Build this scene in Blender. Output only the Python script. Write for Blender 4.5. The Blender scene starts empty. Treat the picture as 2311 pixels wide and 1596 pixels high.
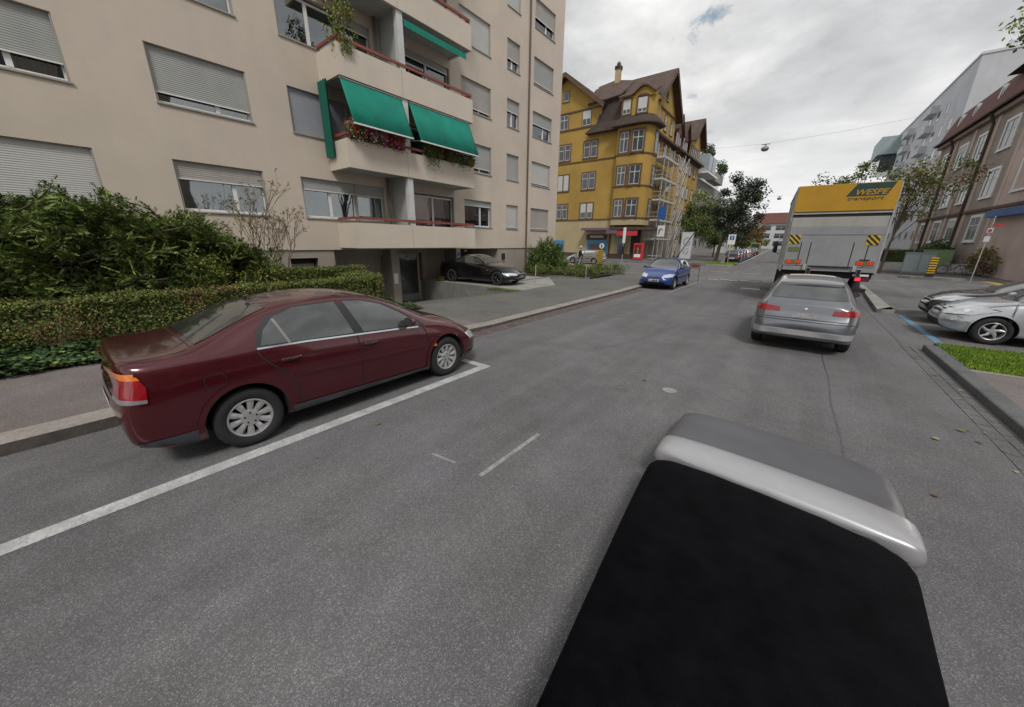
import bpy, bmesh, math, random
from math import sin, cos, pi, radians
from mathutils import Vector, Matrix
from mathutils.bvhtree import BVHTree
from mathutils.geometry import delaunay_2d_cdt

# ------------------------------------------------------------------ camera, sky, sun
scene = bpy.context.scene
COL = scene.collection
P_, Y_, RO_ = .305828, .665182, .011332
fx_, fy_ = -sin(Y_), cos(Y_)
FW = Vector((fx_*cos(P_), fy_*cos(P_), -sin(P_)))
U0 = Vector((fx_*sin(P_), fy_*sin(P_), cos(P_)))
R0 = Vector((cos(Y_), sin(Y_), 0))
RT = R0*cos(RO_)+U0*sin(RO_)
UP = U0*cos(RO_)-R0*sin(RO_)
cd = bpy.data.cameras.new('camera'); cam = bpy.data.objects.new('camera', cd); COL.objects.link(cam)
cd.sensor_width = 36; cd.lens = 36*798/2311; cd.clip_start = .05; cd.clip_end = 3000
M = Matrix((RT, UP, -FW)).transposed().to_4x4(); M.translation = Vector((0, 0, 2.1))
cam.matrix_world = M
scene.camera = cam
scene.view_settings.view_transform = 'Standard'
scene.view_settings.look = 'None'
scene.view_settings.exposure = 0.30
scene.view_settings.gamma = 1

SUN_EL, SUN_AZ = radians(50), radians(140)
sl = bpy.data.lights.new('sun', 'SUN'); sl.energy = 1.5; sl.angle = radians(14); sl.color = (1, .96, .9)
so = bpy.data.objects.new('sun', sl); COL.objects.link(so)
sd = Vector((sin(SUN_AZ)*cos(SUN_EL), cos(SUN_AZ)*cos(SUN_EL), sin(SUN_EL)))
so.rotation_euler = (-sd).to_track_quat('-Z', 'Y').to_euler()

w = bpy.data.worlds.new('World'); scene.world = w; w.use_nodes = True
nt = w.node_tree; nt.nodes.clear()
N = nt.nodes.new; L = nt.links.new
sky = N('ShaderNodeTexSky'); sky.sky_type = 'NISHITA'; sky.sun_disc = False
sky.sun_elevation = SUN_EL; sky.sun_rotation = SUN_AZ
tc = N('ShaderNodeTexCoord'); sep = N('ShaderNodeSeparateXYZ'); L(tc.outputs['Generated'], sep.inputs[0])
# project the view direction on a flat cloud layer
mz = N('ShaderNodeMath'); mz.operation = 'MAXIMUM'; mz.inputs[1].default_value = .0; L(sep.outputs[2], mz.inputs[0])
az = N('ShaderNodeMath'); az.operation = 'ADD'; az.inputs[1].default_value = .22; L(mz.outputs[0], az.inputs[0])
dv = N('ShaderNodeVectorMath'); dv.operation = 'DIVIDE'
cz = N('ShaderNodeCombineXYZ'); [L(az.outputs[0], cz.inputs[i]) for i in range(3)]
L(tc.outputs['Generated'], dv.inputs[0]); L(cz.outputs[0], dv.inputs[1])
def wnoise(scale, detail, rough, dist=0.0):
    n = N('ShaderNodeTexNoise'); n.inputs['Scale'].default_value = scale; n.inputs['Detail'].default_value = detail
    n.inputs['Roughness'].default_value = rough; n.inputs['Distortion'].default_value = dist; L(dv.outputs[0], n.inputs['Vector']); return n
def wramp(src, stops):
    r = N('ShaderNodeValToRGB'); e = r.color_ramp.elements
    e[0].position, e[0].color = stops[0][0], stops[0][1]; e[1].position, e[1].color = stops[-1][0], stops[-1][1]
    for p, c in stops[1:-1]:
        q = e.new(p); q.color = c
    L(src, r.inputs[0]); return r
def g(v): return (v, v, v, 1)
n1 = wnoise(1.5, 8, .55, .25); n2 = wnoise(3.3, 9, .58, .3); n3 = wnoise(1.15, 3, .5)
shade = wramp(n1.outputs['Fac'], [(.34, (5.2, 5.35, 5.5, 1)), (.45, (6.3, 6.4, 6.5, 1)), (.55, (8.0, 8.0, 7.95, 1)), (.68, (9.6, 9.6, 9.55, 1))])
shade2 = wramp(n2.outputs['Fac'], [(.36, g(.78)), (.62, g(1.05))])
mm = N('ShaderNodeMix'); mm.data_type = 'RGBA'; mm.blend_type = 'MULTIPLY'; mm.inputs[0].default_value = .8
L(shade.outputs[0], mm.inputs[6]); L(shade2.outputs[0], mm.inputs[7])
hole = wramp(n2.outputs['Fac'], [(.345, g(1)), (.40, g(0))])
hz = wramp(n3.outputs['Fac'], [(.56, g(0)), (.62, g(1))])
hm = N('ShaderNodeMath'); hm.operation = 'MULTIPLY'; L(hole.outputs[0], hm.inputs[0]); L(hz.outputs[0], hm.inputs[1])
skyb = N('ShaderNodeMix'); skyb.data_type = 'RGBA'; skyb.inputs[0].default_value = .6
L(sky.outputs[0], skyb.inputs[6]); skyb.inputs[7].default_value = (4.0, 4.7, 5.1, 1)
# clouds are smoother and brighter towards the horizon
hf = wramp(mz.outputs[0], [(.0, g(1)), (.34, g(0))])
hs = N('ShaderNodeMix'); hs.data_type = 'RGBA'; L(hf.outputs[0], hs.inputs[0]); L(mm.outputs[2], hs.inputs[6]); hs.inputs[7].default_value = (9.1, 9.1, 9.05, 1)
mx = N('ShaderNodeMix'); mx.data_type = 'RGBA'; L(hm.outputs[0], mx.inputs[0]); L(hs.outputs[2], mx.inputs[6]); L(skyb.outputs[2], mx.inputs[7])
bg = N('ShaderNodeBackground'); bg.inputs['Strength'].default_value = .085; L(mx.outputs[2], bg.inputs[0])
wo = N('ShaderNodeOutputWorld'); L(bg.outputs[0], wo.inputs[0])

# ------------------------------------------------------------------ materials
def new_mat(name):
    m = bpy.data.materials.new(name); m.use_nodes = True
    return m, m.node_tree, m.node_tree.nodes['Principled BSDF']
def mat(name, col, rough=.7, metal=0.0, var=.12, scale=3.0, bump=0.0, bscale=60, spec=.5, coat=0.0, alpha=None, speck=None, detail=4, coords='Object', dirt=0.0, dscale=.6, emit=None, streak=0.0):
    m, t, b = new_mat(name)
    n = t.nodes.new; l = t.links.new
    tcn = n('ShaderNodeTexCoord'); src = tcn.outputs[coords]
    nz = n('ShaderNodeTexNoise'); nz.inputs['Scale'].default_value = scale; nz.inputs['Detail'].default_value = detail; nz.inputs['Roughness'].default_value = .6
    l(src, nz.inputs['Vector'])
    rp = n('ShaderNodeValToRGB'); e = rp.color_ramp.elements
    e[0].position = .3; e[1].position = .7
    e[0].color = tuple(c*(1-var) for c in col)+(1,); e[1].color = tuple(min(1, c*(1+var)) for c in col)+(1,)
    l(nz.outputs['Fac'], rp.inputs[0]); out = rp.outputs[0]
    if speck:
        sp_scale, sp_amt, sp_col = speck
        s2 = n('ShaderNodeTexNoise'); s2.inputs['Scale'].default_value = sp_scale; s2.inputs['Detail'].default_value = 3; s2.inputs['Roughness'].default_value = .75; l(src, s2.inputs['Vector'])
        r2 = n('ShaderNodeValToRGB'); r2.color_ramp.elements[0].position = .52; r2.color_ramp.elements[1].position = .72
        r2.color_ramp.elements[0].color = (0, 0, 0, 1); r2.color_ramp.elements[1].color = (sp_amt,)*3+(1,)
        l(s2.outputs['Fac'], r2.inputs[0])
        mxx = n('ShaderNodeMix'); mxx.data_type = 'RGBA'; l(r2.outputs[0], mxx.inputs[0]); l(out, mxx.inputs[6]); mxx.inputs[7].default_value = sp_col+(1,)
        out = mxx.outputs[2]
    if dirt:
        s3 = n('ShaderNodeTexNoise'); s3.inputs['Scale'].default_value = dscale; s3.inputs['Detail'].default_value = 6; s3.inputs['Roughness'].default_value = .65; s3.inputs['Distortion'].default_value = .4; l(src, s3.inputs['Vector'])
        r3 = n('ShaderNodeValToRGB'); r3.color_ramp.elements[0].position = .35; r3.color_ramp.elements[1].position = .6
        r3.color_ramp.elements[0].color = (1-dirt,)*3+(1,); r3.color_ramp.elements[1].color = (1, 1, 1, 1)
        l(s3.outputs['Fac'], r3.inputs[0])
        m3 = n('ShaderNodeMix'); m3.data_type = 'RGBA'; m3.blend_type = 'MULTIPLY'; m3.inputs[0].default_value = 1; l(out, m3.inputs[6]); l(r3.outputs[0], m3.inputs[7]); out = m3.outputs[2]
    if streak:
        mp = n('ShaderNodeMapping'); mp.inputs['Scale'].default_value = (1.1, 1.1, .10); l(src, mp.inputs['Vector'])
        s4 = n('ShaderNodeTexNoise'); s4.inputs['Scale'].default_value = 1.4; s4.inputs['Detail'].default_value = 6; s4.inputs['Roughness'].default_value = .7; l(mp.outputs[0], s4.inputs['Vector'])
        r4 = n('ShaderNodeValToRGB'); r4.color_ramp.elements[0].position = .30; r4.color_ramp.elements[1].position = .62
        r4.color_ramp.elements[0].color = (1-streak, 1-streak*.95, 1-streak*.85, 1); r4.color_ramp.elements[1].color = (1, 1, 1, 1); l(s4.outputs['Fac'], r4.inputs[0])
        m4 = n('ShaderNodeMix'); m4.data_type = 'RGBA'; m4.blend_type = 'MULTIPLY'; m4.inputs[0].default_value = 1; l(out, m4.inputs[6]); l(r4.outputs[0], m4.inputs[7]); out = m4.outputs[2]
    l(out, b.inputs['Base Color'])
    b.inputs['Roughness'].default_value = rough; b.inputs['Metallic'].default_value = metal
    b.inputs['Specular IOR Level'].default_value = spec
    if coat: b.inputs['Coat Weight'].default_value = coat; b.inputs['Coat Roughness'].default_value = .06
    if bump:
        nb = n('ShaderNodeTexNoise'); nb.inputs['Scale'].default_value = bscale; nb.inputs['Detail'].default_value = 4; l(src, nb.inputs['Vector'])
        bp = n('ShaderNodeBump'); bp.inputs['Strength'].default_value = bump; bp.inputs['Distance'].default_value = .01
        l(nb.outputs['Fac'], bp.inputs['Height']); l(bp.outputs[0], b.inputs['Normal'])
    if emit: b.inputs['Emission Color'].default_value = emit[0]+(1,); b.inputs['Emission Strength'].default_value = emit[1]
    return m
def glass_mat(name, tint=(.75, .8, .8), refl=.25, rough=.02):
    m = bpy.data.materials.new(name); m.use_nodes = True; t = m.node_tree; t.nodes.clear(); n = t.nodes.new; l = t.links.new
    o = n('ShaderNodeOutputMaterial'); ms = n('ShaderNodeMixShader'); tr = n('ShaderNodeBsdfTransparent'); gl = n('ShaderNodeBsdfGlossy')
    fr = n('ShaderNodeFresnel'); fr.inputs[0].default_value = 1.5
    mr = n('ShaderNodeMapRange'); mr.inputs[1].default_value = 0; mr.inputs[2].default_value = 1; mr.inputs[3].default_value = refl; mr.inputs[4].default_value = 1
    l(fr.outputs[0], mr.inputs[0]); l(mr.outputs[0], ms.inputs[0])
    tr.inputs[0].default_value = tint+(1,); gl.inputs['Color'].default_value = (.9, .93, .95, 1); gl.inputs['Roughness'].default_value = rough
    tcn = n('ShaderNodeTexCoord'); nz = n('ShaderNodeTexNoise'); nz.inputs['Scale'].default_value = 1.3; l(tcn.outputs['Object'], nz.inputs['Vector'])
    bp = n('ShaderNodeBump'); bp.inputs['Strength'].default_value = .12; bp.inputs['Distance'].default_value = .02; l(nz.outputs['Fac'], bp.inputs['Height']); l(bp.outputs[0], gl.inputs['Normal'])
    l(tr.outputs[0], ms.inputs[1]); l(gl.outputs[0], ms.inputs[2]); l(ms.outputs[0], o.inputs[0])
    return m
def car_paint(name, col, metal=.3, rough=.28):
    m, t, b = new_mat(name); n = t.nodes.new; l = t.links.new
    tcn = n('ShaderNodeTexCoord')
    nz = n('ShaderNodeTexNoise'); nz.inputs['Scale'].default_value = 2.2; nz.inputs['Detail'].default_value = 5; l(tcn.outputs['Object'], nz.inputs['Vector'])
    rp = n('ShaderNodeValToRGB'); e = rp.color_ramp.elements; e[0].position = .3; e[1].position = .75
    e[0].color = tuple(c*.95 for c in col)+(1,); e[1].color = tuple(min(1, c*1.05+.002) for c in col)+(1,)
    l(nz.outputs['Fac'], rp.inputs[0]); l(rp.outputs[0], b.inputs['Base Color'])
    mr = n('ShaderNodeMapRange'); mr.inputs[3].default_value = rough*.85; mr.inputs[4].default_value = rough*1.25; l(nz.outputs['Fac'], mr.inputs[0]); l(mr.outputs[0], b.inputs['Roughness'])
    b.inputs['Metallic'].default_value = metal; b.inputs['Coat Weight'].default_value = .8; b.inputs['Coat Roughness'].default_value = .05
    return m
def asphalt_mat(name, col, seed=0.0, track=True):
    m, t, b = new_mat(name); n = t.nodes.new; l = t.links.new; tcn = n('ShaderNodeTexCoord'); src = tcn.outputs['Object']
    def noise(sc, det, ro, vec=src, dist=0.0):
        q = n('ShaderNodeTexNoise'); q.inputs['Scale'].default_value = sc; q.inputs['Detail'].default_value = det; q.inputs['Roughness'].default_value = ro; q.inputs['Distortion'].default_value = dist; l(vec, q.inputs['Vector']); return q.outputs['Fac']
    def ramp(s_, a, b_, ca, cb):
        q = n('ShaderNodeValToRGB'); q.color_ramp.elements[0].position = a; q.color_ramp.elements[1].position = b_; q.color_ramp.elements[0].color = ca; q.color_ramp.elements[1].color = cb; l(s_, q.inputs[0]); return q.outputs[0]
    def mul(a, b_, f=1.0, mode='MULTIPLY'):
        q = n('ShaderNodeMix'); q.data_type = 'RGBA'; q.blend_type = mode; q.inputs[0].default_value = f; l(a, q.inputs[6]); l(b_, q.inputs[7]); return q.outputs[2]
    def g4(v): return (v, v, v, 1)
    base = ramp(noise(.45, 6, .6, dist=.5), .32, .68, tuple(c*.84 for c in col)+(1,), tuple(c*1.14 for c in col)+(1,))
    base = mul(base, ramp(noise(2.6, 7, .68, dist=.3), .3, .65, g4(.88), g4(1.07)))
    mp = n('ShaderNodeMapping'); mp.inputs['Scale'].default_value = (1.6, .07, 1); mp.inputs['Location'].default_value = (seed, seed, 0); l(src, mp.inputs['Vector'])
    if track: base = mul(base, ramp(noise(1.0, 4, .6, mp.outputs[0]), .35, .62, g4(.86), (1.07, 1.07, 1.08, 1)))
    tint = ramp(noise(.9, 4, .6), .4, .65, (1.0, 1.0, .97, 1), (.98, .97, 1.02, 1)); base = mul(base, tint)
    vo = n('ShaderNodeTexVoronoi'); vo.inputs['Scale'].default_value = 150; l(src, vo.inputs['Vector'])
    stone = ramp(vo.outputs['Color'], .55, .95, g4(.78), g4(1.9)); base = mul(base, stone, .8)
    base = mul(base, ramp(noise(170, 3, .8), .35, .7, g4(.5), g4(1.7)), .9)
    l(base, b.inputs['Base Color']); b.inputs['Roughness'].default_value = .88; b.inputs['Specular IOR Level'].default_value = .35
    bp = n('ShaderNodeBump'); bp.inputs['Strength'].default_value = .45; bp.inputs['Distance'].default_value = .004; l(noise(190, 3, .75), bp.inputs['Height']); l(bp.outputs[0], b.inputs['Normal'])
    return m
MT = {}
def mk(key, *a, **k): MT[key] = mat(key, *a, **k); return MT[key]
MT['asphalt'] = asphalt_mat('asphalt', (.152, .150, .154))
MT['asphalt_new'] = asphalt_mat('asphalt_worn', (.160, .159, .158), 3.0)
MT['pavement'] = asphalt_mat('pavement', (.188, .166, .160), 6.0, False)
MT['pavement_green'] = asphalt_mat('pavement_green', (.150, .150, .138), 9.0, False)
mk('concrete', (.24, .235, .215), .85, var=.12, scale=2.2, bump=.3, bscale=70, dirt=.3, dscale=1.2, streak=0.2)
mk('concrete_light', (.34, .335, .31), .85, var=.12, scale=2.2, bump=.3, bscale=70, dirt=.25, dscale=1.2)
mk('granite', (.33, .30, .275), .8, var=.2, scale=26, bump=.5, bscale=60, speck=(60, .6, (.42, .4, .36)), dirt=.25, dscale=1.5)
mk('granite_shaded', (.10, .088, .08), .9, var=.25, scale=9, bump=.5, bscale=50)  # road-side kerb face, its shade put into a darker colour
mk('granite_dark', (.135, .138, .142), .8, var=.2, scale=26, bump=.4, bscale=60, dirt=.25, dscale=1.5)
mk('setts', (.13, .1, .095), .85, var=.35, scale=6, bump=.5, bscale=40)
mk('soil', (.05, .038, .026), .95, var=.3, scale=8, bump=.6, bscale=30)
mk('road_paint', (.55, .56, .56), .7, var=.1, scale=12, speck=(45, .9, (.2, .2, .2)), dirt=.3, dscale=5)
mk('road_paint_worn', (.30, .30, .30), .8, var=.3, scale=9, speck=(25, .9, (.13, .13, .13)))
mk('road_paint_yellow', (.5, .33, .07), .75, var=.15, scale=9, speck=(30, .7, (.2, .16, .1)))
mk('road_paint_blue', (.13, .28, .42), .75, var=.2, scale=9, speck=(30, .8, (.12, .14, .16)))
mk('tar', (.085, .087, .098), .5, var=.3, scale=9)
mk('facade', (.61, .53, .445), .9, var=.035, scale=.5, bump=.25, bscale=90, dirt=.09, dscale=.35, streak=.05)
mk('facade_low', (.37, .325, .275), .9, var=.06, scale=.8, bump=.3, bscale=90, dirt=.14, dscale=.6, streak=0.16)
mk('balcony_render', (.64, .565, .475), .85, var=.03, scale=.7, bump=.12, bscale=80, dirt=.07, dscale=.5, streak=.05)
mk('render_white', (.62, .63, .62), .8, var=.05, scale=2, dirt=.12, dscale=2, streak=0.12)
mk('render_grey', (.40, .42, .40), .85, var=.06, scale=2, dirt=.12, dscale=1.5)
mk('frame_white', (.74, .74, .72), .4, var=.03)
mk('shutter', (.37, .375, .36), .6, var=.06, scale=1.2, streak=0.08)
mk('shutter_light', (.50, .50, .48), .6, var=.05, scale=1.2)
mk('shutter_blue', (.31, .32, .36), .6, var=.05, scale=1.2)
mk('shutter_warm', (.40, .375, .345), .6, var=.07, scale=1.2, streak=.12)
mk('sill', (.34, .32, .29), .7, var=.1)
mk('dark', (.018, .018, .02), .8)
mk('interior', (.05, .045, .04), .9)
mk('curtain', (.36, .35, .36), .95, var=.25, scale=7)
mk('curtain_brown', (.13, .09, .07), .95, var=.15, scale=5)
mk('rail_red', (.26, .065, .05), .55, var=.12)
mk('rail_metal', (.28, .27, .26), .45, metal=.4)
mk('awning_green', (.0, .22, .155), .8, var=.10, scale=1.2, bump=.15, dirt=.16, dscale=1.8, streak=.14)
mk('awning_dark', (.0, .10, .065), .8, var=.1, scale=2.5)
mk('pipe_brown', (.12, .08, .06), .5)
mk('yellow_render', (.42, .265, .062), .9, var=.07, scale=.4, dirt=.16, dscale=.3, bump=.15, streak=.09)
mk('cream_render', (.46, .38, .215), .9, var=.05, scale=.5, dirt=.14, dscale=.4, streak=.09)
mk('trim_brown', (.115, .068, .042), .8, var=.15, scale=2)
mk('trim_dark', (.075, .045, .035), .8, var=.15, scale=2)
mk('timber_red', (.16, .055, .045), .8, var=.15, scale=2)
mk('tiles', (.105, .07, .055), .85, var=.4, scale=9, bump=.8, bscale=14, dirt=.35, dscale=1.0)
mk('tiles_dark', (.06, .042, .036), .85, var=.35, scale=7, bump=.8, bscale=14, dirt=.3, dscale=1.3)
mk('tiles_red', (.15, .06, .05), .85, var=.35, scale=7, bump=.8, bscale=14, dirt=.3, dscale=1.3)
mk('brown_render', (.37, .305, .26), .9, var=.06, scale=.5, dirt=.2, dscale=.5, streak=.1)
mk('pink_render', (.60, .47, .42), .9, var=.05, scale=.5, dirt=.15, dscale=.5, streak=0.12)
mk('grey_render', (.53, .54, .57), .85, var=.04, scale=.3, dirt=.1, dscale=.3, streak=.06)
mk('grey_light', (.55, .56, .58), .8, var=.05)
mk('blue_trim', (.06, .13, .33), .6)
mk('sign_blue', (.02, .10, .34), .45, var=.03)
mk('shop_blue', (.03, .22, .42), .45, var=.05)
mk('sign_white', (.74, .75, .76), .45, var=.03)
mk('sign_red', (.52, .03, .04), .45, var=.05)
mk('sign_black', (.02, .02, .022), .5)
mk('purple', (.16, .10, .15), .6)
mk('steel', (.36, .36, .37), .4, metal=.6, var=.15, scale=4)
mk('galv', (.42, .43, .44), .45, metal=.35, var=.15, scale=4)
mk('plank', (.52, .52, .48), .7, var=.15, scale=4)
mk('tyre', (.022, .022, .023), .85, bump=.3, bscale=40)
mk('rubber', (.03, .032, .036), .6, var=.1)
mk('cladding', (.052, .057, .066), .55, var=.1)
mk('alloy', (.50, .50, .51), .35, metal=.55, var=.05)
mk('black_alloy', (.03, .03, .03), .35, metal=.4)
mk('chrome', (.75, .76, .78), .15, metal=1, var=.02)
mk('lamp_clear', (.62, .65, .68), .12, metal=.3, var=.15, scale=14, coat=.8)
mk('lamp_red', (.30, .006, .012), .15, var=.25, scale=9, coat=.9)
mk('lamp_dark_red', (.14, .02, .02), .2, var=.25, scale=9, coat=.9)
mk('lamp_orange', (.75, .20, .03), .15, var=.15, scale=9, coat=.9)
mk('lamp_brake', (.6, .02, .04), .2, emit=((1, .05, .1), .7))
mk('car_glass', (.018, .022, .024), .04, var=.1, scale=1, spec=.9, coat=1)
mk('plate', (.60, .60, .58), .5, var=.05)
mk('seat_cloth', (.04, .04, .042), .9)
mk('truck_grey', (.33, .335, .345), .5, var=.06, scale=1.2, dirt=.14, dscale=1.5, metal=.15, streak=0.15)
mk('truck_yellow', (.52, .28, .014), .5, var=.05, scale=1, dirt=.1, dscale=1.2, streak=0.12)
mk('truck_cream', (.40, .395, .36), .5, var=.05, dirt=.12, streak=0.15)
mk('truck_green', (.016, .055, .045), .5)
mk('hazard_yellow', (.62, .40, .02), .5)
mk('hazard_red', (.8, .06, .02), .4)
mk('olive', (.14, .16, .06), .6)
mk('bark', (.10, .08, .06), .95, var=.3, scale=12, bump=.8, bscale=25)
mk('twig', (.17, .125, .08), .9, var=.25, scale=8)
mk('terracotta', (.32, .13, .07), .85)
mk('cabinet_grey', (.33, .40, .42), .55, var=.06, dirt=.15)
mk('bag_white', (.8, .8, .8), .6)
def car_glass(name):
    m = bpy.data.materials.new(name); m.use_nodes = True; t = m.node_tree; t.nodes.clear(); n = t.nodes.new; l = t.links.new
    o = n('ShaderNodeOutputMaterial'); ms = n('ShaderNodeMixShader'); d = n('ShaderNodeBsdfPrincipled'); gl = n('ShaderNodeBsdfGlossy'); fr = n('ShaderNodeFresnel'); fr.inputs[0].default_value = 2.15
    tcn = n('ShaderNodeTexCoord'); nz = n('ShaderNodeTexNoise'); nz.inputs['Scale'].default_value = 3; nz.inputs['Detail'].default_value = 3; l(tcn.outputs['Object'], nz.inputs['Vector'])
    rp = n('ShaderNodeValToRGB'); rp.color_ramp.elements[0].position = .42; rp.color_ramp.elements[1].position = .6; rp.color_ramp.elements[0].color = (.008, .009, .009, 1); rp.color_ramp.elements[1].color = (.035, .036, .034, 1)
    l(nz.outputs['Fac'], rp.inputs[0]); l(rp.outputs[0], d.inputs['Base Color']); d.inputs['Roughness'].default_value = .5
    gl.inputs['Roughness'].default_value = .03; gl.inputs['Color'].default_value = (.92, .95, .94, 1)
    bp = n('ShaderNodeBump'); bp.inputs['Strength'].default_value = .05; bp.inputs['Distance'].default_value = .02; l(nz.outputs['Fac'], bp.inputs['Height']); l(bp.outputs[0], gl.inputs['Normal'])
    l(fr.outputs[0], ms.inputs[0]); l(d.outputs[0], ms.inputs[1]); l(gl.outputs[0], ms.inputs[2]); l(ms.outputs[0], o.inputs[0]); return m
MT['car_glass'] = car_glass('car_glass')
mk('lamp_grey', (.24, .23, .25), .2, var=.2, scale=12, coat=.8); mk('frame_far', (.52, .52, .49), .5, var=.06)
MT['glass'] = glass_mat('window_glass', (.62, .66, .66), .16)
MT['glass_far'] = mat('far_window_glass', (.05, .06, .07), .08, var=.3, scale=.8, spec=.8)
def leaf_mat(name, col, var=.3, rough=.6):
    m, t, b = new_mat(name); n = t.nodes.new; l = t.links.new
    tcn = n('ShaderNodeTexCoord')
    nz = n('ShaderNodeTexNoise'); nz.inputs['Scale'].default_value = 2.0; nz.inputs['Detail'].default_value = 5; nz.inputs['Roughness'].default_value = .7; l(tcn.outputs['Object'], nz.inputs['Vector'])
    rp = n('ShaderNodeValToRGB'); e = rp.color_ramp.elements; e[0].position = .3; e[1].position = .72
    e[0].color = tuple(c*(1-var) for c in col)+(1,); e[1].color = (min(1, col[0]*(1+var*1.3)), min(1, col[1]*(1+var)), col[2]*(1+var*.5), 1)
    l(nz.outputs['Fac'], rp.inputs[0]); l(rp.outputs[0], b.inputs['Base Color']); b.inputs['Roughness'].default_value = rough
    b.inputs['Specular IOR Level'].default_value = .3
    try: b.inputs['Subsurface Weight'].default_value = 0
    except Exception: pass
    return m
LF = {}
for k, c in dict(g_dark=(.045, .08, .024), g_mid=(.11, .165, .04), g_light=(.19, .25, .055), yellow=(.34, .29, .06), red=(.22, .10, .05), brown=(.17, .11, .06),
                 con_dark=(.06, .11, .04), con_mid=(.15, .22, .055), con_light=(.22, .30, .085), ivy=(.04, .085, .04), ivy_l=(.10, .17, .06), tree_dk=(.032, .045, .034), tree_mid=(.06, .08, .048),
                 olive=(.155, .16, .05), grass=(.15, .27, .025), grass2=(.24, .36, .045), pale=(.34, .30, .17), pink=(.62, .07, .33), white=(.7, .68, .65), redf=(.6, .04, .04)).items():
    LF[k] = leaf_mat('leaf_'+k, c)

# ------------------------------------------------------------------ mesh helpers
class MB:
    def __init__(s): s.v = []; s.f = []; s.m = []; s.mats = []
    def mi(s, m):
        if m is None: return 0
        if isinstance(m, str): m = MT[m]
        if m not in s.mats: s.mats.append(m)
        return s.mats.index(m)
    def add(s, vs, fs, m=None):
        o = len(s.v); i = s.mi(m); s.v += [tuple(p) for p in vs]
        for f in fs: s.f.append([o+k for k in f]); s.m.append(i)
    def box(s, x0, x1, y0, y1, z0, z1, m=None, T=None):
        vs = [(x, y, z) for x in (x0, x1) for y in (y0, y1) for z in (z0, z1)]
        if T: vs = [T @ Vector(p) for p in vs]
        s.add(vs, [(0, 1, 3, 2), (4, 6, 7, 5), (0, 4, 5, 1), (2, 3, 7, 6), (0, 2, 6, 4), (1, 5, 7, 3)], m); return s
    def quad(s, a, b, c, d, m=None): s.add([a, b, c, d], [(0, 1, 2, 3)], m); return s
    def poly(s, pts, m=None): s.add(pts, [tuple(range(len(pts)))], m); return s
    def prism(s, pts, vec, m=None):
        n = len(pts); vec = Vector(vec); top = [Vector(p)+vec for p in pts]
        s.add(list(pts)+top, [tuple(range(n))[::-1], tuple(range(n, 2*n))]+[(i, (i+1) % n, n+(i+1) % n, n+i) for i in range(n)], m); return s
    def tube(s, pts, r, m=None, n=8, caps=True):
        pts = [Vector(p) for p in pts]; rs = r if isinstance(r, (list, tuple)) else [r]*len(pts); vs = []; fs = []
        for i, p in enumerate(pts):
            d = (pts[min(i+1, len(pts)-1)]-pts[max(i-1, 0)]).normalized()
            a = d.orthogonal().normalized() if abs(d.z) < .9 else d.cross(Vector((1, 0, 0))).normalized()
            if abs(d.z) < .9: a = d.cross(Vector((0, 0, 1))).normalized()
            b = d.cross(a)
            vs += [p+(a*cos(2*pi*k/n)+b*sin(2*pi*k/n))*rs[i] for k in range(n)]
        for i in range(len(pts)-1):
            for k in range(n):
                fs.append((i*n+k, i*n+(k+1) % n, (i+1)*n+(k+1) % n, (i+1)*n+k))
        if caps: fs += [tuple(range(n))[::-1], tuple(range((len(pts)-1)*n, len(pts)*n))]
        s.add(vs, fs, m); return s
    def lathe(s, prof, c, axis='Z', m=None, n=24, sweep=2*pi):
        vs = []; fs = []; c = Vector(c); k = len(prof)
        for i in range(n):
            a = sweep*i/n
            for r, h in prof:
                p = {'Z': (r*cos(a), r*sin(a), h), 'X': (h, r*cos(a), r*sin(a)), 'Y': (r*cos(a), h, r*sin(a))}[axis]
                vs.append(c+Vector(p))
        for i in range(n):
            for j in range(k-1):
                fs.append((i*k+j, i*k+j+1, ((i+1) % n)*k+j+1, ((i+1) % n)*k+j))
        s.add(vs, fs, m); return s
    def build(s, name, m=None, parent=None, smooth=False, bevel=0, loc=None):
        me = bpy.data.meshes.new(name); me.from_pydata(s.v, [], s.f)
        if m is not None and not s.mats: s.mats = [MT[m] if isinstance(m, str) else m]
        for q in s.mats: me.materials.append(q)
        if len(s.mats) > 1: me.polygons.foreach_set('material_index', s.m)
        me.update()
        o = bpy.data.objects.new(name, me); COL.objects.link(o)
        if bevel or smooth:
            bm = bmesh.new(); bm.from_mesh(me)
            if bevel:
                bmesh.ops.recalc_face_normals(bm, faces=bm.faces)
                es = [e for e in bm.edges if len(e.link_faces) == 2 and e.calc_face_angle(0) > .6]
                bmesh.ops.bevel(bm, geom=es, offset=bevel, segments=2, affect='EDGES', profile=.6)
            if smooth:
                for f in bm.faces: f.smooth = True
            bm.to_mesh(me); bm.free()
        if parent: o.parent = parent
        if loc: o.location = loc
        return o
def tag(o, label=None, cat=None, group=None, kind=None):
    if label: o['label'] = label
    if cat: o['category'] = cat
    if group: o['group'] = group
    if kind: o['kind'] = kind
    return o
def thing(name, label, cat, loc=(0, 0, 0), rz=0, group=None):
    o = bpy.data.objects.new(name, None); COL.objects.link(o); o.location = loc; o.rotation_euler = (0, 0, rz); o.empty_display_size = .2
    return tag(o, label, cat, group)
def struct(name, mb, m=None, **k): return tag(mb.build(name, m, **k), kind='structure')
def copy_tree(o, parent=None):
    c = o.copy(); COL.objects.link(c); c.parent = parent
    for ch in list(o.children): copy_tree(ch, c)
    return c
def flat(pts, z, m, mb=None):
    mb = mb or MB(); mb.poly([(x, y, z) for x, y in pts], m); return mb
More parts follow.
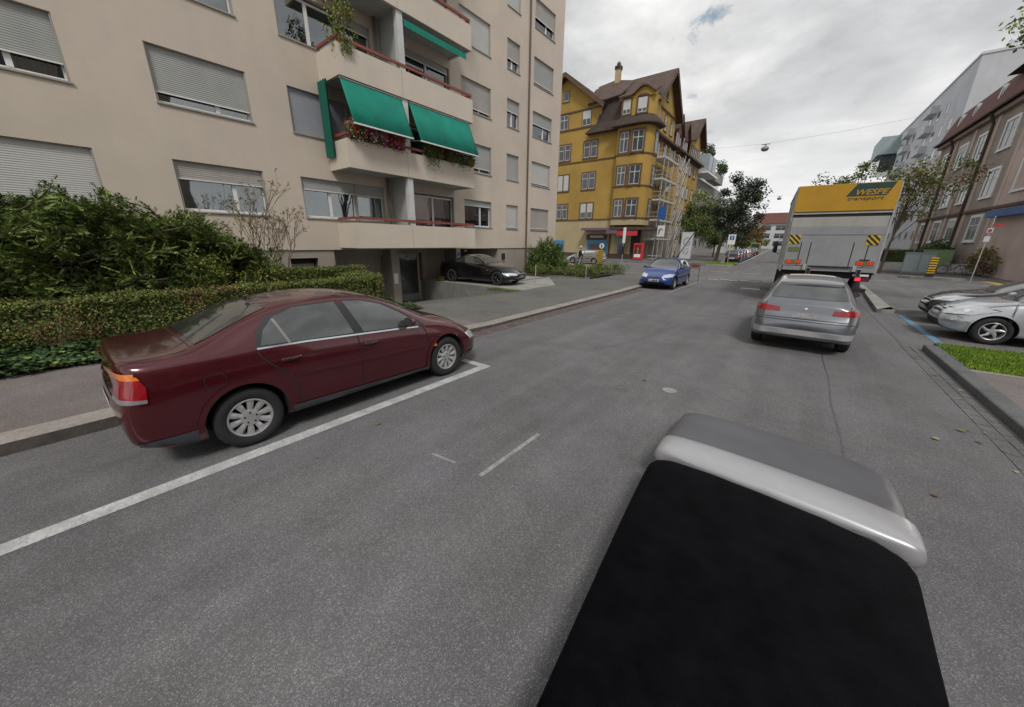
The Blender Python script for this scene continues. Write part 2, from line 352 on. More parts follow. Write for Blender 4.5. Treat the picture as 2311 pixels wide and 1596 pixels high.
def text_obj(name, body, size, T, m, parent, extr=.004, shear=0.0, sx=1.0, bold=0.0):
    cu = bpy.data.curves.new(name, 'FONT'); cu.body = body; cu.size = size; cu.extrude = extr; cu.align_x = 'CENTER'; cu.align_y = 'CENTER'; cu.shear = shear; cu.offset = bold; cu.resolution_u = 3
    o = bpy.data.objects.new(name, cu); COL.objects.link(o)
    dg = bpy.context.evaluated_depsgraph_get(); me = bpy.data.meshes.new_from_object(o.evaluated_get(dg)); bpy.data.objects.remove(o)
    me.transform(T @ Matrix.Diagonal((sx, 1, 1, 1))); me.materials.clear(); me.materials.append(MT[m])
    q = bpy.data.objects.new(name, me); COL.objects.link(q); q.parent = parent; return q
# ------------------------------------------------------------------ ground, road, pavements
BIG = 900
PX0, PX1, PY0, PY1 = -16.5, -9.2, 6.9, 12.1        # the sunken garage ramp
mb = MB()
for (x0, x1, y0, y1) in ((-BIG, BIG, -BIG, PY0), (-BIG, BIG, PY1, BIG), (-BIG, PX0, PY0, PY1), (PX1, BIG, PY0, PY1)):
    mb.poly([(x0, y0, -.004), (x1, y0, -.004), (x1, y1, -.004), (x0, y1, -.004)])
struct('ground', mb, 'asphalt_new')
mb = MB(); mb.poly([(-6.05, -30, 0), (2.4, -30, 0), (2.4, 24.5, 0), (-6.05, 24.5, 0)])
struct('road', mb, 'asphalt')
mb = MB(); mb.poly([(2.4, 11.45, .0), (8.5, 11.45, .0), (8.5, 17.2, .0), (2.4, 17.2, .0)]); struct('parking_bay', mb, 'asphalt_new')
# left pavement slab with kerb
def slab(name, pts, z0, z1, m, mside=None):
    mb = MB(); n = len(pts)
    mb.poly([(x, y, z1) for x, y in pts], m)
    for i in range(n):
        a, b = pts[i], pts[(i+1) % n]
        mb.quad((a[0], a[1], z0), (b[0], b[1], z0), (b[0], b[1], z1), (a[0], a[1], z1), mside or m)
    return struct(name, mb)
slab('pavement', [(-9.15, -30), (-6.19, -30), (-6.19, 6.5), (-9.15, 6.5)], -.05, .10, 'pavement')
slab('driveway', [(-9.2, 6.5), (-6.19, 6.5), (-6.19, 24.3), (-9.3, 24.3), (-9.3, 18.9), (-11.4, 18.9), (-11.4, 15.2), (-9.2, 15.2)], -.05, .096, 'pavement_green')
def kerb(name, x0, x1, ys, z=.12, m='granite', zz=None):
    mb = MB()
    for i in range(len(ys)-1):
        z1 = zz[i] if zz else z; z2 = zz[i+1] if zz else z
        a, b = ys[i]+.006, ys[i+1]-.006
        mb.add([(x0, a, -.05), (x1, a, -.05), (x1, a, z1-.012), (x1-.015*(1 if x1 > x0 else -1), a, z1), (x0, a, z1),
                (x0, b, -.05), (x1, b, -.05), (x1, b, z2-.012), (x1-.015*(1 if x1 > x0 else -1), b, z2), (x0, b, z2)],
               [(0, 1, 2, 3, 4), (9, 8, 7, 6, 5), (1, 6, 7, 2), (2, 7, 8, 3), (3, 8, 9, 4), (0, 4, 9, 5)], m)
        if m == 'granite': mb.m[-5] = mb.m[-6] if 0 else mb.m[-5]; mb.m[-4] = mb.mi('granite_shaded')
    return struct(name, mb)
ys = [-12+i*1.1 for i in range(34)]; ys = [y for y in ys if y < 24.6]
def kz(y): return .14 if y < 5 else (.14-.05*min(1, (y-5)/1.5) if y < 16 else min(.12, .09+.02*(y-16)))
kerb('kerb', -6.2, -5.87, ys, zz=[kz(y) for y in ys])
mb = MB()   # row of small stone setts along the gutter
random.seed(2)
for r in range(3):
    y = 5.2
    while y < 16.8:
        d = random.uniform(.10, .15); x = -5.865+r*.125
        mb.box(x+.006, x+.118, y, y+d-.012, -.02, .007+random.uniform(0, .006)); y += d
struct('gutter_setts', mb, 'setts')
# right side: kerb with granite, pavement, grass, parking
ys2 = [-12+i*1.05 for i in range(23)]; ys2 = [y for y in ys2 if y < 11.5]
kerb('kerb', 2.62, 2.4, ys2, .12, 'granite_dark')
slab('pavement', [(2.62, -30), (14, -30), (14, 9.3), (2.62, 9.25)], -.05, .10, 'pavement')
mb = MB(); mb.box(2.62, 9, 11.3, 11.45, -.05, .12); struct('kerb', mb, 'granite_dark')
mb = MB(); mb.box(2.62, 9, 9.2, 9.32, -.05, .112); struct('kerb', mb, 'granite')
mb = MB(); mb.poly([(2.62, 9.3, .10), (9, 9.3, .10), (9, 11.3, .10), (2.62, 11.3, .10)]); struct('soil', mb, 'soil')
mb = MB(); random.seed(5)
for r in range(2):
    y = 4.0
    while y < 11.2:
        d = random.uniform(.16, .24); x = 2.1+r*.145
        mb.box(x+.006, x+.135, y, y+d-.012, -.02, .005+random.uniform(0, .004)); y += d
struct('gutter_setts', mb, 'asphalt_new')
slab('pavement', [(2.62, 26.6), (2.50, 17.55), (3.45, 17.35), (16, 17.35), (16, 26.6)], -.05, .10, 'asphalt_new')
mb = MB()
for i in range(10):
    a, b = i/10, (i+.97)/10
    def pt(t, dx): return (2.30+.42*t+dx, 16.6+10*t)
    p = [pt(a, 0), pt(b, 0), pt(b, .42-.25*b), pt(a, .42-.25*a)]
    mb.prism([(x, y, -.05) for x, y in p], (0, 0, .17), 'concrete_light')
mb.prism([(2.32, 16.55, -.05), (3.45, 17.12, -.05), (3.45, 17.34, -.05), (2.70, 17.4, -.05)], (0, 0, .17), 'granite_dark')
mb.box(3.45, 12, 17.12, 17.34, -.05, .12, 'granite_dark')
struct('kerb', mb)
# far pavements across the junction
slab('pavement', [(-70, 41.8), (-7.6, 41.8), (-7.0, 43.5), (-9.5, 100), (-22, 300), (-40, 300), (-70, 120)], -.05, .10, 'asphalt_new')
slab('pavement', [(4.2, 43.0), (30, 47.0), (30, 300), (-3, 300), (3.4, 100)], -.05, .10, 'pavement')
slab('pavement', [(-70, 24.3), (-14.8, 24.3), (-6.6, 24.3), (-6.6, 25.2), (-70, 27.5)], -.05, .10, 'asphalt_new')
mb = MB(); mb.poly([(-8.2, 42.4, .112), (-5.2, 42.1, .112), (-5.4, 47.6, .112), (-8.2, 47.6, .112)]); mb.box(-8.3, -5.1, 42.0, 42.2, 0, .11, 'granite')
struct('soil', mb, 'soil')
# garage ramp going down to the basement
mb = MB(); mb.quad((-9.2, 6.9, .09), (-9.2, 12.1, .09), (-15.2, 12.1, -.92), (-15.2, 6.9, -.92)); mb.quad((-15.2, 6.9, -.92), (-15.2, 12.1, -.92), (-16.4, 12.1, -.92), (-16.4, 6.9, -.92))
mb.quad((-9.2, 6.9, .09), (-9.2, 12.1, .09), (-9.0, 12.1, .098), (-9.0, 6.9, .098))
struct('driveway', mb, 'pavement_green')
mb = MB(); mb.prism([(-9.25, 12.1, .13), (-15.7, 12.1, .13), (-15.7, 12.1, -1), (-15.2, 12.1, -1), (-9.25, 12.1, -.05)], (0, .22, 0)); mb.prism([(-9.25, 6.7, .13), (-15.0, 6.7, .13), (-15.0, 6.7, -1), (-9.25, 6.7, -.05)], (0, .2, 0))
tag(mb.build('ramp_wall', 'concrete'), 'grey concrete retaining wall beside the garage ramp under the black car', 'wall')
slab('parking_platform', [(-15.5, 12.32), (-9.15, 12.32), (-9.15, 15.0), (-11.3, 17.9), (-15.5, 17.9)], -.05, .13, 'concrete_light')
# planting beds
mb = MB(); mb.poly([(-14.8, -30, .13), (-9.15, -30, .13), (-8.85, 6.6, .13), (-8.9, 6.9, .13), (-14.8, 6.9, .13)]); struct('soil', mb, 'soil')
mb = MB(); mb.poly([(-18, 17.9, .14), (-11.35, 17.9, .14), (-11.35, 19.0, .14), (-9.4, 19.0, .14), (-9.5, 24.0, .14), (-18, 24.0, .14)]); struct('soil', mb, 'soil')
mb = MB(); mb.box(-11.5, -9.3, 18.88, 19.02, 0, .17); mb.box(-11.5, -11.36, 15.2, 18.88, 0, .17)
tag(mb.build('bed_edging', 'concrete'), 'low concrete edging along the planting bed beside the pavement', 'edging')
# road markings
def mark(name, polys, m='road_paint', z=.004, cat='marking', label=None):
    mb = MB()
    for p in polys: mb.poly([(x, y, z) for x, y in p])
    return struct(name, mb, m)
def rect(x0, x1, y0, y1): return [(x0, y0), (x1, y0), (x1, y1), (x0, y1)]
mark('parking_line', [rect(-4.08, -3.92, -9, 4.40), rect(-4.55, -4.08, 4.26, 4.40)])
mark('parking_line', [rect(-4.42, -4.34, 17.3, 23.4), rect(-6.0, -4.34, 17.2, 17.3)], 'road_paint_worn')
mark('faded_line', [rect(-1.99, -1.94, 2.04, 3.02), [(-2.6, 1.98), (-2.3, 2.02), (-2.3, 2.05), (-2.6, 2.01)]], 'road_paint_worn')
mark('crossing_line', [[(x, 25.4+dy), (x+.46, 25.4+dy), (x+.46, 25.7+dy), (x, 25.7+dy)] for x, dy in [(-4.3+i*.55, .35 if i % 2 else 0) for i in range(12)]])
mark('stop_line', [rect(-2.1, -1.0, 21.1, 21.5)])
mark('crossing_line', [rect(x, x+1.3, 32.7, 32.86) for x in (-17.5, -14, -10.5, -7, -5.5, -3.4, .5, 4, 7.5, 11)])
mark('crossing_line', [rect(-30, -18, 34.0, 34.12), rect(3.5, 30, 38.3, 38.45)])
mark('pedestrian_stripes', [rect(-18.8+i*.95, -18.3+i*.95, 30.7, 33.6) for i in range(6)], 'road_paint_yellow', z=.008)
mark('pedestrian_stripes', [rect(9.3+i*.95, 9.8+i*.95, 33.5, 37.0) for i in range(5)], 'road_paint_yellow', z=.008)
mark('parking_line', [rect(2.78, 2.92, 12.0, 16.4)], 'road_paint_blue', z=.006)
mark('parking_line', [[(-5.43, 48), (-5.3, 48), (-6.2, 72), (-6.35, 72)], [(-6.35, 72), (-6.2, 72), (-14, 255), (-14.3, 255)]])
mark('centre_line', [rect(-3.0+i*.4, -2.7+i*.4, 56, 56.3) for i in range(6)], 'road_paint_worn')
mb = MB(); random.seed(8)
def ribbon(mb, pts, wd, z, m=None):
    for (x0, y0), (x1, y1) in zip(pts, pts[1:]):
        d = Vector((x1-x0, y1-y0)).normalized()*wd/2; n_ = Vector((-d.y, d.x))
        mb.quad((x0+n_.x, y0+n_.y, z), (x0-n_.x, y0-n_.y, z), (x1-n_.x, y1-n_.y, z), (x1+n_.x, y1+n_.y, z), m)
ribbon(mb, [(.75, 4.0), (.76, 5.2), (.72, 6.4), (.75, 7.4), (.71, 8.7), (.74, 12)], .018, .003)
ribbon(mb, [(-3.0, 6.4), (-2.5, 8), (-2.2, 10.5), (-2.3, 14), (-2.0, 19)], .014, .003)
ribbon(mb, [(2.16, 9), (2.14, 13), (2.1, 18), (2.2, 24)], .035, .003)
struct('tar_seam', mb, 'tar')
mb = MB(); mb.lathe([(0, .006), (.055, .006), (.055, .004), (.1, .0055), (.1, 0)], (-1.16, 5.32, 0), 'Z', 'concrete_light', 20)
tag(mb.build('survey_marker'), 'small pale round marker set flush in the road lane', 'marker')
# fallen leaves on the asphalt
random.seed(11)
lv = MB(); spots = [(-3.58, 1.99, .035), (-3.83, 3.2, .022), (-3.49, 2.92, .018), (-3.43, 1.21, .02), (2.18, 8.91, .05), (2.31, 8.17, .045), (1.9, 6.28, .045), (1.61, 5.8, .04), (-1.58, 5.46, .04), (1.77, 9.29, .03), (-2.0, 4.1, .015), (-3.0, 4.6, .018)]
for i in range(60):
    spots.append((random.uniform(1.3, 2.35) if i % 2 else random.uniform(-9, -6.2), random.uniform(4 if i % 2 else 1, 24), random.uniform(.015, .035)))
for x, y, s in spots:
    a = random.uniform(0, 6.28); zz = .012 if x > -6.05 else .112
    if x < -9.1: continue
    pts = [(0, -1), (.6, -.4), (.75, .3), (.2, .9), (-.5, .7), (-.7, -.2)]
    lv.poly([(x+s*(px*cos(a)-py*sin(a)), y+s*(px*sin(a)+py*cos(a)), zz+random.uniform(0, .01)) for px, py in pts], random.choice([LF['pale'], LF['brown'], LF['brown'], LF['olive']]))
tag(lv.build('fallen_leaves'), 'yellow and brown fallen leaves scattered over the asphalt and gutters', 'leaves', kind='stuff')
# ------------------------------------------------------------------ beige apartment block
XF = -14.8
blk = thing('apartment_building', 'beige rendered apartment block with roller shutters and stacked balconies on the left', 'building', (XF, 12, 0))
BL = Vector((XF, 12, 0))
def put(o, parent):      # parent an object built in world coordinates
    o.parent = parent
    off = Vector((0, 0, 0)); p = parent
    while p: off += Vector(p.location); p = p.parent
    o.data.transform(Matrix.Translation(-off)) if o.type == 'MESH' else None
    return o
SILL = [2.88+2.803*k for k in range(7)]
cols = {'A': (-.95, 1.33), 'B': (2.86, 5.14), 'D': (14.56, 16.78), 'E': (18.15, 19.32), 'F': (20.7, 22.9)}
shut = {'A': [1, .72, 1, .5, 1, .6], 'B': [.34, .79, .45, .95, .6, 1], 'D': [.2, .83, .86, 1, .9, .6], 'E': [.93, 1, .42, .62, .95, .5], 'F': [.92, .9, .47, .88, .6, .8]}
holes = []
for c, (y0, y1) in cols.items():
    for k in range(6): holes.append((y0, y1, SILL[k], SILL[k]+1.40, c, k))
for k in range(6):
    holes.append((6.33, 9.72, SILL[k], SILL[k]+1.40, 'C', k)); holes.append((11.2, 13.8, SILL[k]-.92, SILL[k]+1.38, 'G', k))
ZT, ZL = 21.0, 1.72
YA, YB = -16.0, 23.95
yss = sorted({YA, YB}|{h[0] for h in holes}|{h[1] for h in holes}); zss = sorted({ZL, ZT}|{h[2] for h in holes}|{h[3] for h in holes})
mb = MB()
def inhole(y, z): return any(h[0] < y < h[1] and h[2] < z < h[3] for h in holes)
for i in range(len(yss)-1):
    for j in range(len(zss)-1):
        if not inhole((yss[i]+yss[i+1])/2, (zss[j]+zss[j+1])/2):
            mb.quad((XF, yss[i], zss[j]), (XF, yss[i+1], zss[j]), (XF, yss[i+1], zss[j+1]), (XF, yss[i], zss[j+1]), 'facade')
DP = .24
for (y0, y1, z0, z1, c, k) in holes:
    x1 = XF-DP
    mb.quad((XF, y0, z0), (x1, y0, z0), (x1, y0, z1), (XF, y0, z1), 'facade'); mb.quad((XF, y1, z0), (XF, y1, z1), (x1, y1, z1), (x1, y1, z0), 'facade')
    mb.quad((XF, y0, z1), (x1, y0, z1), (x1, y1, z1), (XF, y1, z1), 'facade'); mb.quad((XF, y0, z0), (XF, y1, z0), (x1, y1, z0), (x1, y0, z0), 'sill')
XB_ = -27.0
mb.quad((XF, YB, 0), (XB_, YB, 0), (XB_, YB, ZT), (XF, YB, ZT), 'facade'); mb.quad((XF, YA, 0), (XF, YA, ZT), (XB_, YA, ZT), (XB_, YA, 0), 'facade')
mb.quad((XB_, YA, 0), (XB_, YA, ZT), (XB_, YB, ZT), (XB_, YB, 0), 'facade'); mb.quad((XF, YA, ZT), (XF, YB, ZT), (XB_, YB, ZT), (XB_, YA, ZT), 'concrete')
mb.box(XF-.9, XF-.45, YA, YB, ZL, ZT-.3, 'interior') if 0 else None
put(mb.build('wall'), blk)
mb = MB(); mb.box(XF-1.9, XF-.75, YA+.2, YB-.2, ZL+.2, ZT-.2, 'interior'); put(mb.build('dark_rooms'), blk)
# basement storey, set back 3 cm, with openings
XL = XF-.05
lo = MB()
bas = [(YA, 5.55), (6.55, 7.2), (13.9, 14.2), (17.37, YB)]
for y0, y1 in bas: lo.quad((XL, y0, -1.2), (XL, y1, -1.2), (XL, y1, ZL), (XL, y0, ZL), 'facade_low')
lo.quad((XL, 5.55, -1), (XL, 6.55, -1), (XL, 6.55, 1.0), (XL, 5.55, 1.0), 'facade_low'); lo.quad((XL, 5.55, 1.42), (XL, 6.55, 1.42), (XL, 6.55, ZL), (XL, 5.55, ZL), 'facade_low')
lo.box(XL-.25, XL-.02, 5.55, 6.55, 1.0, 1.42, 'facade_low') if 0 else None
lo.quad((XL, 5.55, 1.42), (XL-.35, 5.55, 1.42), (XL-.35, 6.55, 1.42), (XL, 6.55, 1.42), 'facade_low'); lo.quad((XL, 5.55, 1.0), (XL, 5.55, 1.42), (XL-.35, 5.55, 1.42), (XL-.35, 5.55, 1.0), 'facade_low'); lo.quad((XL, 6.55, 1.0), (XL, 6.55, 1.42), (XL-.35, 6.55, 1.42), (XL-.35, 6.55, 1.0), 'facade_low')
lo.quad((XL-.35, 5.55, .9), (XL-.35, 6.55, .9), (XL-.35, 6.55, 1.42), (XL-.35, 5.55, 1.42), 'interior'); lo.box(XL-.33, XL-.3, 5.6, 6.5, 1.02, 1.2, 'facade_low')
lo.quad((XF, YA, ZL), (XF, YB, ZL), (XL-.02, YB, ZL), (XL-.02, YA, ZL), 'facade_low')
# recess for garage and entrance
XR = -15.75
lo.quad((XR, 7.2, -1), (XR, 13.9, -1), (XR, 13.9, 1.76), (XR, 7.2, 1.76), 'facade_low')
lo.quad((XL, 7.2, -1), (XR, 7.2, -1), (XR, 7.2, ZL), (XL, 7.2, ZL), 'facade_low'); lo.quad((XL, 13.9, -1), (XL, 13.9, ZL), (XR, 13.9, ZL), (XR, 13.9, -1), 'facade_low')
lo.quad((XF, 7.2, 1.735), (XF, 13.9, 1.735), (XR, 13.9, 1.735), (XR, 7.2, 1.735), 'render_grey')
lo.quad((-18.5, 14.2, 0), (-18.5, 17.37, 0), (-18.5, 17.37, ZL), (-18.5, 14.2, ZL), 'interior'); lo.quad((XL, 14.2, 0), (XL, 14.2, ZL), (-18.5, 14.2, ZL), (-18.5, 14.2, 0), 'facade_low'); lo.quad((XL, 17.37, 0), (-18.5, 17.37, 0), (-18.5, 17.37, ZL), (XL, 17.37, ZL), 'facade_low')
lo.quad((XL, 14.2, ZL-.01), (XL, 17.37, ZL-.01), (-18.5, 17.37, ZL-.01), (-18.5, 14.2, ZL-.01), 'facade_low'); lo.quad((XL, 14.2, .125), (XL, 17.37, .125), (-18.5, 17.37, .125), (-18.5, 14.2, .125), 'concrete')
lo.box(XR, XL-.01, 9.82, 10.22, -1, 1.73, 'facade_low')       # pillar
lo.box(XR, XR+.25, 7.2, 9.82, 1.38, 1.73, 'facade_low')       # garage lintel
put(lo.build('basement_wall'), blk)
gd = MB(); x = XR+.06
for i in range(15):
    y = 7.22+i*.173; gd.box(XR+.01, x+(.012 if i % 2 else 0), y, y+.168, -.92, 1.38)
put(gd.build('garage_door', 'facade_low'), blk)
gh = MB(); gh.box(XR+.07, XR+.12, 9.15, 9.2, .55, .8); gh.box(XR+.07, XR+.085, 8.3, 8.75, .72, .92, 'facade')
put(gh.build('door_handle', 'dark'), blk)
dr = MB(); y0, y1 = 10.72, 11.98
dr.box(XR, XR+.08, y0, y0+.09, -.9, 1.5, 'sill'); dr.box(XR, XR+.08, y1-.09, y1, -.9, 1.5, 'sill'); dr.box(XR, XR+.08, y0+.09, y1-.09, 1.4, 1.5, 'sill'); dr.box(XR, XR+.06, y0+.09, y1-.09, -.9, -.55, 'rail_metal'); dr.box(XR, XR+.05, y0+.3, y0+.36, -.9, -.85, 'sill')
dob = put(dr.build('door'), blk)
put(MB().box(XR+.01, XR+.035, y0+.09, y1-.09, -.55, 1.4).build('pane', 'car_glass'), dob); put(MB().box(XR+.08, XR+.13, y0+.13, y0+.25, .22, .25).build('handle', 'chrome'), dob)
put(MB().box(XR, XR+.07, 12.05, 12.2, .1, 1.5).build('door_panel', 'tiles_red'), blk)
put(MB().box(XL-.02, XL+.03, 9.87, 10.08, .15, .62).build('bell_panel', 'sign_white'), blk)
put(MB().box(XL-.01, XL+.02, 13.97, 14.15, 1.32, 1.52, 'sign_blue').build('house_number'), blk)
put(MB().box(XL, XL+.12, 17.75, 17.95, 1.05, 1.4).build('letter_box', 'dark'), blk)
put(MB().lathe([(0, -.08), (.07, -.06), (.11, 0), (.07, .06), (0, .08)], (XF-.4, 14.9, 1.6), 'Z', 'curtain', 14).build('ceiling_lamp', smooth=True), blk)

def slats(mb, x, y0, y1, z0, z1, m, p=.052):
    z = z1; d = .007
    while z > z0+.001:
        zz = max(z0, z-p)
        mb.quad((x, y0, z), (x, y1, z), (x+d, y1, z-(z-zz)*.5), (x+d, y0, z-(z-zz)*.5), m); mb.quad((x+d, y0, z-(z-zz)*.5), (x+d, y1, z-(z-zz)*.5), (x, y1, zz), (x, y0, zz), m); z = zz
def curtain_mesh(x, y0, y1, z0, z1, m='curtain', amp=.025, per=.11, seed=0):
    mb = MB(); n = max(8, int((y1-y0)/.03)); rnd = random.Random(seed); ph = rnd.uniform(0, 6)
    pts = [(x+amp*sin(2*pi*(y0+(y1-y0)*i/n)/per+ph+sin(i*.3)), y0+(y1-y0)*i/n) for i in range(n+1)]
    for i in range(n): mb.quad((pts[i][0], pts[i][1], z0), (pts[i+1][0], pts[i+1][1], z0), (pts[i+1][0], pts[i+1][1], z1), (pts[i][0], pts[i][1], z1), m)
    return mb
random.seed(4)
def window(y0, y1, z0, z1, sh, parent, mull=(.62,), shm='shutter', cur='curtain', cgap=0.0, name='window', door=False):
    x = XF-.17; f = MB(); fw = .075
    f.box(x-.05, x, y0+.002, y0+fw, z0+.02, z1-.06); f.box(x-.05, x, y1-fw, y1-.002, z0+.02, z1-.06); f.box(x-.05, x, y0+fw, y1-fw, z0+.02, z0+.02+fw); f.box(x-.05, x, y0+fw, y1-fw, z1-.06-fw, z1-.06)
    for m_ in mull:
        yy = y0+(y1-y0)*m_; f.box(x-.05, x+.012, yy-.055, yy+.055, z0+.02+fw, z1-.06-fw)
    f.box(x-.02, x+.14, y0+.002, y0+.035, z0+.025, z1-.0, 'sill'); f.box(x-.02, x+.14, y1-.035, y1-.002, z0+.025, z1-.0, 'sill')   # shutter rails
    f.mats and None
    fo = MB(); fo.v, fo.f = f.v, f.f; fo.mats = [MT['frame_white'], MT['sill']]; fo.m = [0]*(len(f.f)-12)+[1]*12
    w_ = put(fo.build(name), parent)
    put(MB().box(x-.03, x-.022, y0+fw, y1-fw, z0+.02+fw, z1-.06-fw).build('pane', 'glass'), w_)
    if not door: put(MB().box(XF-.16, XF+.045, y0-.02, y1+.02, z0-.03, z0+.012).build('sill', 'sill'), w_)
    if sh > 0:
        zb = z1-(z1-z0-.02)*sh
        s = MB(); slats(s, XF-.10, y0+.036, y1-.036, zb, z1+.0, shm); s.box(XF-.105, XF-.082, y0+.036, y1-.036, zb-.035, zb, 'frame_white'); so_ = s.build('shutter')
        put(so_, w_)
    if sh < .98 and cur:
        put(curtain_mesh(x-.12, y0+fw+cgap, y1-fw, z0+.05, z1, cur, seed=int(y0*10+z0)).build('curtain'), w_)
    return w_
for c, (y0, y1) in cols.items():
    for k in range(6):
        z0 = SILL[k]; sh = shut[c][k]
        if c == 'A' and k == 1: window(y0, y1, z0, z0+1.4, sh, blk, (.62,), cgap=0, cur=None); put(curtain_mesh(XF-.3, .5, 1.15, z0, z0+1.3, 'curtain', seed=3).build('curtain'), blk)
        elif c == 'B' and k == 1: window(y0, y1, z0, z0+1.4, sh, blk, (.62,), cur='curtain_brown', shm='shutter')
        else: window(y0, y1, z0, z0+1.4, sh, blk, (.62,) if c not in 'E' else (.5,), shm=['shutter', 'shutter_light', 'shutter_warm', 'shutter'][(k*3+ord(c)) % 4])
for k in range(6):
    z0 = SILL[k]
    window(6.33, 8.42, z0, z0+1.4, [.28, 1, .0, .5, 1, .3][k], blk, (.5,), shm='shutter_blue' if k == 1 else 'shutter', cur='curtain' if k != 2 else None)
    window(8.42, 9.72, z0, z0+1.4, [.3, .3, .2, .6, 1, .3][k], blk, (), cur='curtain')
    window(11.2, 13.8, z0-.92, z0+1.38, [0, .0, .1, .3, .2, 0][k], blk, (.5,), cur='curtain' if k in (0, 1) else 'curtain_brown', door=True)
# balconies
XB = -13.4
for k in range(6):
    zb = 1.80+2.81*k; zt = zb+.93
    b = MB()
    b.box(XB-.1, XB, 7.48, 13.9, zb+.002, zt); b.box(XF+.002, XB-.1, 7.48, 7.58, zb+.002, zt); b.box(XF+.002, XB-.1, 13.8, 13.9, zb+.002, zt)
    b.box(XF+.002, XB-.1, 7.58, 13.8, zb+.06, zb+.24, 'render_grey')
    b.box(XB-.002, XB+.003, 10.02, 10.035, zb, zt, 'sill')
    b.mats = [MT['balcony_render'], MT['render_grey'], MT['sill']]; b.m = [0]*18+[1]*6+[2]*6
    bo = put(b.build('balcony'), blk)
    r = MB(); zr = zt+.13
    r.box(XB-.10, XB-.02, 7.50, 13.86, zr, zr+.085); r.box(XF+.01, XB-.10, 7.50, 7.58, zr, zr+.085); r.box(XF+.01, XB-.10, 13.78, 13.86, zr, zr+.085)
    for y in [7.54, 8.9, 9.9, 10.4, 11.4, 12.5, 13.3, 13.82]:
        r.box(XB-.075, XB-.045, y-.015, y+.015, zt, zr)
    put(r.build('railing', 'rail_red'), bo)
    if k < 6:
        p = MB(); z1 = zb+2.81
        p.box(XB-.25, XB-.06 if k else XB-.06, 10.0, 10.27, zb+.24 if 1 else zt, z1-.0+.058)
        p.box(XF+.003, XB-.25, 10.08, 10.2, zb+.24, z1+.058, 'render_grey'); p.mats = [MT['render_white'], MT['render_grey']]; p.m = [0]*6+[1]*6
        put(p.build('partition'), bo)
        q = MB(); q.tube([(XF+.12, 9.86, zb+.2), (XF+.12, 9.86, z1+.06)], .045, 'rail_metal', 10); put(q.build('drain_pipe', smooth=True), bo)
put(MB().box(XF, XF+.08, YA, YB, ZL-.03, ZL+.012).build('drip_edge', 'facade_low'), blk) if 0 else None
q = MB(); q.tube([(XF+.07, 20.18, .1), (XF+.07, 20.18, ZT)], .055, 'pipe_brown', 12); q.box(XF, XF+.12, 20.12, 20.24, 3.9, 3.95, 'pipe_brown'); put(q.build('down_pipe', smooth=False), blk)
# awnings
def awning(y0, y1, z1, drop, out, parent, m='awning_green'):
    a = MB(); x1 = XB-.05; n = 18; vs = []
    for i in range(n+1):
        t = i/n; y = y0+(y1-y0)*t; sag = .006*sin(t*pi*7)
        vs += [(x1, y, z1), (x1+out*.5+sag-.035*sin(pi*t), y, z1-drop*.5-.01), (x1+out, y, z1-drop), (x1+out, y, z1-drop-.01)]
    fs = []
    for i in range(n):
        for j in range(2): fs.append((i*4+j, (i+1)*4+j, (i+1)*4+j+1, i*4+j+1))
    a.add(vs, fs, m)
    ao = put(a.build('awning', smooth=True), parent)
    so2 = ao.modifiers.new('solid', 'SOLIDIFY'); so2.thickness = .006
    put(MB().box(x1+out-.02, x1+out+.025, y0, y1, z1-drop-.05, z1-drop-.004).build('valance_bar', 'frame_white'), ao)
    for y in (y0+.03, y1-.03):
        arm = MB(); arm.tube([(x1-.1, y, z1-drop*.95), (x1+out-.02, y, z1-drop-.02)], .015, 'rail_metal', 6); put(arm.build('awning_arm'), ao)
    arm = MB(); arm.tube([(x1, y0, z1), (x1, y1, z1)], .04, 'rail_metal', 8); put(arm.build('roller_tube'), ao)
    return ao
awning(7.5, 9.95, 7.36, 1.42, .62, blk); awning(10.3, 13.66, 7.36, 1.42, .62, blk)
a = MB(); a.tube([(XB-.12, 10.32, 10.02), (XB-.12, 13.6, 10.02)], .05, 'awning_green', 10)
n = 60
for i in range(n):
    y = 10.32+3.28*i/n; a.quad((XB-.06, y, 10.02), (XB-.06, y+3.28/n, 10.02), (XB-.05, y+3.28/n, 9.83-.02*(i % 4 > 1)), (XB-.05, y, 9.83-.02*((i-1) % 4 > 1)), 'awning_green')
put(a.build('rolled_awning'), blk)
c_ = MB(); n = 16
for i in range(n):
    t0, t1 = i/n, (i+1)/n; f_ = lambda t: (-14.72+.6*t, 7.43-.05*(1+sin(t*20)))
    a0, a1 = f_(t0), f_(t1); c_.quad((a0[0], a0[1], 5.02), (a1[0], a1[1], 5.02), (a1[0], a1[1], 7.44), (a0[0], a0[1], 7.44))
put(c_.build('side_blind', 'awning_dark', smooth=True), blk)
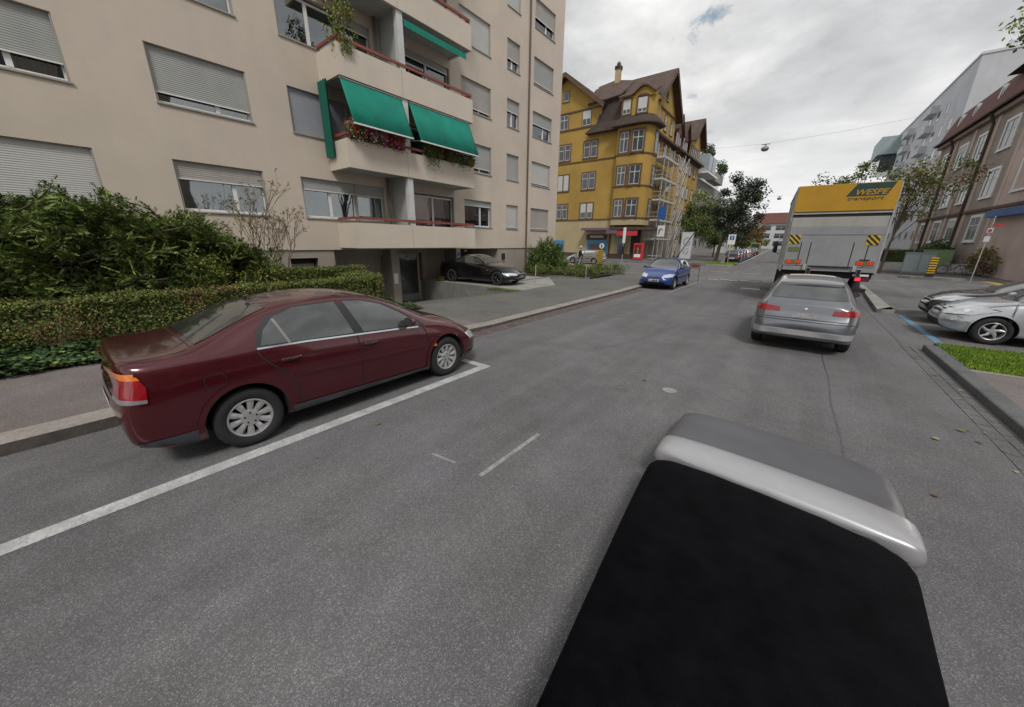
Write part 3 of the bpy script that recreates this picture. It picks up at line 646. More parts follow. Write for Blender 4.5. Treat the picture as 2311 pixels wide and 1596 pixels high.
# ------------------------------------------------------------------ cars
def lerp_tab(tab, y):
    if y <= tab[0][0]: return tab[0][1]
    for (a, va), (b, vb) in zip(tab, tab[1:]):
        if y <= b: return va+(vb-va)*(y-a)/(b-a)
    return tab[-1][1]
def apply_mods(o):
    dg = bpy.context.evaluated_depsgraph_get(); me = bpy.data.meshes.new_from_object(o.evaluated_get(dg)); old = o.data
    o.modifiers.clear(); o.data = me; bpy.data.meshes.remove(old)
class Car:
    """local axes: x lateral (centre 0), y from rear bumper 0 to nose L, z up"""
    def __init__(s, name, label, cat, S, paint, loc, rz, group=None):
        s.S = S; s.root = thing(name, label, cat, loc, rz, group); s.paint = paint
        s.shell()
    def shell(s):
        S = s.S; L_ = S['L']; st = S['st']; secs = []
        for y in st:
            zb = lerp_tab(S['zb'], y); wm = lerp_tab(S['wm'], y); wb = min(lerp_tab(S['wb'], y), wm-.005); zbt = lerp_tab(S['belt'], y); zt = lerp_tab(S['top'], y)
            wr = min(lerp_tab(S['wr'], y), wb-.02); zr = lerp_tab(S['zr'], y)
            zr = max(min(zr, zt-.012), zbt+.01); zt = max(zt, zr+.012)
            zm = zb+(zbt-zb)*.5
            h = [(0, zb), (wm*.55, zb), (wm*.93, zb+.01), (wm*.985, zb+.07), (wm, zm), (wm*.5+wb*.5+.012, zbt-.10), (wb, zbt),
                 (wb+(wr-wb)*.5+.012*(1 if zr > zbt+.15 else 0), zbt+(zr-zbt)*.5), (wr, zr), (wr*.80, zr+(zt-zr)*.62), (wr*.4, zt-.004), (0, zt)]
            secs.append((y, h))
        def shift(y, z):
            r = 0
            if y < .6: r = lerp_tab(S['rear'], z)*(1-y/.6)
            if y > L_-.7: r = -lerp_tab(S['front'], z)*(1-(L_-y)/.7)
            return y+r
        bm = bmesh.new(); rings = []
        for y, h in secs:
            full = h+[(-x, z) for x, z in h[-2:0:-1]]
            rings.append([bm.verts.new((x, shift(y, z), z)) for x, z in full])
        n = len(rings[0])
        for a, b in zip(rings, rings[1:]):
            for i in range(n): bm.faces.new((a[i], a[(i+1) % n], b[(i+1) % n], b[i]))
        for ring, sg, y0 in ((rings[0], -1, st[0]), (rings[-1], 1, st[-1])):
            cz = sum(v.co.z for v in ring)/n; prev = ring
            for k, (sc, dy) in enumerate(((.9, .012), (.5, .03))):
                cur = [bm.verts.new((v.co.x*sc, v.co.y+sg*dy, cz+(v.co.z-cz)*sc)) for v in ring]
                for i in range(n):
                    q = (prev[i], prev[(i+1) % n], cur[(i+1) % n], cur[i]); bm.faces.new(q if sg > 0 else q[::-1])
                prev = cur
            h2 = n//2     # close with strips of quads across
            for i in range(h2-1+1):
                a, b, c, d = prev[i], prev[i+1], prev[(n-i-1) % n], prev[(n-i) % n]
                vs = []
                for v in (a, b, c, d):
                    if v not in vs: vs.append(v)
                if len(vs) >= 3:
                    try: bm.faces.new(vs if sg > 0 else vs[::-1])
                    except ValueError: pass
        bmesh.ops.recalc_face_normals(bm, faces=bm.faces)
        for f in bm.faces: f.smooth = True
        me = bpy.data.meshes.new('body'); bm.to_mesh(me); bm.free()
        o = bpy.data.objects.new('body', me); COL.objects.link(o); o.data.materials.append(s.paint)
        m = o.modifiers.new('s', 'SUBSURF'); m.levels = 3; m.render_levels = 3
        apply_mods(o)
        bm = bmesh.new(); bm.from_mesh(o.data); s.bvh = BVHTree.FromBMesh(bm); bm.free()
        # wheel arches
        cut = MB()
        for wy in S['wheels']:
            for sx in (-1, 1):
                x1 = sx*(S['W']+.2); x0 = sx*(S['W']-.30); c = []
                prof = [(0, min(x0, x1)), (S['arch'], min(x0, x1)), (S['arch'], max(x0, x1)), (0, max(x0, x1))]
                vs = []; nn = 40
                for xx in (min(x0, x1), max(x0, x1)):
                    for k in range(nn):
                        a = 2*pi*k/nn; vs.append((xx, wy+S['arch']*cos(a), S['R']*1.02+S['arch']*sin(a)))
                cut.add(vs, [tuple(range(nn))[::-1], tuple(range(nn, 2*nn))]+[(k, (k+1) % nn, nn+(k+1) % nn, nn+k) for k in range(nn)])
        co = cut.build('cutter')
        md = o.modifiers.new('b', 'BOOLEAN'); md.operation = 'DIFFERENCE'; md.object = co; md.solver = 'EXACT'
        apply_mods(o); bpy.data.objects.remove(co)
        o.data.materials.clear(); o.data.materials.append(s.paint); o.data.materials.append(MT['dark'])
        for p in o.data.polygons:
            c = p.center; p.material_index = 0
            for wy in S['wheels']:
                r = math.hypot(c.y-wy, c.z-S['R']*1.02)
                if r < S['arch']+.004 and abs(c.x) > S['W']-.32 and (abs(p.normal.x) > .95 or r > S['arch']-.02) and (abs(c.x) < S['W']-.28 or abs(p.normal.x) < .5): 
                    n_ = Vector((0, c.y-wy, c.z-S['R']*1.02)).normalized()
                    if p.normal.dot(n_) < -.6 or abs(c.x) < S['W']-.28: p.material_index = 1; p.use_smooth = False
            if c.z < lerp_tab(S['zb'], c.y)+.03 and p.normal.z < -.3: p.material_index = 1
        o.parent = s.root; s.body = o
    def cast(s, o, d): 
        r = s.bvh.ray_cast(Vector(o), Vector(d)); return r
    def patch(s, name, poly, view, m, off=.004, side=1, step=.05, parent=None, curve=True, ext=0.0):
        """poly: 2D outline; view 'side' (y,z), 'rear' (x,z), 'front' (x,z), 'top' (x,y), or ('dir', vector)"""
        pts = []; n = len(poly)
        for i in range(n):
            a, b = Vector(poly[i]), Vector(poly[(i+1) % n]); k = max(1, int((b-a).length/step))
            for j in range(k): pts.append(a+(b-a)*j/k)
        nb = len(pts); edges = [(i, (i+1) % nb) for i in range(nb)]
        xs = [p.x for p in pts]; ys = [p.y for p in pts]
        x = min(xs)+step*.5
        inner = []
        while x < max(xs):
            y = min(ys)+step*.5
            while y < max(ys):
                inner.append(Vector((x, y))); y += step
            x += step
        def inside(p):
            c = False
            for i in range(nb):
                a, b = pts[i], pts[(i+1) % nb]
                if (a.y > p.y) != (b.y > p.y) and p.x < (b.x-a.x)*(p.y-a.y)/(b.y-a.y)+a.x: c = not c
            return c and min((p-q).length for q in pts) > step*.45
        inner = [p for p in inner if inside(p)]
        r = delaunay_2d_cdt(pts+inner, edges, [list(range(nb))], 1, 1e-5)
        V, F = r[0], r[2]; out = []; last = None
        for v in V:
            if view == 'side': o, d = (side*3, v.x, v.y), (-side, 0, 0)
            elif view == 'rear': o, d = (v.x, -3, v.y), (0, 1, 0)
            elif view == 'front': o, d = (v.x, s.S['L']+3, v.y), (0, -1, 0)
            elif view == 'top': o, d = (v.x, v.y, 4), (0, 0, -1)
            h = s.cast(o, d)
            if h[0] is None: out.append(None); continue
            out.append(h[0]-Vector(d)*0+h[1]*off*(1 if h[1].dot(Vector(d)) < 0 else -1)-Vector(d)*ext)
        mb = MB(); idx = {}
        for i, p in enumerate(out):
            if p is not None: idx[i] = len(mb.v); mb.v.append(tuple(p))
        for f in F:
            if all(i in idx for i in f): mb.f.append([idx[i] for i in f])
        mb.m = [0]*len(mb.f)
        o = mb.build(name, m, parent or s.root, smooth=True)
        if ext:
            md = o.modifiers.new('s', 'SOLIDIFY'); md.thickness = ext+.01; md.offset = -1
        return o
    def strip(s, name, line, view, m, w_=.008, off=.0045, side=1, parent=None, closed=False, thick=0):
        pts = [Vector(p) for p in line]
        if closed: pts.append(pts[0])
        den = []
        for a, b in zip(pts, pts[1:]):
            k = max(1, int((b-a).length/.04)); den += [a+(b-a)*j/k for j in range(k)]
        den.append(pts[-1]); mb = MB(); prev = None
        for i, p in enumerate(den):
            d = (den[min(i+1, len(den)-1)]-den[max(0, i-1)]).normalized(); nn = Vector((-d.y, d.x))*w_/2; cur = []
            for q in (p+nn, p-nn):
                if view == 'side': o, dd = (side*3, q.x, q.y), (-side, 0, 0)
                elif view == 'rear': o, dd = (q.x, -3, q.y), (0, 1, 0)
                elif view == 'front': o, dd = (q.x, s.S['L']+3, q.y), (0, -1, 0)
                else: o, dd = (q.x, q.y, 4), (0, 0, -1)
                h = s.cast(o, dd); cur.append(None if h[0] is None else h[0]-Vector(dd)*off)
            if prev and None not in cur and None not in prev: mb.quad(prev[0], prev[1], cur[1], cur[0])
            prev = cur
        if not mb.f: return None
        o = mb.build(name, m, parent or s.root)
        if thick: md = o.modifiers.new('s', 'SOLIDIFY'); md.thickness = thick; md.offset = -1
        return o
    def wheel(s, wy, sx, style='ten', rimmat='alloy'):
        R, W = s.S['R'], s.S['W']; xo = sx*(W-.015); tw = .20
        def X(a): return xo-sx*a
        r0 = R*.64
        h = MB(); prof = [(0, X(.10)), (r0*.98, X(.10)), (r0*.98, X(.12)), (0, X(.12))]
        h.lathe(prof, (0, wy, R), 'X', 'dark', 24); w_ = h.build('wheel', None, s.root)
        t = MB(); rr = R*.645
        t.lathe([(rr, X(.015)), (rr+.012, X(.0)), (R*.82, X(-.004)), (R*.94, X(.006)), (R*.99, X(.03)), (R, X(.05)), (R, X(.15)), (R*.98, X(.18)), (R*.85, X(tw)), (rr, X(tw-.02))], (0, wy, R), 'X', None, 48)
        t.build('tyre', 'tyre', w_, smooth=True)
        r = MB(); r.lathe([(rr+.003, X(.012)), (rr-.006, X(.006)), (rr-.018, X(.012)), (rr-.024, X(.05)), (rr-.03, X(.1))], (0, wy, R), 'X', None, 48)
        def spoke(a0, r1, r2, w1, w2, d1=.028, d2=.018, tw_=0, th=.02):
            vs = []
            for rad, wd, dep, aa in ((r1, w1, d1, a0), (r1+(r2-r1)*.5, (w1+w2)/2, (d1+d2)/2-.006, a0+tw_*.5), (r2, w2, d2, a0+tw_)):
                c, s_ = cos(aa), sin(aa)
                for q in (-1, 1):
                    y = rad*c-q*wd*s_; z = rad*s_+q*wd*c
                    vs.append((X(dep+.006), wy+y, R+z))
                vs.append((X(dep-.004), wy+rad*c, R+rad*s_))
                for q in (-1, 1):
                    y = rad*c-q*wd*s_; z = rad*s_+q*wd*c; vs.append((X(dep+.03), wy+y, R+z))
            fs = []
            for k in range(2):
                b = k*5; n_ = b+5; fs += [(b, b+2, n_+2, n_), (b+2, b+1, n_+1, n_+2), (b, b+3, n_+3, n_), (b+1, b+4, n_+4, n_+1)]
            r.add(vs, fs)
        k = rr-.016
        if style == 'ten':
            for i in range(10): spoke(2*pi*i/10+.17, .07, k, .021, .034*R/.32)
            r.lathe([(0, X(.012)), (.05, X(.012)), (.085, X(.02)), (.09, X(.04))], (0, wy, R), 'X', None, 24)
        elif style == 'five':
            for i in range(5):
                spoke(2*pi*i/5+.2, .03, k, .028, .03); 
            r.lathe([(0, X(.015)), (.045, X(.018)), (.05, X(.05))], (0, wy, R), 'X', None, 20)
        elif style == 'twin':
            for i in range(5):
                for d in (-.12, .12): spoke(2*pi*i/5+.3+d*.3, .04, k, .012, .014, tw_=d*.8)
            r.lathe([(0, X(.015)), (.045, X(.018)), (.05, X(.05))], (0, wy, R), 'X', None, 20)
        elif style == 'swirl':
            for i in range(5): spoke(2*pi*i/5+.1, .02, k, .036, .018, tw_=.42)
            r.lathe([(0, X(.012)), (.04, X(.015)), (.045, X(.05))], (0, wy, R), 'X', None, 20)
        n0 = len(r.f)
        if style == 'ten':
            for i in range(5):
                a = 2*pi*i/5+.3; r.lathe([(0, X(.008)), (.010, X(.008)), (.010, X(.03))], (0, wy+.055*cos(a), R+.055*sin(a)), 'X', None, 8)
        r.mats = [MT[rimmat], MT['dark']]; r.m = [0]*n0+[1]*(len(r.f)-n0)
        ro = r.build('rim', None, w_)
        return w_
    def wheels(s, style='ten', rimmat='alloy', only=None):
        for wy in s.S['wheels']:
            for sx in (-1, 1): s.wheel(wy, sx, style, rimmat)
    def mirror(s, y, z, x, sx, col=None):
        m = MB(); 
        pr = [(-.07, -.05), (-.075, .03), (-.055, .065), (.055, .07), (.075, .04), (.06, -.045)]
        # lateral housing: loft along y
        vs = []; prof = [(0, 1.0), (.03, 1.02), (.07, .85), (.10, .45)]; n = 10
        for dy, sc in prof:
            for i in range(n):
                a = 2*pi*i/n; vs.append((sx*(x+.105+.105*sc*cos(a)*(1-.0)), y+dy, z+.065*sc*sin(a)+.01))
        fs = [(i+k*n, (i+1) % n+k*n, (i+1) % n+(k+1)*n, i+(k+1)*n) for k in range(3) for i in range(n)]+[tuple(range(n)), tuple(range(3*n, 4*n))]
        m.add(vs, fs); m.box(min(sx*(x-.03), sx*(x+.06)), max(sx*(x-.03), sx*(x+.06)), y+.02, y+.07, z-.055, z-.02)
        o = m.build('wing_mirror', col or s.paint, s.root, smooth=True)
        g_ = MB(); g_.lathe([(0, 0), (.09, 0)], (0, 0, 0), 'Y', None, 16)
        q = g_.build('mirror_glass', 'car_glass', o); q.data.transform(Matrix.Translation((sx*(x+.105), y-.004, z+.01)) @ Matrix.Diagonal((1, 1, .62, 1)))
    def handle(s, y, z, sx, m=None):
        h = s.cast((sx*3, y, z), (-sx, 0, 0))[0]
        if h is None: return
        mb = MB(); x = abs(h.x); n = 6; vs = []
        for i in range(n+1):
            t = i/n; yy = y-.10+.2*t; d = .012+.02*sin(pi*t)
            vs += [(sx*(x-.012), yy, z-.017), (sx*(x+d), yy, z-.014), (sx*(x+d), yy, z+.012), (sx*(x-.012), yy, z+.017)]
        fs = [(4*i+j, 4*i+(j+1) % 4, 4*i+4+(j+1) % 4, 4*i+4+j) for i in range(n) for j in range(4)]+[(0, 1, 2, 3), (4*n, 4*n+3, 4*n+2, 4*n+1)]
        mb.add(vs, fs); o = mb.build('door_handle', m or s.paint, s.root, smooth=True)
        s.patch('handle_recess', [(y-.07, z-.035), (y+.07, z-.035), (y+.08, z+.01), (y-.08, z+.01)], 'side', 'dark', off=.003, side=sx, parent=o)
    def plate(s, view, x, z, w_=.26, h=.055, m='plate'):
        s.patch('number_plate', [(x-w_, z-h), (x+w_, z-h), (x+w_, z+h), (x-w_, z+h)], view, m, off=.006, step=.12)
def sides(fn):
    for sx in (1, -1): fn(sx)

# --- maroon saloon
SED = dict(L=4.60, W=.88, R=.318, arch=.375, wheels=(.95, 3.65),
    st=[0, .025, .07, .2, .4, .62, .85, 1.1, 1.4, 1.75, 2.1, 2.5, 2.85, 3.15, 3.4, 3.55, 3.75, 4.0, 4.25, 4.42, 4.54, 4.6],
    zb=[(0, .30), (.2, .22), (.8, .19), (3.8, .17), (4.4, .19), (4.6, .26)],
    wm=[(0, .74), (.025, .785), (.07, .825), (.2, .868), (.4, .888), (1, .895), (3.6, .89), (4.0, .875), (4.25, .83), (4.42, .75), (4.54, .62), (4.6, .5)],
    wb=[(0, .68), (.07, .76), (.2, .80), (.5, .83), (1.4, .85), (3.0, .845), (3.5, .81), (4.0, .75), (4.4, .62), (4.6, .45)],
    belt=[(0, .99), (.07, 1.03), (.5, 1.035), (1.2, 1.03), (2.0, .99), (3.0, .935), (3.5, .90), (4.0, .80), (4.3, .70), (4.5, .60), (4.6, .54)],
    top=[(0, 1.045), (.025, 1.085), (.07, 1.095), (.2, 1.09), (.4, 1.09), (.62, 1.10), (.85, 1.20), (1.1, 1.315), (1.4, 1.42), (1.75, 1.46), (2.1, 1.465), (2.5, 1.435), (2.85, 1.33), (3.15, 1.18), (3.4, 1.045), (3.55, .99), (3.75, .955), (4.0, .89), (4.25, .80), (4.42, .70), (4.54, .62), (4.6, .56)],
    wr=[(0, .60), (.07, .69), (.4, .755), (.62, .76), (.85, .69), (1.1, .635), (1.4, .64), (1.75, .635), (2.5, .64), (2.85, .665), (3.15, .69), (3.4, .745), (3.55, .74), (4.0, .66), (4.6, .35)],
    zr=[(0, 1.02), (.07, 1.075), (.5, 1.07), (.72, 1.08), (.85, 1.15), (1.1, 1.275), (1.4, 1.365), (1.75, 1.405), (2.1, 1.41), (2.5, 1.37), (2.85, 1.26), (3.15, 1.10), (3.4, .96), (3.55, .93), (4.0, .83), (4.6, .55)],
    rear=[(.2, .18), (.35, .09), (.55, .06), (.68, .09), (.74, .14), (.95, .17), (1.08, .12)],
    front=[(.2, .12), (.35, .02), (.5, 0), (.6, .05), (.75, .12), (.9, .2)])
mar = car_paint('paint_maroon', (.082, .0066, .0125), .35, .2)
c = Car('parked_car', 'dark maroon four door saloon with silver ten spoke wheels parked at the left kerb', 'car', SED, mar, (-5.04, -.02, 0), 0)
def sed_side(sx):
    gl_r = [(1.17, 1.045), (1.24, 1.18), (1.36, 1.29), (1.6, 1.365), (2.06, 1.375), (2.17, .995)]
    gl_f = [(2.30, .985), (2.16, 1.37), (2.40, 1.35), (2.66, 1.275), (2.9, 1.14), (3.14, .96), (3.12, .93)]
    c.patch('window_surround', [(1.13, 1.02), (1.18, 1.19), (1.31, 1.31), (1.58, 1.38), (2.1, 1.392), (2.42, 1.365), (2.70, 1.285), (2.98, 1.12), (3.26, .925), (3.25, .90), (2.2, .965)], 'side', 'rubber', off=.002, side=sx)
    c.patch('rear_door_window', gl_r, 'side', 'car_glass', off=.005, side=sx); c.patch('front_door_window', gl_f, 'side', 'car_glass', off=.005, side=sx)
    c.strip('window_divider', [(1.44, 1.025), (1.36, 1.28)], 'side', 'rail_metal', .028, .008, sx)
    c.strip('chrome_strip', [(1.13, 1.025), (1.6, 1.01), (2.2, .972), (2.8, .935), (3.14, .905)], 'side', 'chrome', .018, .010, sx)
    c.strip('door_seam', [(1.13, 1.02), (1.14, .95), (1.2, .86), (1.33, .74), (1.43, .56), (1.45, .27), (3.28, .22)], 'side', 'dark', .013, .0045, sx)
    c.strip('door_seam', [(2.20, .965), (2.215, .8), (2.22, .6), (2.20, .25)], 'side', 'dark', .013, .0045, sx)
    c.strip('door_seam', [(3.22, .905), (3.28, .75), (3.30, .55), (3.28, .22)], 'side', 'dark', .013, .0045, sx)
    c.strip('rub_strip', [(1.42, .665), (2.2, .635), (3.27, .60)], 'side', mar, .030, .010, sx, thick=.01)
    c.patch('sill_cladding', [(1.35, .19), (1.345, .325), (2.2, .30), (3.28, .27), (3.28, .165), (2.2, .175)], 'side', 'cladding', off=.014, side=sx)
    c.patch('bumper_cladding', [(.12, .25), (.02, .365), (.3, .372), (.583, .378), (.59, .25), (.4, .235)], 'side', 'cladding', off=.010, side=sx)
    c.patch('bumper_cladding', [(4.05, .2), (4.06, .29), (4.3, .30), (4.5, .32), (4.5, .24), (4.3, .2)], 'side', 'cladding', off=.010, side=sx)
    for wy in c.S['wheels']:
        a0, a1 = (-.15, pi+.15)
        c.strip('arch_lip', [(wy+(c.S['arch']+.028)*cos(a0+(a1-a0)*i/24), c.S['R']*1.02+(c.S['arch']+.028)*sin(a0+(a1-a0)*i/24)) for i in range(25)], 'side', mar, .05, .014, sx, thick=.012)
    c.handle(1.41, .865, sx); c.handle(2.36, .835, sx)
    c.mirror(2.93, 1.0, .80, sx)
    if sx > 0:
        c.strip('fuel_flap', [(.74+.085*cos(2*pi*i/20), .80+.085*sin(2*pi*i/20)) for i in range(20)], 'side', 'dark', .006, .004, sx, closed=True)
    c.patch('side_repeater', [(3.33, .565), (3.43, .56), (3.42, .605), (3.35, .61)], 'side', 'lamp_orange', off=.01, side=sx)
    tl = c.patch('tail_light', [(.00, .775), (.27, .765), (.285, .87), (.26, .935), (.0, .945)], 'side', 'lamp_red', off=.012, side=sx, step=.03)
    c.patch('indicator_lens', [(.0, .945), (.265, .935), (.25, .965), (.12, .985), (.0, .985)], 'side', 'lamp_orange', off=.015, side=sx, parent=tl, step=.03)
    c.patch('reverse_lens', [(.0, .735), (.265, .735), (.27, .765), (.0, .785)], 'side', 'lamp_grey', off=.014, side=sx, parent=tl, step=.03)
    def rp(q): return [(sx*a, b) for a, b in (q if sx > 0 else q[::-1])]
    c.patch('tail_light', rp([(.50, .78), (.80, .775), (.80, .945), (.49, .96)]), 'rear', 'lamp_red', off=.012, step=.03)
    c.patch('indicator_lens', rp([(.49, .96), (.80, .945), (.79, .99), (.50, 1.01)]), 'rear', 'lamp_orange', off=.014, step=.03)
    c.patch('reverse_lens', rp([(.50, .74), (.80, .735), (.80, .775), (.50, .78)]), 'rear', 'lamp_grey', off=.013, step=.03)
    hl = [(.42, .48), (.80, .50), (.80, .62), (.6, .63), (.40, .58)] if sx > 0 else [(-.42, .48), (-.40, .58), (-.6, .63), (-.80, .62), (-.80, .50)]
    c.patch('headlight', hl, 'front', 'lamp_clear', off=.008, step=.04)
    c.strip('boot_seam', [(sx*.70, .50), (sx*.72, .66)], 'top', 'dark', .008, .003) if 0 else None
    c.strip('bonnet_seam', [(sx*.66, 3.55), (sx*.64, 4.0), (sx*.52, 4.35)], 'top', 'dark', .008, .002)
sides(sed_side)
c.patch('rear_window', [(-.60, .70), (.60, .70), (.56, 1.05), (.50, 1.38), (-.50, 1.38), (-.56, 1.05)], 'top', 'car_glass', off=.005)
c.patch('windscreen', [(-.52, 2.62), (.52, 2.62), (.63, 3.0), (.70, 3.36), (0, 3.46), (-.70, 3.36), (-.63, 3.0)], 'top', 'car_glass', off=.005)
c.strip('boot_seam', [(-.66, .62), (-.70, .15)], 'top', 'dark', .008, .002); c.strip('boot_seam', [(.66, .62), (.70, .15)], 'top', 'dark', .008, .002); c.strip('boot_seam', [(-.6, .66), (.6, .66)], 'top', 'dark', .008, .002)
c.plate('rear', 0, .62); c.strip('bumper_seam', [(-.8, .74), (.8, .74)], 'rear', 'dark', .01, .003)
c.patch('grille', [(-.32, .44), (.32, .44), (.35, .53), (-.35, .53)], 'front', 'dark')
an = MB(); an.tube([(0, 1.33, 1.42), (0, 1.34, 1.46)], .02, 'dark', 8); an.tube([(0, 1.335, 1.455), (0, 1.0, 1.60)], .006, 'dark', 6); an.tube([(0, 1.335, 1.45), (.25, 1.5, 1.45)], .004, 'dark', 5)
an.build('aerial', None, c.root)
c.wheels('ten')

# --- generic hatchback shell (scaled per car)
def hatch_spec(L_=4.1, W=.84, H=1.42, wheels=(.75, 3.2), R=.30, nose=.66, slant=.42, bonnet=1.0, arch=.35, belt=.92, tail=.9, rb=.12):
    f = L_/4.1; wh = wheels
    ws = L_-bonnet          # windscreen base
    rt = slant              # rear roof edge (y)
    return dict(L=L_, W=W, R=R, arch=arch, wheels=wh,
        st=[0, .06, .16, .3, .45, .65, .9, 1.25, 1.6, 2.0, ws-1.0, ws-.75, ws-.45, ws-.2, ws, ws+.2, L_-.55, L_-.35, L_-.18, L_-.06, L_],
        zb=[(0, .30), (.25, .21), (L_-.6, .18), (L_-.2, .20), (L_, .28)],
        wm=[(0, W*.80), (.06, W*.88), (.16, W*.95), (.3, W*.99), (.6, W+.012), (L_-.9, W+.01), (L_-.55, W*.985), (L_-.35, W*.94), (L_-.18, W*.86), (L_-.06, W*.74), (L_, W*.62)],
        wb=[(0, W*.76), (.06, W*.83), (.16, W*.90), (.4, W*.94), (1.5, W*.955), (ws-.3, W*.95), (ws+.2, W*.90), (L_-.4, W*.80), (L_-.1, W*.62), (L_, W*.5)],
        belt=[(0, tail*.94), (.1, tail), (.5, belt+.03), (1.5, belt+.01), (ws-.6, belt-.02), (ws, belt-.04), (L_-.5, nose+.10), (L_-.2, nose), (L_, nose-.10)],
        top=[(0, tail+.01), (.06, tail+.06), (.16, tail+.12 if rt > .25 else H-.25), (rt*.75, H-.20), (rt, H-.075), (rt+.3, H-.02), (1.6, H), (2.0, H), (ws-1.0, H-.03), (ws-.75, H-.12), (ws-.45, H-.27), (ws-.2, H-.39), (ws, max(belt+.04, H-.48)), (ws+.2, belt+.005), (L_-.55, nose+.16), (L_-.35, nose+.09), (L_-.18, nose+.02), (L_-.06, nose-.05), (L_, nose-.09)],
        wr=[(0, W*.6), (.2, W*.70), (rt, W*.68), (1.5, W*.67), (ws-1.0, W*.68), (ws-.4, W*.78), (ws, W*.84), (L_-.5, W*.7), (L_, W*.4)],
        zr=[(0, tail-.0), (.12, tail+.05), (rt*.8, H-.25), (rt, H-.14), (rt+.3, H-.075), (1.6, H-.06), (2.0, H-.06), (ws-1.0, H-.09), (ws-.75, H-.18), (ws-.45, H-.33), (ws-.2, belt+.04), (ws+.2, belt-.02), (L_-.5, nose+.12), (L_, nose-.09)],
        rear=[(.2, rb+.02), (.35, .02), (.5, 0), (.6, .02), (.68, rb*.6), (.95, rb), (1.3, rb)],
        front=[(.2, .10), (.35, .01), (.5, 0), (.62, .04), (.8, .14)], ws=ws, rt=rt, H=H, B=belt)
def hatch(name, label, S, paint, loc, rz, style='five', rimmat='alloy', doors=5, lamps='rear', seams=True, group=None, tail=None, cladding=True, plate=True, handle_m=None):
    c = Car(name, label, 'car', S, paint, loc, rz, group); ws, rt, H, B, W, L_ = S['ws'], S['rt'], S['H'], S['B'], S['W'], S['L']
    zt = H-.12; r0 = max(rt+.1, .5)
    def fn(sx):
        mid = 2.0 if doors == 5 else 1.75
        c.patch('window_surround', [(r0-.08, B+.035), (r0+.10, zt-.08), (r0+.35, zt+.02), (mid, zt+.035), (ws-1.0, zt+.01), (ws-.7, zt-.12), (ws-.38, zt-.30), (ws-.10, B+.0), (ws-.12, B-.02), (1.5, B+.015)], 'side', 'rubber', off=.002, side=sx)
        c.patch('rear_side_window', [(r0, B+.05), (r0+.15, zt-.09), (r0+.38, zt-.01), (mid-.09, zt), (mid-.05, B+.035)], 'side', 'car_glass', off=.005, side=sx)
        c.patch('front_side_window', [(mid+.04, B+.03), (mid, zt), (ws-1.02, zt-.02), (ws-.74, zt-.14), (ws-.45, zt-.31), (ws-.22, B+.01)], 'side', 'car_glass', off=.005, side=sx)
        if seams:
            xs = [mid, ws-.02]+([1.05] if doors == 5 else [])
            for y in xs: c.strip('door_seam', [(y, B-.0), (y+.03, B-.2), (y+.02, .5), (y-.02, .24)], 'side', 'dark', .008, .004, sx)
            c.handle(mid-.18 if doors == 5 else mid+.2, B-.13, sx, handle_m)
            if doors == 5: c.handle(mid+.85 if 0 else 1.18, B-.12, sx, handle_m)
            c.mirror(ws-.38, B+.06, W*.93, sx, 'rubber' if name == 'silver' else None)
            if cladding: c.strip('rub_strip', [(1.15, .56), (ws, .54)], 'side', 'rubber', .05, .010, sx, thick=.01)
            for wy in S['wheels']:
                c.strip('arch_lip', [(wy+(S['arch']+.018)*cos(-.1+(pi+.2)*i/20), S['R']*1.02+(S['arch']+.018)*sin(-.1+(pi+.2)*i/20)) for i in range(21)], 'side', paint, .034, .010, sx, thick=.01)
        tz = tail or (.72, .92)
        pr = [(W*.48, tz[0]), (W*.97, tz[0]), (W*.97, tz[1]), (W*.50, tz[1]-.02)]
        if sx < 0: pr = [(-a, b) for a, b in pr][::-1]
        c.patch('tail_light', pr, 'rear', 'lamp_red', off=.01, step=.04)
        c.patch('tail_light', [(0.0, tz[0]), (.22, tz[0]+.02), (.2, tz[1]), (0, tz[1])], 'side', 'lamp_red', off=.01, side=sx, step=.04)
        nz = L_
        hz = lerp_tab(S['belt'], L_-.3)
        pr = [(W*.42, hz-.14), (W*.9, hz-.10), (W*.93, hz+.03), (W*.7, hz+.03), (W*.44, hz-.02)]
        if sx < 0: pr = [(-a, b) for a, b in pr][::-1]
        c.patch('headlight', pr, 'front', 'lamp_clear', off=.01, step=.04)
    sides(fn)
    c.patch('windscreen', [(-W*.60, ws-.93), (W*.60, ws-.93), (W*.72, ws-.45), (W*.80, ws-.06), (0, ws+.03), (-W*.80, ws-.06), (-W*.72, ws-.45)], 'top', 'car_glass', off=.005)
    c.patch('rear_window', [(-W*.72, S['belt'][1][1]+.11), (W*.72, S['belt'][1][1]+.11), (W*.60, H-.12), (-W*.60, H-.12)], 'rear', 'car_glass', off=.006)
    hz = lerp_tab(S['belt'], L_-.2)
    c.patch('grille', [(-W*.36, hz-.15), (W*.36, hz-.15), (W*.38, hz-.06), (-W*.38, hz-.06)], 'front', 'dark', off=.006)
    c.patch('air_intake', [(-W*.62, .26), (W*.62, .26), (W*.6, .36), (-W*.6, .36)], 'front', 'dark', off=.006)
    if plate: c.plate('front', 0, .44); c.plate('rear', 0, .58)
    c.wheels(style, rimmat)
    return c
sil = car_paint('paint_silver', (.20, .21, .235), .55, .28)
S1 = hatch_spec(4.17, .85, 1.46, (.85, 3.39), .30, nose=.66, slant=.66, bonnet=1.0, belt=.90, tail=.96, rb=.16)
c = hatch('parked_car', 'silver grey hatchback driving behind the yellow topped truck in the right lane', S1, sil, (.28, 8.95, 0), 0, tail=(.81, .92), plate=False)
c.root.name = 'hatchback_car'
c.strip('bumper_band', [(-.84, .42), (.84, .42)], 'rear', car_paint('paint_bumper_pale', (.50, .50, .52), .2, .4), .11, .018, thick=.015)
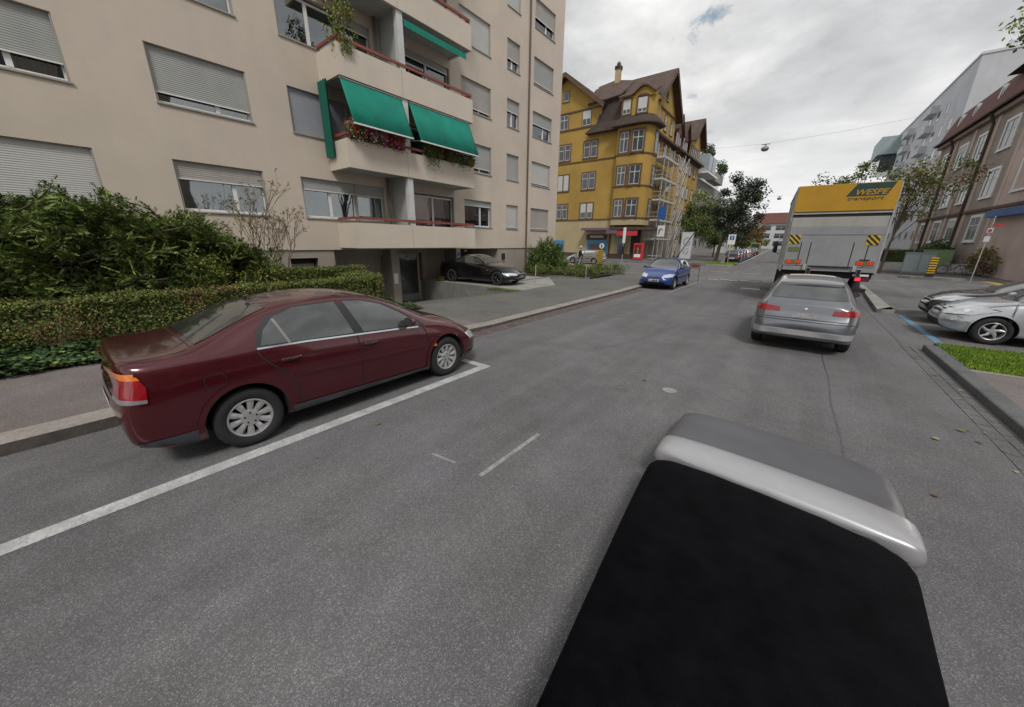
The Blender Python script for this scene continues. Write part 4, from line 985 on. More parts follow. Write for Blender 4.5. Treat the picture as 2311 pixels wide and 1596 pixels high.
c.strip('bumper_seam', [(-.84, .66), (.84, .66)], 'rear', 'dark', .012, .004)
c.strip('window_header', [(-.52, 1.325), (.52, 1.325)], 'rear', 'dark', .05, .012)
c.patch('sunroof', [(-.40, 1.5), (.40, 1.5), (.40, 2.1), (-.40, 2.1)], 'top', 'shutter_light', off=.004)
c.plate('rear', 0, .76, .2, .045, m='lamp_grey')
c.strip('boot_seam', [(-.66, .98), (-.68, .70), (.68, .70), (.66, .98)], 'rear', 'dark', .012, .004)
c.patch('badge', [(.0, .875), (.03, .895), (0, .915), (-.03, .895)], 'rear', 'chrome', off=.012, step=.02)
rw = MB(); rw.tube([(0, -.0, 0), (.12, .05, .12), (.42, .12, .14)], .008, 'dark', 5)
blu = car_paint('paint_blue', (.024, .062, .27), .35, .28)
S2 = hatch_spec(3.72, .82, 1.42, (.62, 3.02), .285, nose=.66, slant=.3, bonnet=.92, belt=.92, tail=.9, rb=.06)
c = hatch('hatchback_car', 'small blue three door hatchback parked facing the camera at the left kerb', S2, blu, (-5.28, 21.25, 0), pi, doors=3, tail=(.7, .95))
# black convertible coupe on the platform
CP = dict(L=4.58, W=.87, R=.325, arch=.375, wheels=(.98, 3.74),
    st=[0, .06, .18, .4, .7, .95, 1.25, 1.55, 1.9, 2.2, 2.45, 2.75, 3.05, 3.2, 3.45, 3.8, 4.1, 4.3, 4.45, 4.53, 4.58],
    zb=[(0, .30), (.2, .2), (4.3, .17), (4.58, .26)],
    wm=[(0, .68), (.06, .76), (.2, .83), (.5, .875), (1.1, .89), (3.7, .885), (4.1, .85), (4.3, .79), (4.45, .68), (4.53, .56), (4.58, .46)],
    wb=[(0, .62), (.1, .72), (.4, .79), (1.2, .83), (3.0, .82), (3.7, .76), (4.2, .66), (4.58, .42)],
    belt=[(0, .88), (.1, .95), (.6, .97), (1.5, .96), (2.6, .92), (3.1, .88), (3.7, .79), (4.2, .68), (4.58, .52)],
    top=[(0, .92), (.08, 1.0), (.5, 1.04), (.8, 1.05), (.95, 1.08), (1.25, 1.25), (1.55, 1.345), (1.9, 1.375), (2.2, 1.36), (2.45, 1.31), (2.75, 1.17), (3.05, 1.0), (3.2, .95), (3.45, .925), (3.8, .87), (4.1, .79), (4.3, .71), (4.45, .63), (4.58, .54)],
    wr=[(0, .5), (.6, .68), (.95, .70), (1.3, .60), (1.9, .57), (2.4, .58), (2.75, .64), (3.1, .72), (3.8, .66), (4.58, .3)],
    zr=[(0, .9), (.6, 1.0), (.95, 1.03), (1.25, 1.18), (1.55, 1.285), (1.9, 1.31), (2.2, 1.29), (2.45, 1.23), (2.75, 1.08), (3.05, .92), (3.8, .81), (4.58, .53)],
    rear=[(.2, .1), (.4, .01), (.55, 0), (.7, .05), (1.0, .08)], front=[(.2, .1), (.35, .01), (.5, 0), (.65, .05), (.8, .12)])
blk_p = car_paint('paint_black', (.006, .006, .007), .3, .18)
c = Car('coupe_car', 'black coupe with folding hard top parked on the raised platform beside the garage ramp', 'car', CP, blk_p, (-14.78, 13.2, .13), radians(-84))
def cp_side(sx):
    c.strip('chrome_strip', [(1.12, 1.03), (1.2, 1.14), (1.34, 1.235), (1.6, 1.31), (1.9, 1.325), (2.2, 1.305), (2.45, 1.25), (2.75, 1.11), (3.0, .965)], 'side', 'chrome', .028, .007, sx)
    c.patch('side_window', [(1.15, 1.0), (1.22, 1.12), (1.4, 1.21), (1.65, 1.275), (1.9, 1.29), (2.2, 1.265), (2.45, 1.20), (2.72, 1.07), (2.9, .94), (2.0, .965)], 'side', 'car_glass', off=.004, side=sx)
    c.strip('door_seam', [(1.62, .96), (1.62, .6), (1.75, .3)], 'side', 'dark', .008, .004, sx); c.strip('door_seam', [(3.02, .88), (3.05, .6), (3.0, .3)], 'side', 'dark', .008, .004, sx)
    c.handle(1.82, .80, sx); c.mirror(2.68, .95, .78, sx)
    c.patch('side_vent', [(3.16, .66), (3.26, .67), (3.26, .69), (3.16, .68)], 'side', 'chrome', off=.006, side=sx)
    pr = [(.36, .47), (.80, .49), (.80, .58), (.60, .59), (.36, .56)]
    if sx < 0: pr = [(-a, b) for a, b in pr][::-1]
    c.patch('headlight', pr, 'front', 'lamp_clear', off=.01, step=.03)
    pr = [(.05, .45), (.29, .45), (.31, .54), (.06, .55)]
    if sx < 0: pr = [(-a, b) for a, b in pr][::-1]
    g_ = c.patch('grille', pr, 'front', 'chrome', off=.012, step=.04)
    c.patch('grille_slats', [(a*.92+.015*sx, .498+(b-.498)*.75) for a, b in pr], 'front', 'dark', off=.02, step=.04, parent=g_)
    pr = [(.45, .77), (.82, .77), (.80, .9), (.47, .9)]
    if sx < 0: pr = [(-a, b) for a, b in pr][::-1]
    c.patch('tail_light', pr, 'rear', 'lamp_red', off=.01)
    for wy in c.S['wheels']:
        c.strip('arch_lip', [(wy+(c.S['arch']+.015)*cos(-.1+(pi+.2)*i/20), c.S['R']*1.02+(c.S['arch']+.015)*sin(-.1+(pi+.2)*i/20)) for i in range(21)], 'side', blk_p, .03, .008, sx, thick=.01)
sides(cp_side)
c.patch('windscreen', [(-.50, 2.38), (.50, 2.38), (.60, 2.7), (.68, 2.98), (0, 3.08), (-.68, 2.98), (-.60, 2.7)], 'top', 'car_glass', off=.005)
c.patch('rear_window', [(-.5, 1.0), (.5, 1.0), (.44, 1.42), (-.44, 1.42)], 'top', 'car_glass', off=.005)
c.strip('bumper_trim', [(-.7, .27), (0, .24), (.7, .27)], 'front', 'chrome', .02, .012)
c.patch('air_intake', [(-.5, .26), (.5, .26), (.45, .33), (-.45, .33)], 'front', 'dark'); c.plate('front', 0, .40, .2, .045)
c.wheels('twin', 'black_alloy')
# silver and black cars nosed into the parking bay on the right
sil2 = car_paint('paint_light_silver', (.50, .52, .55), .5, .25)
S3 = hatch_spec(3.84, .82, 1.43, (.62, 3.06), .305, nose=.75, slant=.35, bonnet=.98, belt=.93, tail=.92, rb=.08)
c = hatch('hatchback_car', 'light silver hatchback with swirl spoke wheels nosed into the bay at the right edge', S3, sil2, (6.73, 13.47, 0), pi/2, style='swirl', tail=(.7, .95), cladding=False)
def bigl(sx):
    pr = [(.28, .62), (.50, .59), (.74, .62), (.78, .70), (.66, .71), (.42, .68)]
    if sx < 0: pr = [(-a, b) for a, b in pr][::-1]
    c.patch('headlight', pr, 'front', 'lamp_clear', off=.014, step=.03)
    hp = [(3.06, .745), (3.26, .79), (3.48, .765), (3.70, .70), (3.73, .60), (3.45, .63)]
    c.patch('headlight_surround', [(a+(a-3.42)*.08, b+(b-.70)*.22) for a, b in hp], 'side', 'rubber', off=.008, side=sx, step=.03)
    hl_ = c.patch('headlight', hp, 'side', 'lamp_clear', off=.014, side=sx, step=.03)
    c.patch('reflector', [(3.42, .705), (3.47, .74), (3.54, .73), (3.56, .69), (3.5, .665)], 'side', 'chrome', off=.02, side=sx, step=.03, parent=hl_)
    c.patch('door_seam', [(2.86, .9), (2.87, .9), (2.90, .6), (2.87, .26), (2.86, .26), (2.89, .6)], 'side', 'dark', off=.004, side=sx)
    c.strip('wheel_arch_seam', [(3.42, .42), (3.55, .55), (3.62, .575)], 'side', 'dark', .008, .005, sx)
    c.strip('bonnet_seam', [(2.75, .93), (3.0, .88), (3.3, .80), (3.55, .73)], 'side', 'dark', .010, .004, sx)
    c.strip('bumper_strip', [(3.45, .50), (3.6, .50), (3.75, .49), (3.82, .48)], 'side', sil2, .05, .02, sx, thick=.02)
    c.patch('fog_lamp', [(3.55, .36), (3.63, .36), (3.64, .40), (3.56, .40)], 'side', 'chrome', off=.008, side=sx, step=.03)
sides(bigl)
c.patch('mouth_grille', [(-.52, .26), (.52, .26), (.46, .44), (-.46, .44)], 'front', 'dark', off=.008, step=.04)
S4 = hatch_spec(4.3, .86, 1.44, (.8, 3.42), .31, nose=.76, slant=.4, bonnet=1.05, belt=.93, tail=.95, rb=.08)
blk2 = car_paint('paint_dark_blue_black', (.010, .013, .02), .3, .15)
hatch('hatchback_car', 'glossy black car parked behind the light silver hatchback at the right edge', S4, blk2, (7.4, 15.75, 0), pi/2, style='five', tail=(.7, .95), cladding=False)
# silver estate on the cross street
c = hatch('estate_car', 'silver estate car parked across the junction below the blue shop window', hatch_spec(4.1, .84, 1.42, (.75, 3.2), .30, slant=.2, rb=.1), car_paint('paint_beige_silver', (.36, .35, .34), .5, .3), (-15.75, 35.2, 0), pi/2)
# line of parked cars far down the street
paints = [car_paint('paint_far_'+k, col, .4, .3) for k, col in (('anthracite', (.03, .032, .05)), ('bright_blue', (.02, .05, .26)), ('wine', (.13, .03, .04)), ('white', (.55, .55, .57)), ('grey', (.2, .2, .21)), ('plum', (.09, .06, .085)), ('dark', (.03, .03, .035)))]
lab = ['dark anthracite hatchback, nearest in the far row behind the parking sign', 'bright blue hatchback second in the far row of parked cars', 'wine red hatchback third in the far row of parked cars', 'white hatchback fourth in the far row of parked cars', 'grey hatchback fifth in the far row of parked cars', 'plum grey hatchback sixth in the far row of parked cars', 'dark hatchback near the far end of the row of parked cars']
far0 = None; Sf = hatch_spec(4.0, .84, 1.48, (.75, 3.15), .30, slant=.3)
for i, y in enumerate((48.7, 53.4, 58.2, 63.6, 69, 80, 91)):
    x = -6.2-(y-48)*.043
    if far0 is None:
        far0 = hatch('hatchback_car', lab[0], Sf, paints[0], (x, y, 0), radians(2.5), seams=False, group='cars parked in a row along the far street', plate=True); r = far0.root
    else:
        r = copy_tree(far0.root); r.location = (x, y, 0); r['label'] = lab[i]
        for ch in r.children:
            if ch.name.startswith('body'):
                ch.material_slots[0].link = 'OBJECT'; ch.material_slots[0].material = paints[i]
# orange van at the far end
van = thing('delivery_van', 'small orange yellow box van at the far end of the parked row', 'van', (-9.0, 104, 0), radians(3))
m_ = MB(); m_.box(-.95, .95, 0, 3.4, .45, 2.5); m_.build('box_body', 'truck_yellow', van, bevel=.05)
m_ = MB(); m_.prism([(-.9, 3.4, .45), (-.9, 4.9, .45), (-.9, 4.85, 1.1), (-.9, 4.2, 1.9), (-.9, 3.4, 2.0)], (1.8, 0, 0)); m_.build('cab', 'truck_yellow', van, bevel=.04)
MB().box(-.8, .8, -.02, 0, .6, 2.3).build('rear_door', 'truck_green', van)
for y in (.8, 4.0):
    for sx in (-1, 1):
        m_ = MB(); m_.lathe([(0, -.1), (.33, -.1), (.33, .1), (0, .1)], (sx*.82, y, .33), 'X', 'tyre', 16); m_.build('wheel', None, van)

# ------------------------------------------------------------------ delivery truck with tail lift
tk = thing('box_truck', 'box truck with yellow top band and grey tail lift ahead of the silver car', 'truck', (.76, 17.0, 0), radians(3.4))
W2, TL_, ZB, ZT_ = 1.29, 6.6, 1.22, 4.06
m_ = MB(); m_.box(-W2, W2, .06, TL_, ZB, ZT_-.03); m_.build('cargo_box', 'truck_cream', tk, bevel=.03)
m_ = MB()
for sx in (-1, 1):
    m_.box(sx*W2-.03, sx*W2+.03, .03, .09, ZB-.02, ZT_-.02); m_.box(sx*W2-.02, sx*W2+.02, .09, TL_, ZT_-.06, ZT_+.0); m_.box(sx*W2-.02, sx*W2+.02, .09, TL_, ZB-.06, ZB+.04)
m_.build('corner_trim', 'galv', tk)
m_ = MB(); m_.prism([(-W2+.01, .05, 3.2), (-W2+.01, -.02, 3.22), (-W2+.01, -.02, ZT_), (-W2+.01, .05, ZT_)], (2*W2-.02, 0, 0)); tb = m_.build('header_panel', 'truck_yellow', tk, bevel=.008)
Trear = Matrix.Translation((0, -.022, 0)) @ Matrix.Rotation(pi/2, 4, 'X')
m_ = MB(); m_.prism([(.02, -.026, 3.66), (1.0, -.026, 3.66), (1.16, -.026, ZT_-.02), (.24, -.026, ZT_-.02)], (0, .008, 0)); m_.build('logo_panel', 'truck_green', tb)
text_obj('lettering', 'WESPE', .23, Matrix.Translation((.60, -.03, 3.765)) @ Matrix.Rotation(pi/2, 4, 'X'), 'truck_yellow', tb, shear=.28, sx=1.12, bold=.006)
text_obj('lettering', 'transport', .15, Matrix.Translation((.50, -.026, 3.585)) @ Matrix.Rotation(pi/2, 4, 'X'), 'truck_green', tb, shear=.28, sx=1.55)
MB().box(-W2+.01, W2-.01, -.03, .05, 3.135, 3.175).build('header_trim', 'galv', tk)
MB().box(-W2+.02, W2-.02, .0, .055, 3.04, 3.13).build('door_gap', 'dark', tk)
m_ = MB(); m_.box(-W2+.03, W2-.06, -.06, .04, 2.72, 3.03, 'truck_cream'); m_.box(-W2+.03, W2-.06, -.10, .04, 1.40, 2.715, 'truck_grey'); tl_ = m_.build('tail_lift', None, tk, bevel=.008)
m_ = MB()
for x in (-.85, -.58, .55, .92): m_.box(x-.012, x+.012, -.108, -.098, 1.42, 2.2)
m_.box(-W2+.03, W2-.06, -.104, -.098, 2.44, 2.452); m_.build('lift_seams', 'dark', tl_)
MB().box(-W2+.05, W2-.02, -.09, .04, 1.23, 1.38).build('lift_rail', 'truck_grey', tk, bevel=.01)
for x in (-.62, .72):
    m_ = MB(); m_.box(x-.05, x+.05, -.16, -.09, 1.25, 1.45, 'galv'); m_.box(x+.08, x+.2, -.14, .3, 1.1, 1.34, 'dark'); m_.build('lift_hinge', None, tk, bevel=.01)
MB().box(-.5, .62, -.14, -.09, 1.36, 1.41).build('lift_bar', 'dark', tk)
def hazard(x, z, s_, fl):
    f = MB(); f.box(x-s_, x+s_, -.112, -.104, z-s_, z+s_); fo = f.build('hazard_plate', 'hazard_yellow', tl_)
    b = MB()
    for k in (-1.0, 0, 1.0):
        pts = []; o_ = k*s_*1.0; wd = s_*.26
        def cl(p): return (max(-s_, min(s_, p[0])), max(-s_, min(s_, p[1])))
        # diagonal stripe from upper left to lower right
        seg = [(-s_+o_-wd, s_), (-s_+o_+wd, s_), (s_+o_+wd, -s_), (s_+o_-wd, -s_)]
        # clip polygon to the square
        def clip(poly, axis, val, keep_less):
            out = []
            for i in range(len(poly)):
                a, c_ = poly[i], poly[(i+1) % len(poly)]
                ia = (a[axis] <= val) if keep_less else (a[axis] >= val); ic = (c_[axis] <= val) if keep_less else (c_[axis] >= val)
                if ia: out.append(a)
                if ia != ic:
                    t = (val-a[axis])/(c_[axis]-a[axis]); out.append((a[0]+(c_[0]-a[0])*t, a[1]+(c_[1]-a[1])*t))
            return out
        p = clip(clip(seg, 0, s_, True), 0, -s_, False)
        if len(p) > 2: b.poly([(x+q[0], -.115, z+q[1]) for q in p])
    b.build('hazard_stripes', 'sign_black', fo)
hazard(-1.07, 2.30, .155, 1); hazard(.99, 2.28, .155, 1)
MB().box(-1.2, -.88, -.112, -.104, 1.88, 2.04).build('warning_label', 'olive', tl_)
for x0, x1 in ((-1.21, -.74), (.72, 1.18)):
    f = MB().box(x0, x1, -.114, -.105, 1.46, 1.60).build('marker_board', 'olive', tl_)
    MB().box(x0+.02, x0+.18, -.12, -.115, 1.475, 1.585).build('red_marker', 'hazard_red', f); MB().box(x1-.18, x1-.02, -.12, -.115, 1.475, 1.585).build('red_marker', 'hazard_red', f)
MB().box(.80, 1.05, -.13, -.105, 1.63, 1.66).build('grab_handle', 'dark', tl_)
m_ = MB(); m_.box(-1.2, 1.2, .05, .2, .55, .68, 'dark'); m_.box(-.5, -.38, .2, 6, .7, .95, 'dark'); m_.box(.38, .5, .2, 6, .7, .95, 'dark'); m_.box(-1.25, 1.25, .1, .5, 1.0, 1.2, 'dark'); m_.build('chassis', None, tk)
for sx in (-1, 1):
    m_ = MB(); m_.box(sx*1.0-.2, sx*1.0+.2, -.02, .1, .93, 1.08, 'tyre'); lo_ = m_.build('light_cluster', None, tk, bevel=.01)
    MB().box(sx*1.0-.17, sx*1.0-.02, -.03, -.021, .95, 1.06).build('brake_light', 'lamp_brake' if sx > 0 else 'lamp_dark_red', lo_)
    MB().box(sx*1.0+.01, sx*1.0+.17, -.03, -.021, .95, 1.06).build('brake_light', 'lamp_dark_red', lo_)
MB().box(.75, 1.15, -.06, 0, 1.10, 1.17).build('light_bar', 'sign_white', tk)
for y in (1.9, 6.4):
    for sx in (-1, 1):
        m_ = MB(); m_.lathe([(.2, -.12), (.44, -.13), (.46, -.1), (.46, .1), (.44, .13), (.2, .12), (0, .05)], (sx*1.13, y, .46), 'X', 'tyre', 28); m_.build('wheel', None, tk, smooth=True)
m_ = MB(); m_.prism([(-1.2, TL_+.1, .5), (-1.2, TL_+1.9, .5), (-1.2, TL_+1.9, 1.4), (-1.2, TL_+1.6, 2.7), (-1.2, TL_+.1, 2.8)], (2.4, 0, 0)); m_.build('cab', 'truck_yellow', tk, bevel=.08)
for sx in (-1, 1):
    m_ = MB(); m_.tube([(sx*1.2, TL_+1.6, 1.6), (sx*1.5, TL_+1.75, 1.7), (sx*1.5, TL_+1.75, 2.3), (sx*1.2, TL_+1.6, 2.5)], .02, 'dark', 6); m_.box(sx*1.5-.1, sx*1.5+.1, TL_+1.7, TL_+1.78, 1.7, 2.25, 'dark'); m_.build('wing_mirror', None, tk)

# ------------------------------------------------------------------ low dark car below the camera
gc = thing('camera_car', 'low glossy black car with a silver nose directly below the viewpoint', 'car', (0, 0, 0), 0)
def loft(name, m, secs, parent, lv=2, closed_ends=True):
    bm = bmesh.new(); rings = []
    for y, pts in secs: rings.append([bm.verts.new((x, y+dy, z)) for x, z, dy in pts])
    n = len(rings[0])
    for a, b in zip(rings, rings[1:]):
        for i in range(n): bm.faces.new((a[i], a[(i+1) % n], b[(i+1) % n], b[i]))
    bm.faces.new(rings[0][::-1]); bm.faces.new(rings[-1]); bmesh.ops.recalc_face_normals(bm, faces=bm.faces)
    for f in bm.faces: f.smooth = True
    me = bpy.data.meshes.new(name); bm.to_mesh(me); bm.free(); me.materials.append(m if not isinstance(m, str) else MT[m])
    o = bpy.data.objects.new(name, me); COL.objects.link(o); o.parent = parent
    if lv: s_ = o.modifiers.new('s', 'SUBSURF'); s_.levels = lv; s_.render_levels = lv
    return o
def gsec(w_, z, zb, xc, skew): # cross section, right end set back by skew
    pts = []
    for x, zz in ((-1, zb), (-1, z-.07), (-.94, z-.012), (-.5, z+.005), (0, z+.012), (.5, z+.005), (.94, z-.012), (1, z-.07), (1, zb)):
        pts.append((xc+x*w_, zz, -skew*(x+1)/2))
    return pts
gb = [(-3.2, gsec(.6, .62, .3, .1, 0)), (-3.1, gsec(.70, .66, .2, .1, 0)), (-2.2, gsec(.76, .66, .15, .1, 0)), (-.6, gsec(.60, .5, .12, .13, 0)), (.3, gsec(.585, .42, .12, .15, 0)), (1.0, gsec(.655, .40, .12, .14, 0)), (2.0, gsec(.735, .39, .12, .11, .05)), (2.75, gsec(.79, .38, .12, .10, .12)), (2.95, gsec(.80, .37, .14, .10, .14))]
loft('bonnet', mat('matt_black', (.003, .003, .0045), .6, spec=.05, var=.6, scale=6, bump=.6, bscale=160), gb, gc, 2)
nose = [(2.90, gsec(.815, .40, .14, .125, .14)), (2.97, gsec(.82, .415, .13, .125, .14)), (3.12, gsec(.825, .41, .12, .125, .14)), (3.6, gsec(.845, .33, .12, .125, .16)), (4.2, gsec(.87, .24, .13, .125, .2)), (4.55, gsec(.87, .16, .10, .125, .22))]
loft('nose', mat('nose_grey', (.13, .13, .145), .45, .3, var=.12, scale=2.5, bump=.1, bscale=120), nose, gc, 2)
trim = [(2.90, gsec(.818, .405, .14, .125, .14)), (2.97, gsec(.825, .422, .13, .125, .14)), (3.1, gsec(.832, .424, .12, .125, .14)), (3.26, gsec(.838, .405, .12, .125, .14)), (3.33, gsec(.835, .38, .14, .125, .14))]  # bonnet highlight put in as a paler band across the nose
loft('nose_highlight', mat('highlight_silver', (.46, .46, .48), .35, .45, var=.06), trim, gc, 2)
cabn = [(-2.6, gsec(.45, .75, .5, .06, 0)), (-2.3, gsec(.52, .98, .5, .06, 0)), (-1.5, gsec(.52, 1.08, .5, .06, 0)), (-1.1, gsec(.52, 1.0, .5, .06, 0)), (-.45, gsec(.55, .58, .45, .06, 0))]
loft('cabin', 'car_glass', cabn, gc, 2)
for y in (-2.4, 2.1):
    for sx in (-1, 1):
        m_ = MB(); m_.lathe([(0, -.09), (.17, -.09), (.18, -.05), (.18, .05), (.17, .09), (0, .09)], (.1+sx*.6, y, .18), 'X', 'tyre', 24); m_.build('wheel', None, gc)
# ------------------------------------------------------------------ vegetation
def rv(r=random):
    z = r.uniform(-1, 1); a = r.uniform(0, 2*pi); s = math.sqrt(1-z*z); return Vector((s*cos(a), s*sin(a), z))
class Leaves:
    def __init__(s, mats): s.v = []; s.f = []; s.m = []; s.mats = mats
    def leaf(s, p, d, n, ln, wd, mi):
        u = d.normalized(); w_ = u.cross(n)
        if w_.length < 1e-4: w_ = u.orthogonal()
        w_.normalize(); o = len(s.v)
        s.v += [tuple(p), tuple(p+u*ln*.5+w_*wd*.5), tuple(p+u*ln), tuple(p+u*ln*.5-w_*wd*.5)]
        s.f.append((o, o+1, o+2, o+3)); s.m.append(mi)
    def build(s, name, parent=None):
        me = bpy.data.meshes.new(name); me.from_pydata(s.v, [], s.f)
        for q in s.mats: me.materials.append(LF[q])
        me.polygons.foreach_set('material_index', s.m); me.update()
        o = bpy.data.objects.new(name, me); COL.objects.link(o)
        if parent: o.parent = parent
        return o
def pick(r, ws):
    x = r.random()*sum(ws)
    for i, w_ in enumerate(ws):
        x -= w_
        if x < 0: return i
    return 0
def conifer(name, label, foot, twigs, mats, ws, seed, fr=.42, dens=22, cat='shrub', group=None, fill=None):
    """twigs: list of (start, end) branches; sprays of short needles along them"""
    r = random.Random(seed); t = thing(name, label, cat, foot, 0, group); F = Vector(foot)
    br = MB(); lv = Leaves(mats)
    for a, b in twigs:
        a = Vector(a)-F; b = Vector(b)-F; d = b-a; Ld = d.length; mid = a+d*.5+Vector((0, 0, -.08*Ld))
        pts = [a*(1-q)*(1-q)+mid*2*q*(1-q)+b*q*q for q in [i/6 for i in range(7)]]
        br.tube(pts, [.016*(1-i/7)+.005 for i in range(7)], 'bark', 5, False)
        ns = int(Ld*dens)
        base = pick(r, ws)
        for k in range(ns):
            q = .25+.75*r.random()**.7
            p = a*(1-q)*(1-q)+mid*2*q*(1-q)+b*q*q
            dd = (d.normalized()+rv(r)*.75+Vector((.25, -.25, .02))).normalized()
            sl_ = fr*(.5+.6*r.random())*(1.15-.5*q)
            mi = base if r.random() < .6 else pick(r, ws)
            # a flat feathery spray
            nrm = (Vector((0, 0, 1))+rv(r)*.5).normalized(); side = dd.cross(nrm).normalized()
            for j in range(9):
                u = j/8; pp = p+dd*sl_*u
                for sg in (-1, 1):
                    lv.leaf(pp, dd*.8+side*sg*.75+rv(r)*.25, nrm+rv(r)*.4, sl_*(.34-.18*u), .016+.012*r.random(), mi)
            lv.leaf(p+dd*sl_*.7, dd, nrm, sl_*.4, .03, mi)
    if fill:
        for i in range(fill[1]):
            p = fill[0](r)-F; lv.leaf(p, rv(r)+Vector((.6, -.5, 0)), rv(r)+Vector((0, 0, .6)), r.uniform(.09, .2), r.uniform(.03, .06), pick(r, ws))
    br.build('branches', None, t); lv.build('foliage', t); return t
r = random.Random(7)
tw = []
def prof(y):   # height outline of the spreading juniper along the facade
    tb = [(-4, 3.0), (-1, 3.0), (0, 2.8), (.45, 3.15), (.75, 2.85), (1.1, 3.1), (1.7, 2.75), (2.6, 2.75), (3.2, 2.3), (3.8, 1.8), (4.1, 1.2)]
    return lerp_tab(tb, y)
for i in range(900):
    y = r.uniform(-3.8, 4.0); q = r.random()**.85
    x = -13.7+2.9*r.random(); z = .35+(prof(y)-.35)*q
    x = min(x, -10.75-.55*max(0, z-1.0)*r.random())
    e = Vector((x, y, z)); st_ = e-Vector((r.uniform(.5, 1.2), r.uniform(-.9, .9), r.uniform(.1, .45)))
    st_.z = max(.15, st_.z); tw.append((st_, e))
def jfill(r):
    y = r.uniform(-3.9, 3.9); z = .2+(prof(y)-.45)*r.random()**.9; b = .5+.5*sin(y*3.3+z*2.1)*cos(z*4.3-y)
    return Vector((-13.9+(1.7+.9*b)*r.random()**.6, y, z))
for y in (-3.5, -2.6, -1.6, -.8, -.3, .4, .55, 1.1, 1.25, 1.9, 2.6, 2.9, 3.3, 3.75):
    for k in range(3): tw.append(((-12.6, y-1.0, prof(y)-.8), (-12.3+r.uniform(-.6, .6), y+r.uniform(-.12, .12), prof(y)-.1-.12*k)))
conifer('juniper_bush', 'large spreading dark green juniper in front of the beige facade behind the hedge', (-12.8, .5, .1), tw, ['con_dark', 'con_mid', 'con_light', 'g_mid', 'olive'], [2.0, 4, 2.8, .8, .5], 3, fr=.42, dens=12, fill=(jfill, 42000))
tw = []
for i in range(85):
    a = r.uniform(0, 2*pi); el = r.uniform(-.1, 1.35); R_ = Vector((1.75*cos(a)*cos(el), 1.5*sin(a)*cos(el), 2.35*sin(el)))*r.uniform(.7, 1.0)
    tw.append(((-13.4, 20.7, .35+.3*r.random()), Vector((-13.35, 20.7, .25))+R_))
conifer('yew_bush', 'rounded dark evergreen bush beside the right corner of the beige block', (-13.4, 20.7, .14), tw, ['con_dark', 'con_mid', 'con_light'], [4, 4, 1], 5, fr=.42, dens=16, fill=(lambda r: (lambda v, q: Vector((-13.35, 20.7, .2))+Vector((1.5*v.x*q, 1.3*v.y*q, 1.95*abs(v.z)*q)))(rv(r), r.random()**.4), 9000))

def hedge(lv, x0, x1, y0, y1, z0, z1, n, r, ws, size=.055, bump_=.10):
    def jig(p): return .5+.5*sin(p.x*3.1+1.3*sin(p.y*2.3))*cos(p.y*2.7+p.z*4.1)
    cx, cy = (x0+x1)/2, (y0+y1)/2
    for i in range(n):
        f = r.random(); A = [(y1-y0)*(z1-z0), (x1-x0)*(y1-y0), (x1-x0)*(z1-z0)*2]
        k = pick(r, [A[0]*1.0, A[1], A[2]*.8, A[0]*.4])
        if k == 0: p = Vector((x1, r.uniform(y0, y1), z0+(z1-z0)*r.random()**.8)); n_ = Vector((1, 0, .2))
        elif k == 1: p = Vector((r.uniform(x0, x1), r.uniform(y0, y1), z1)); n_ = Vector((0, 0, 1))
        elif k == 2: p = Vector((r.uniform(x0, x1), y1 if r.random() < .7 else y0, r.uniform(z0, z1))); n_ = Vector((0, 1 if p.y == y1 else -1, .2))
        else: p = Vector((x0, r.uniform(y0, y1), r.uniform(z0, z1))); n_ = Vector((-1, 0, .2))
        j = jig(p); p = p-n_*(bump_*j+abs(r.gauss(0, .05)))+rv(r)*.03
        nn = (n_+rv(r)*1.0).normalized(); d = (rv(r)+Vector((0, 0, .3))).normalized(); d = d-nn*d.dot(nn)
        mi = pick(r, ws)
        # patches of autumn colour
        pc = sin(p.y*1.9+.7)*cos(p.y*.8+p.z*1.5)
        if pc > .35 and r.random() < .45: mi = len(ws)-1 if r.random() < .22 else (len(ws)-2 if r.random() < .6 else 2)
        lv.leaf(p, d, nn, size*r.uniform(.6, 1.3), size*.6, mi)
mats = ['g_dark', 'g_mid', 'olive', 'g_light', 'brown', 'red']
def make_hedge(label, boxes, seed, ws, dens=1700):
    r = random.Random(seed); b0 = boxes[0]; t = thing('hedge', label, 'hedge', (b0[1], (b0[2]+b0[3])/2, .1)); lv = Leaves(mats); core = MB()
    for (x0, x1, y0, y1, z0, z1) in boxes:
        ar = (y1-y0)*(z1-z0)*1.4+(x1-x0)*(y1-y0)+(x1-x0)*(z1-z0)*2
        hedge(lv, x0, x1, y0, y1, z0, z1, int(ar*dens), r, ws); core.box(x0+.12, x1-.14, y0+.1, y1-.12, z0, z1-.13)
    o = lv.build('foliage', None); put(o, t); o.parent = t; c_ = core.build('inner_twigs', 'interior'); c_.data.materials.clear(); c_.data.materials.append(LF['g_dark']); put(c_, t); return t
make_hedge('long clipped hedge with brown and green autumn leaves along the pavement behind the maroon car', [(-10.95, -10.2, -4, 6.1, .12, 1.05)], 1, [2, 4.4, 4, 2, 1.6, .2])
make_hedge('green clipped hedge end block with yellowish top beside the garage driveway', [(-12.8, -12.0, 4.25, 6.8, .12, 1.25), (-12.0, -10.95, 5.8, 6.6, .12, 1.08), (-10.95, -10.35, 6.1, 6.5, .12, 1.05)], 2, [2, 4.5, 2, 3.2, .3, .15])
r = random.Random(12)
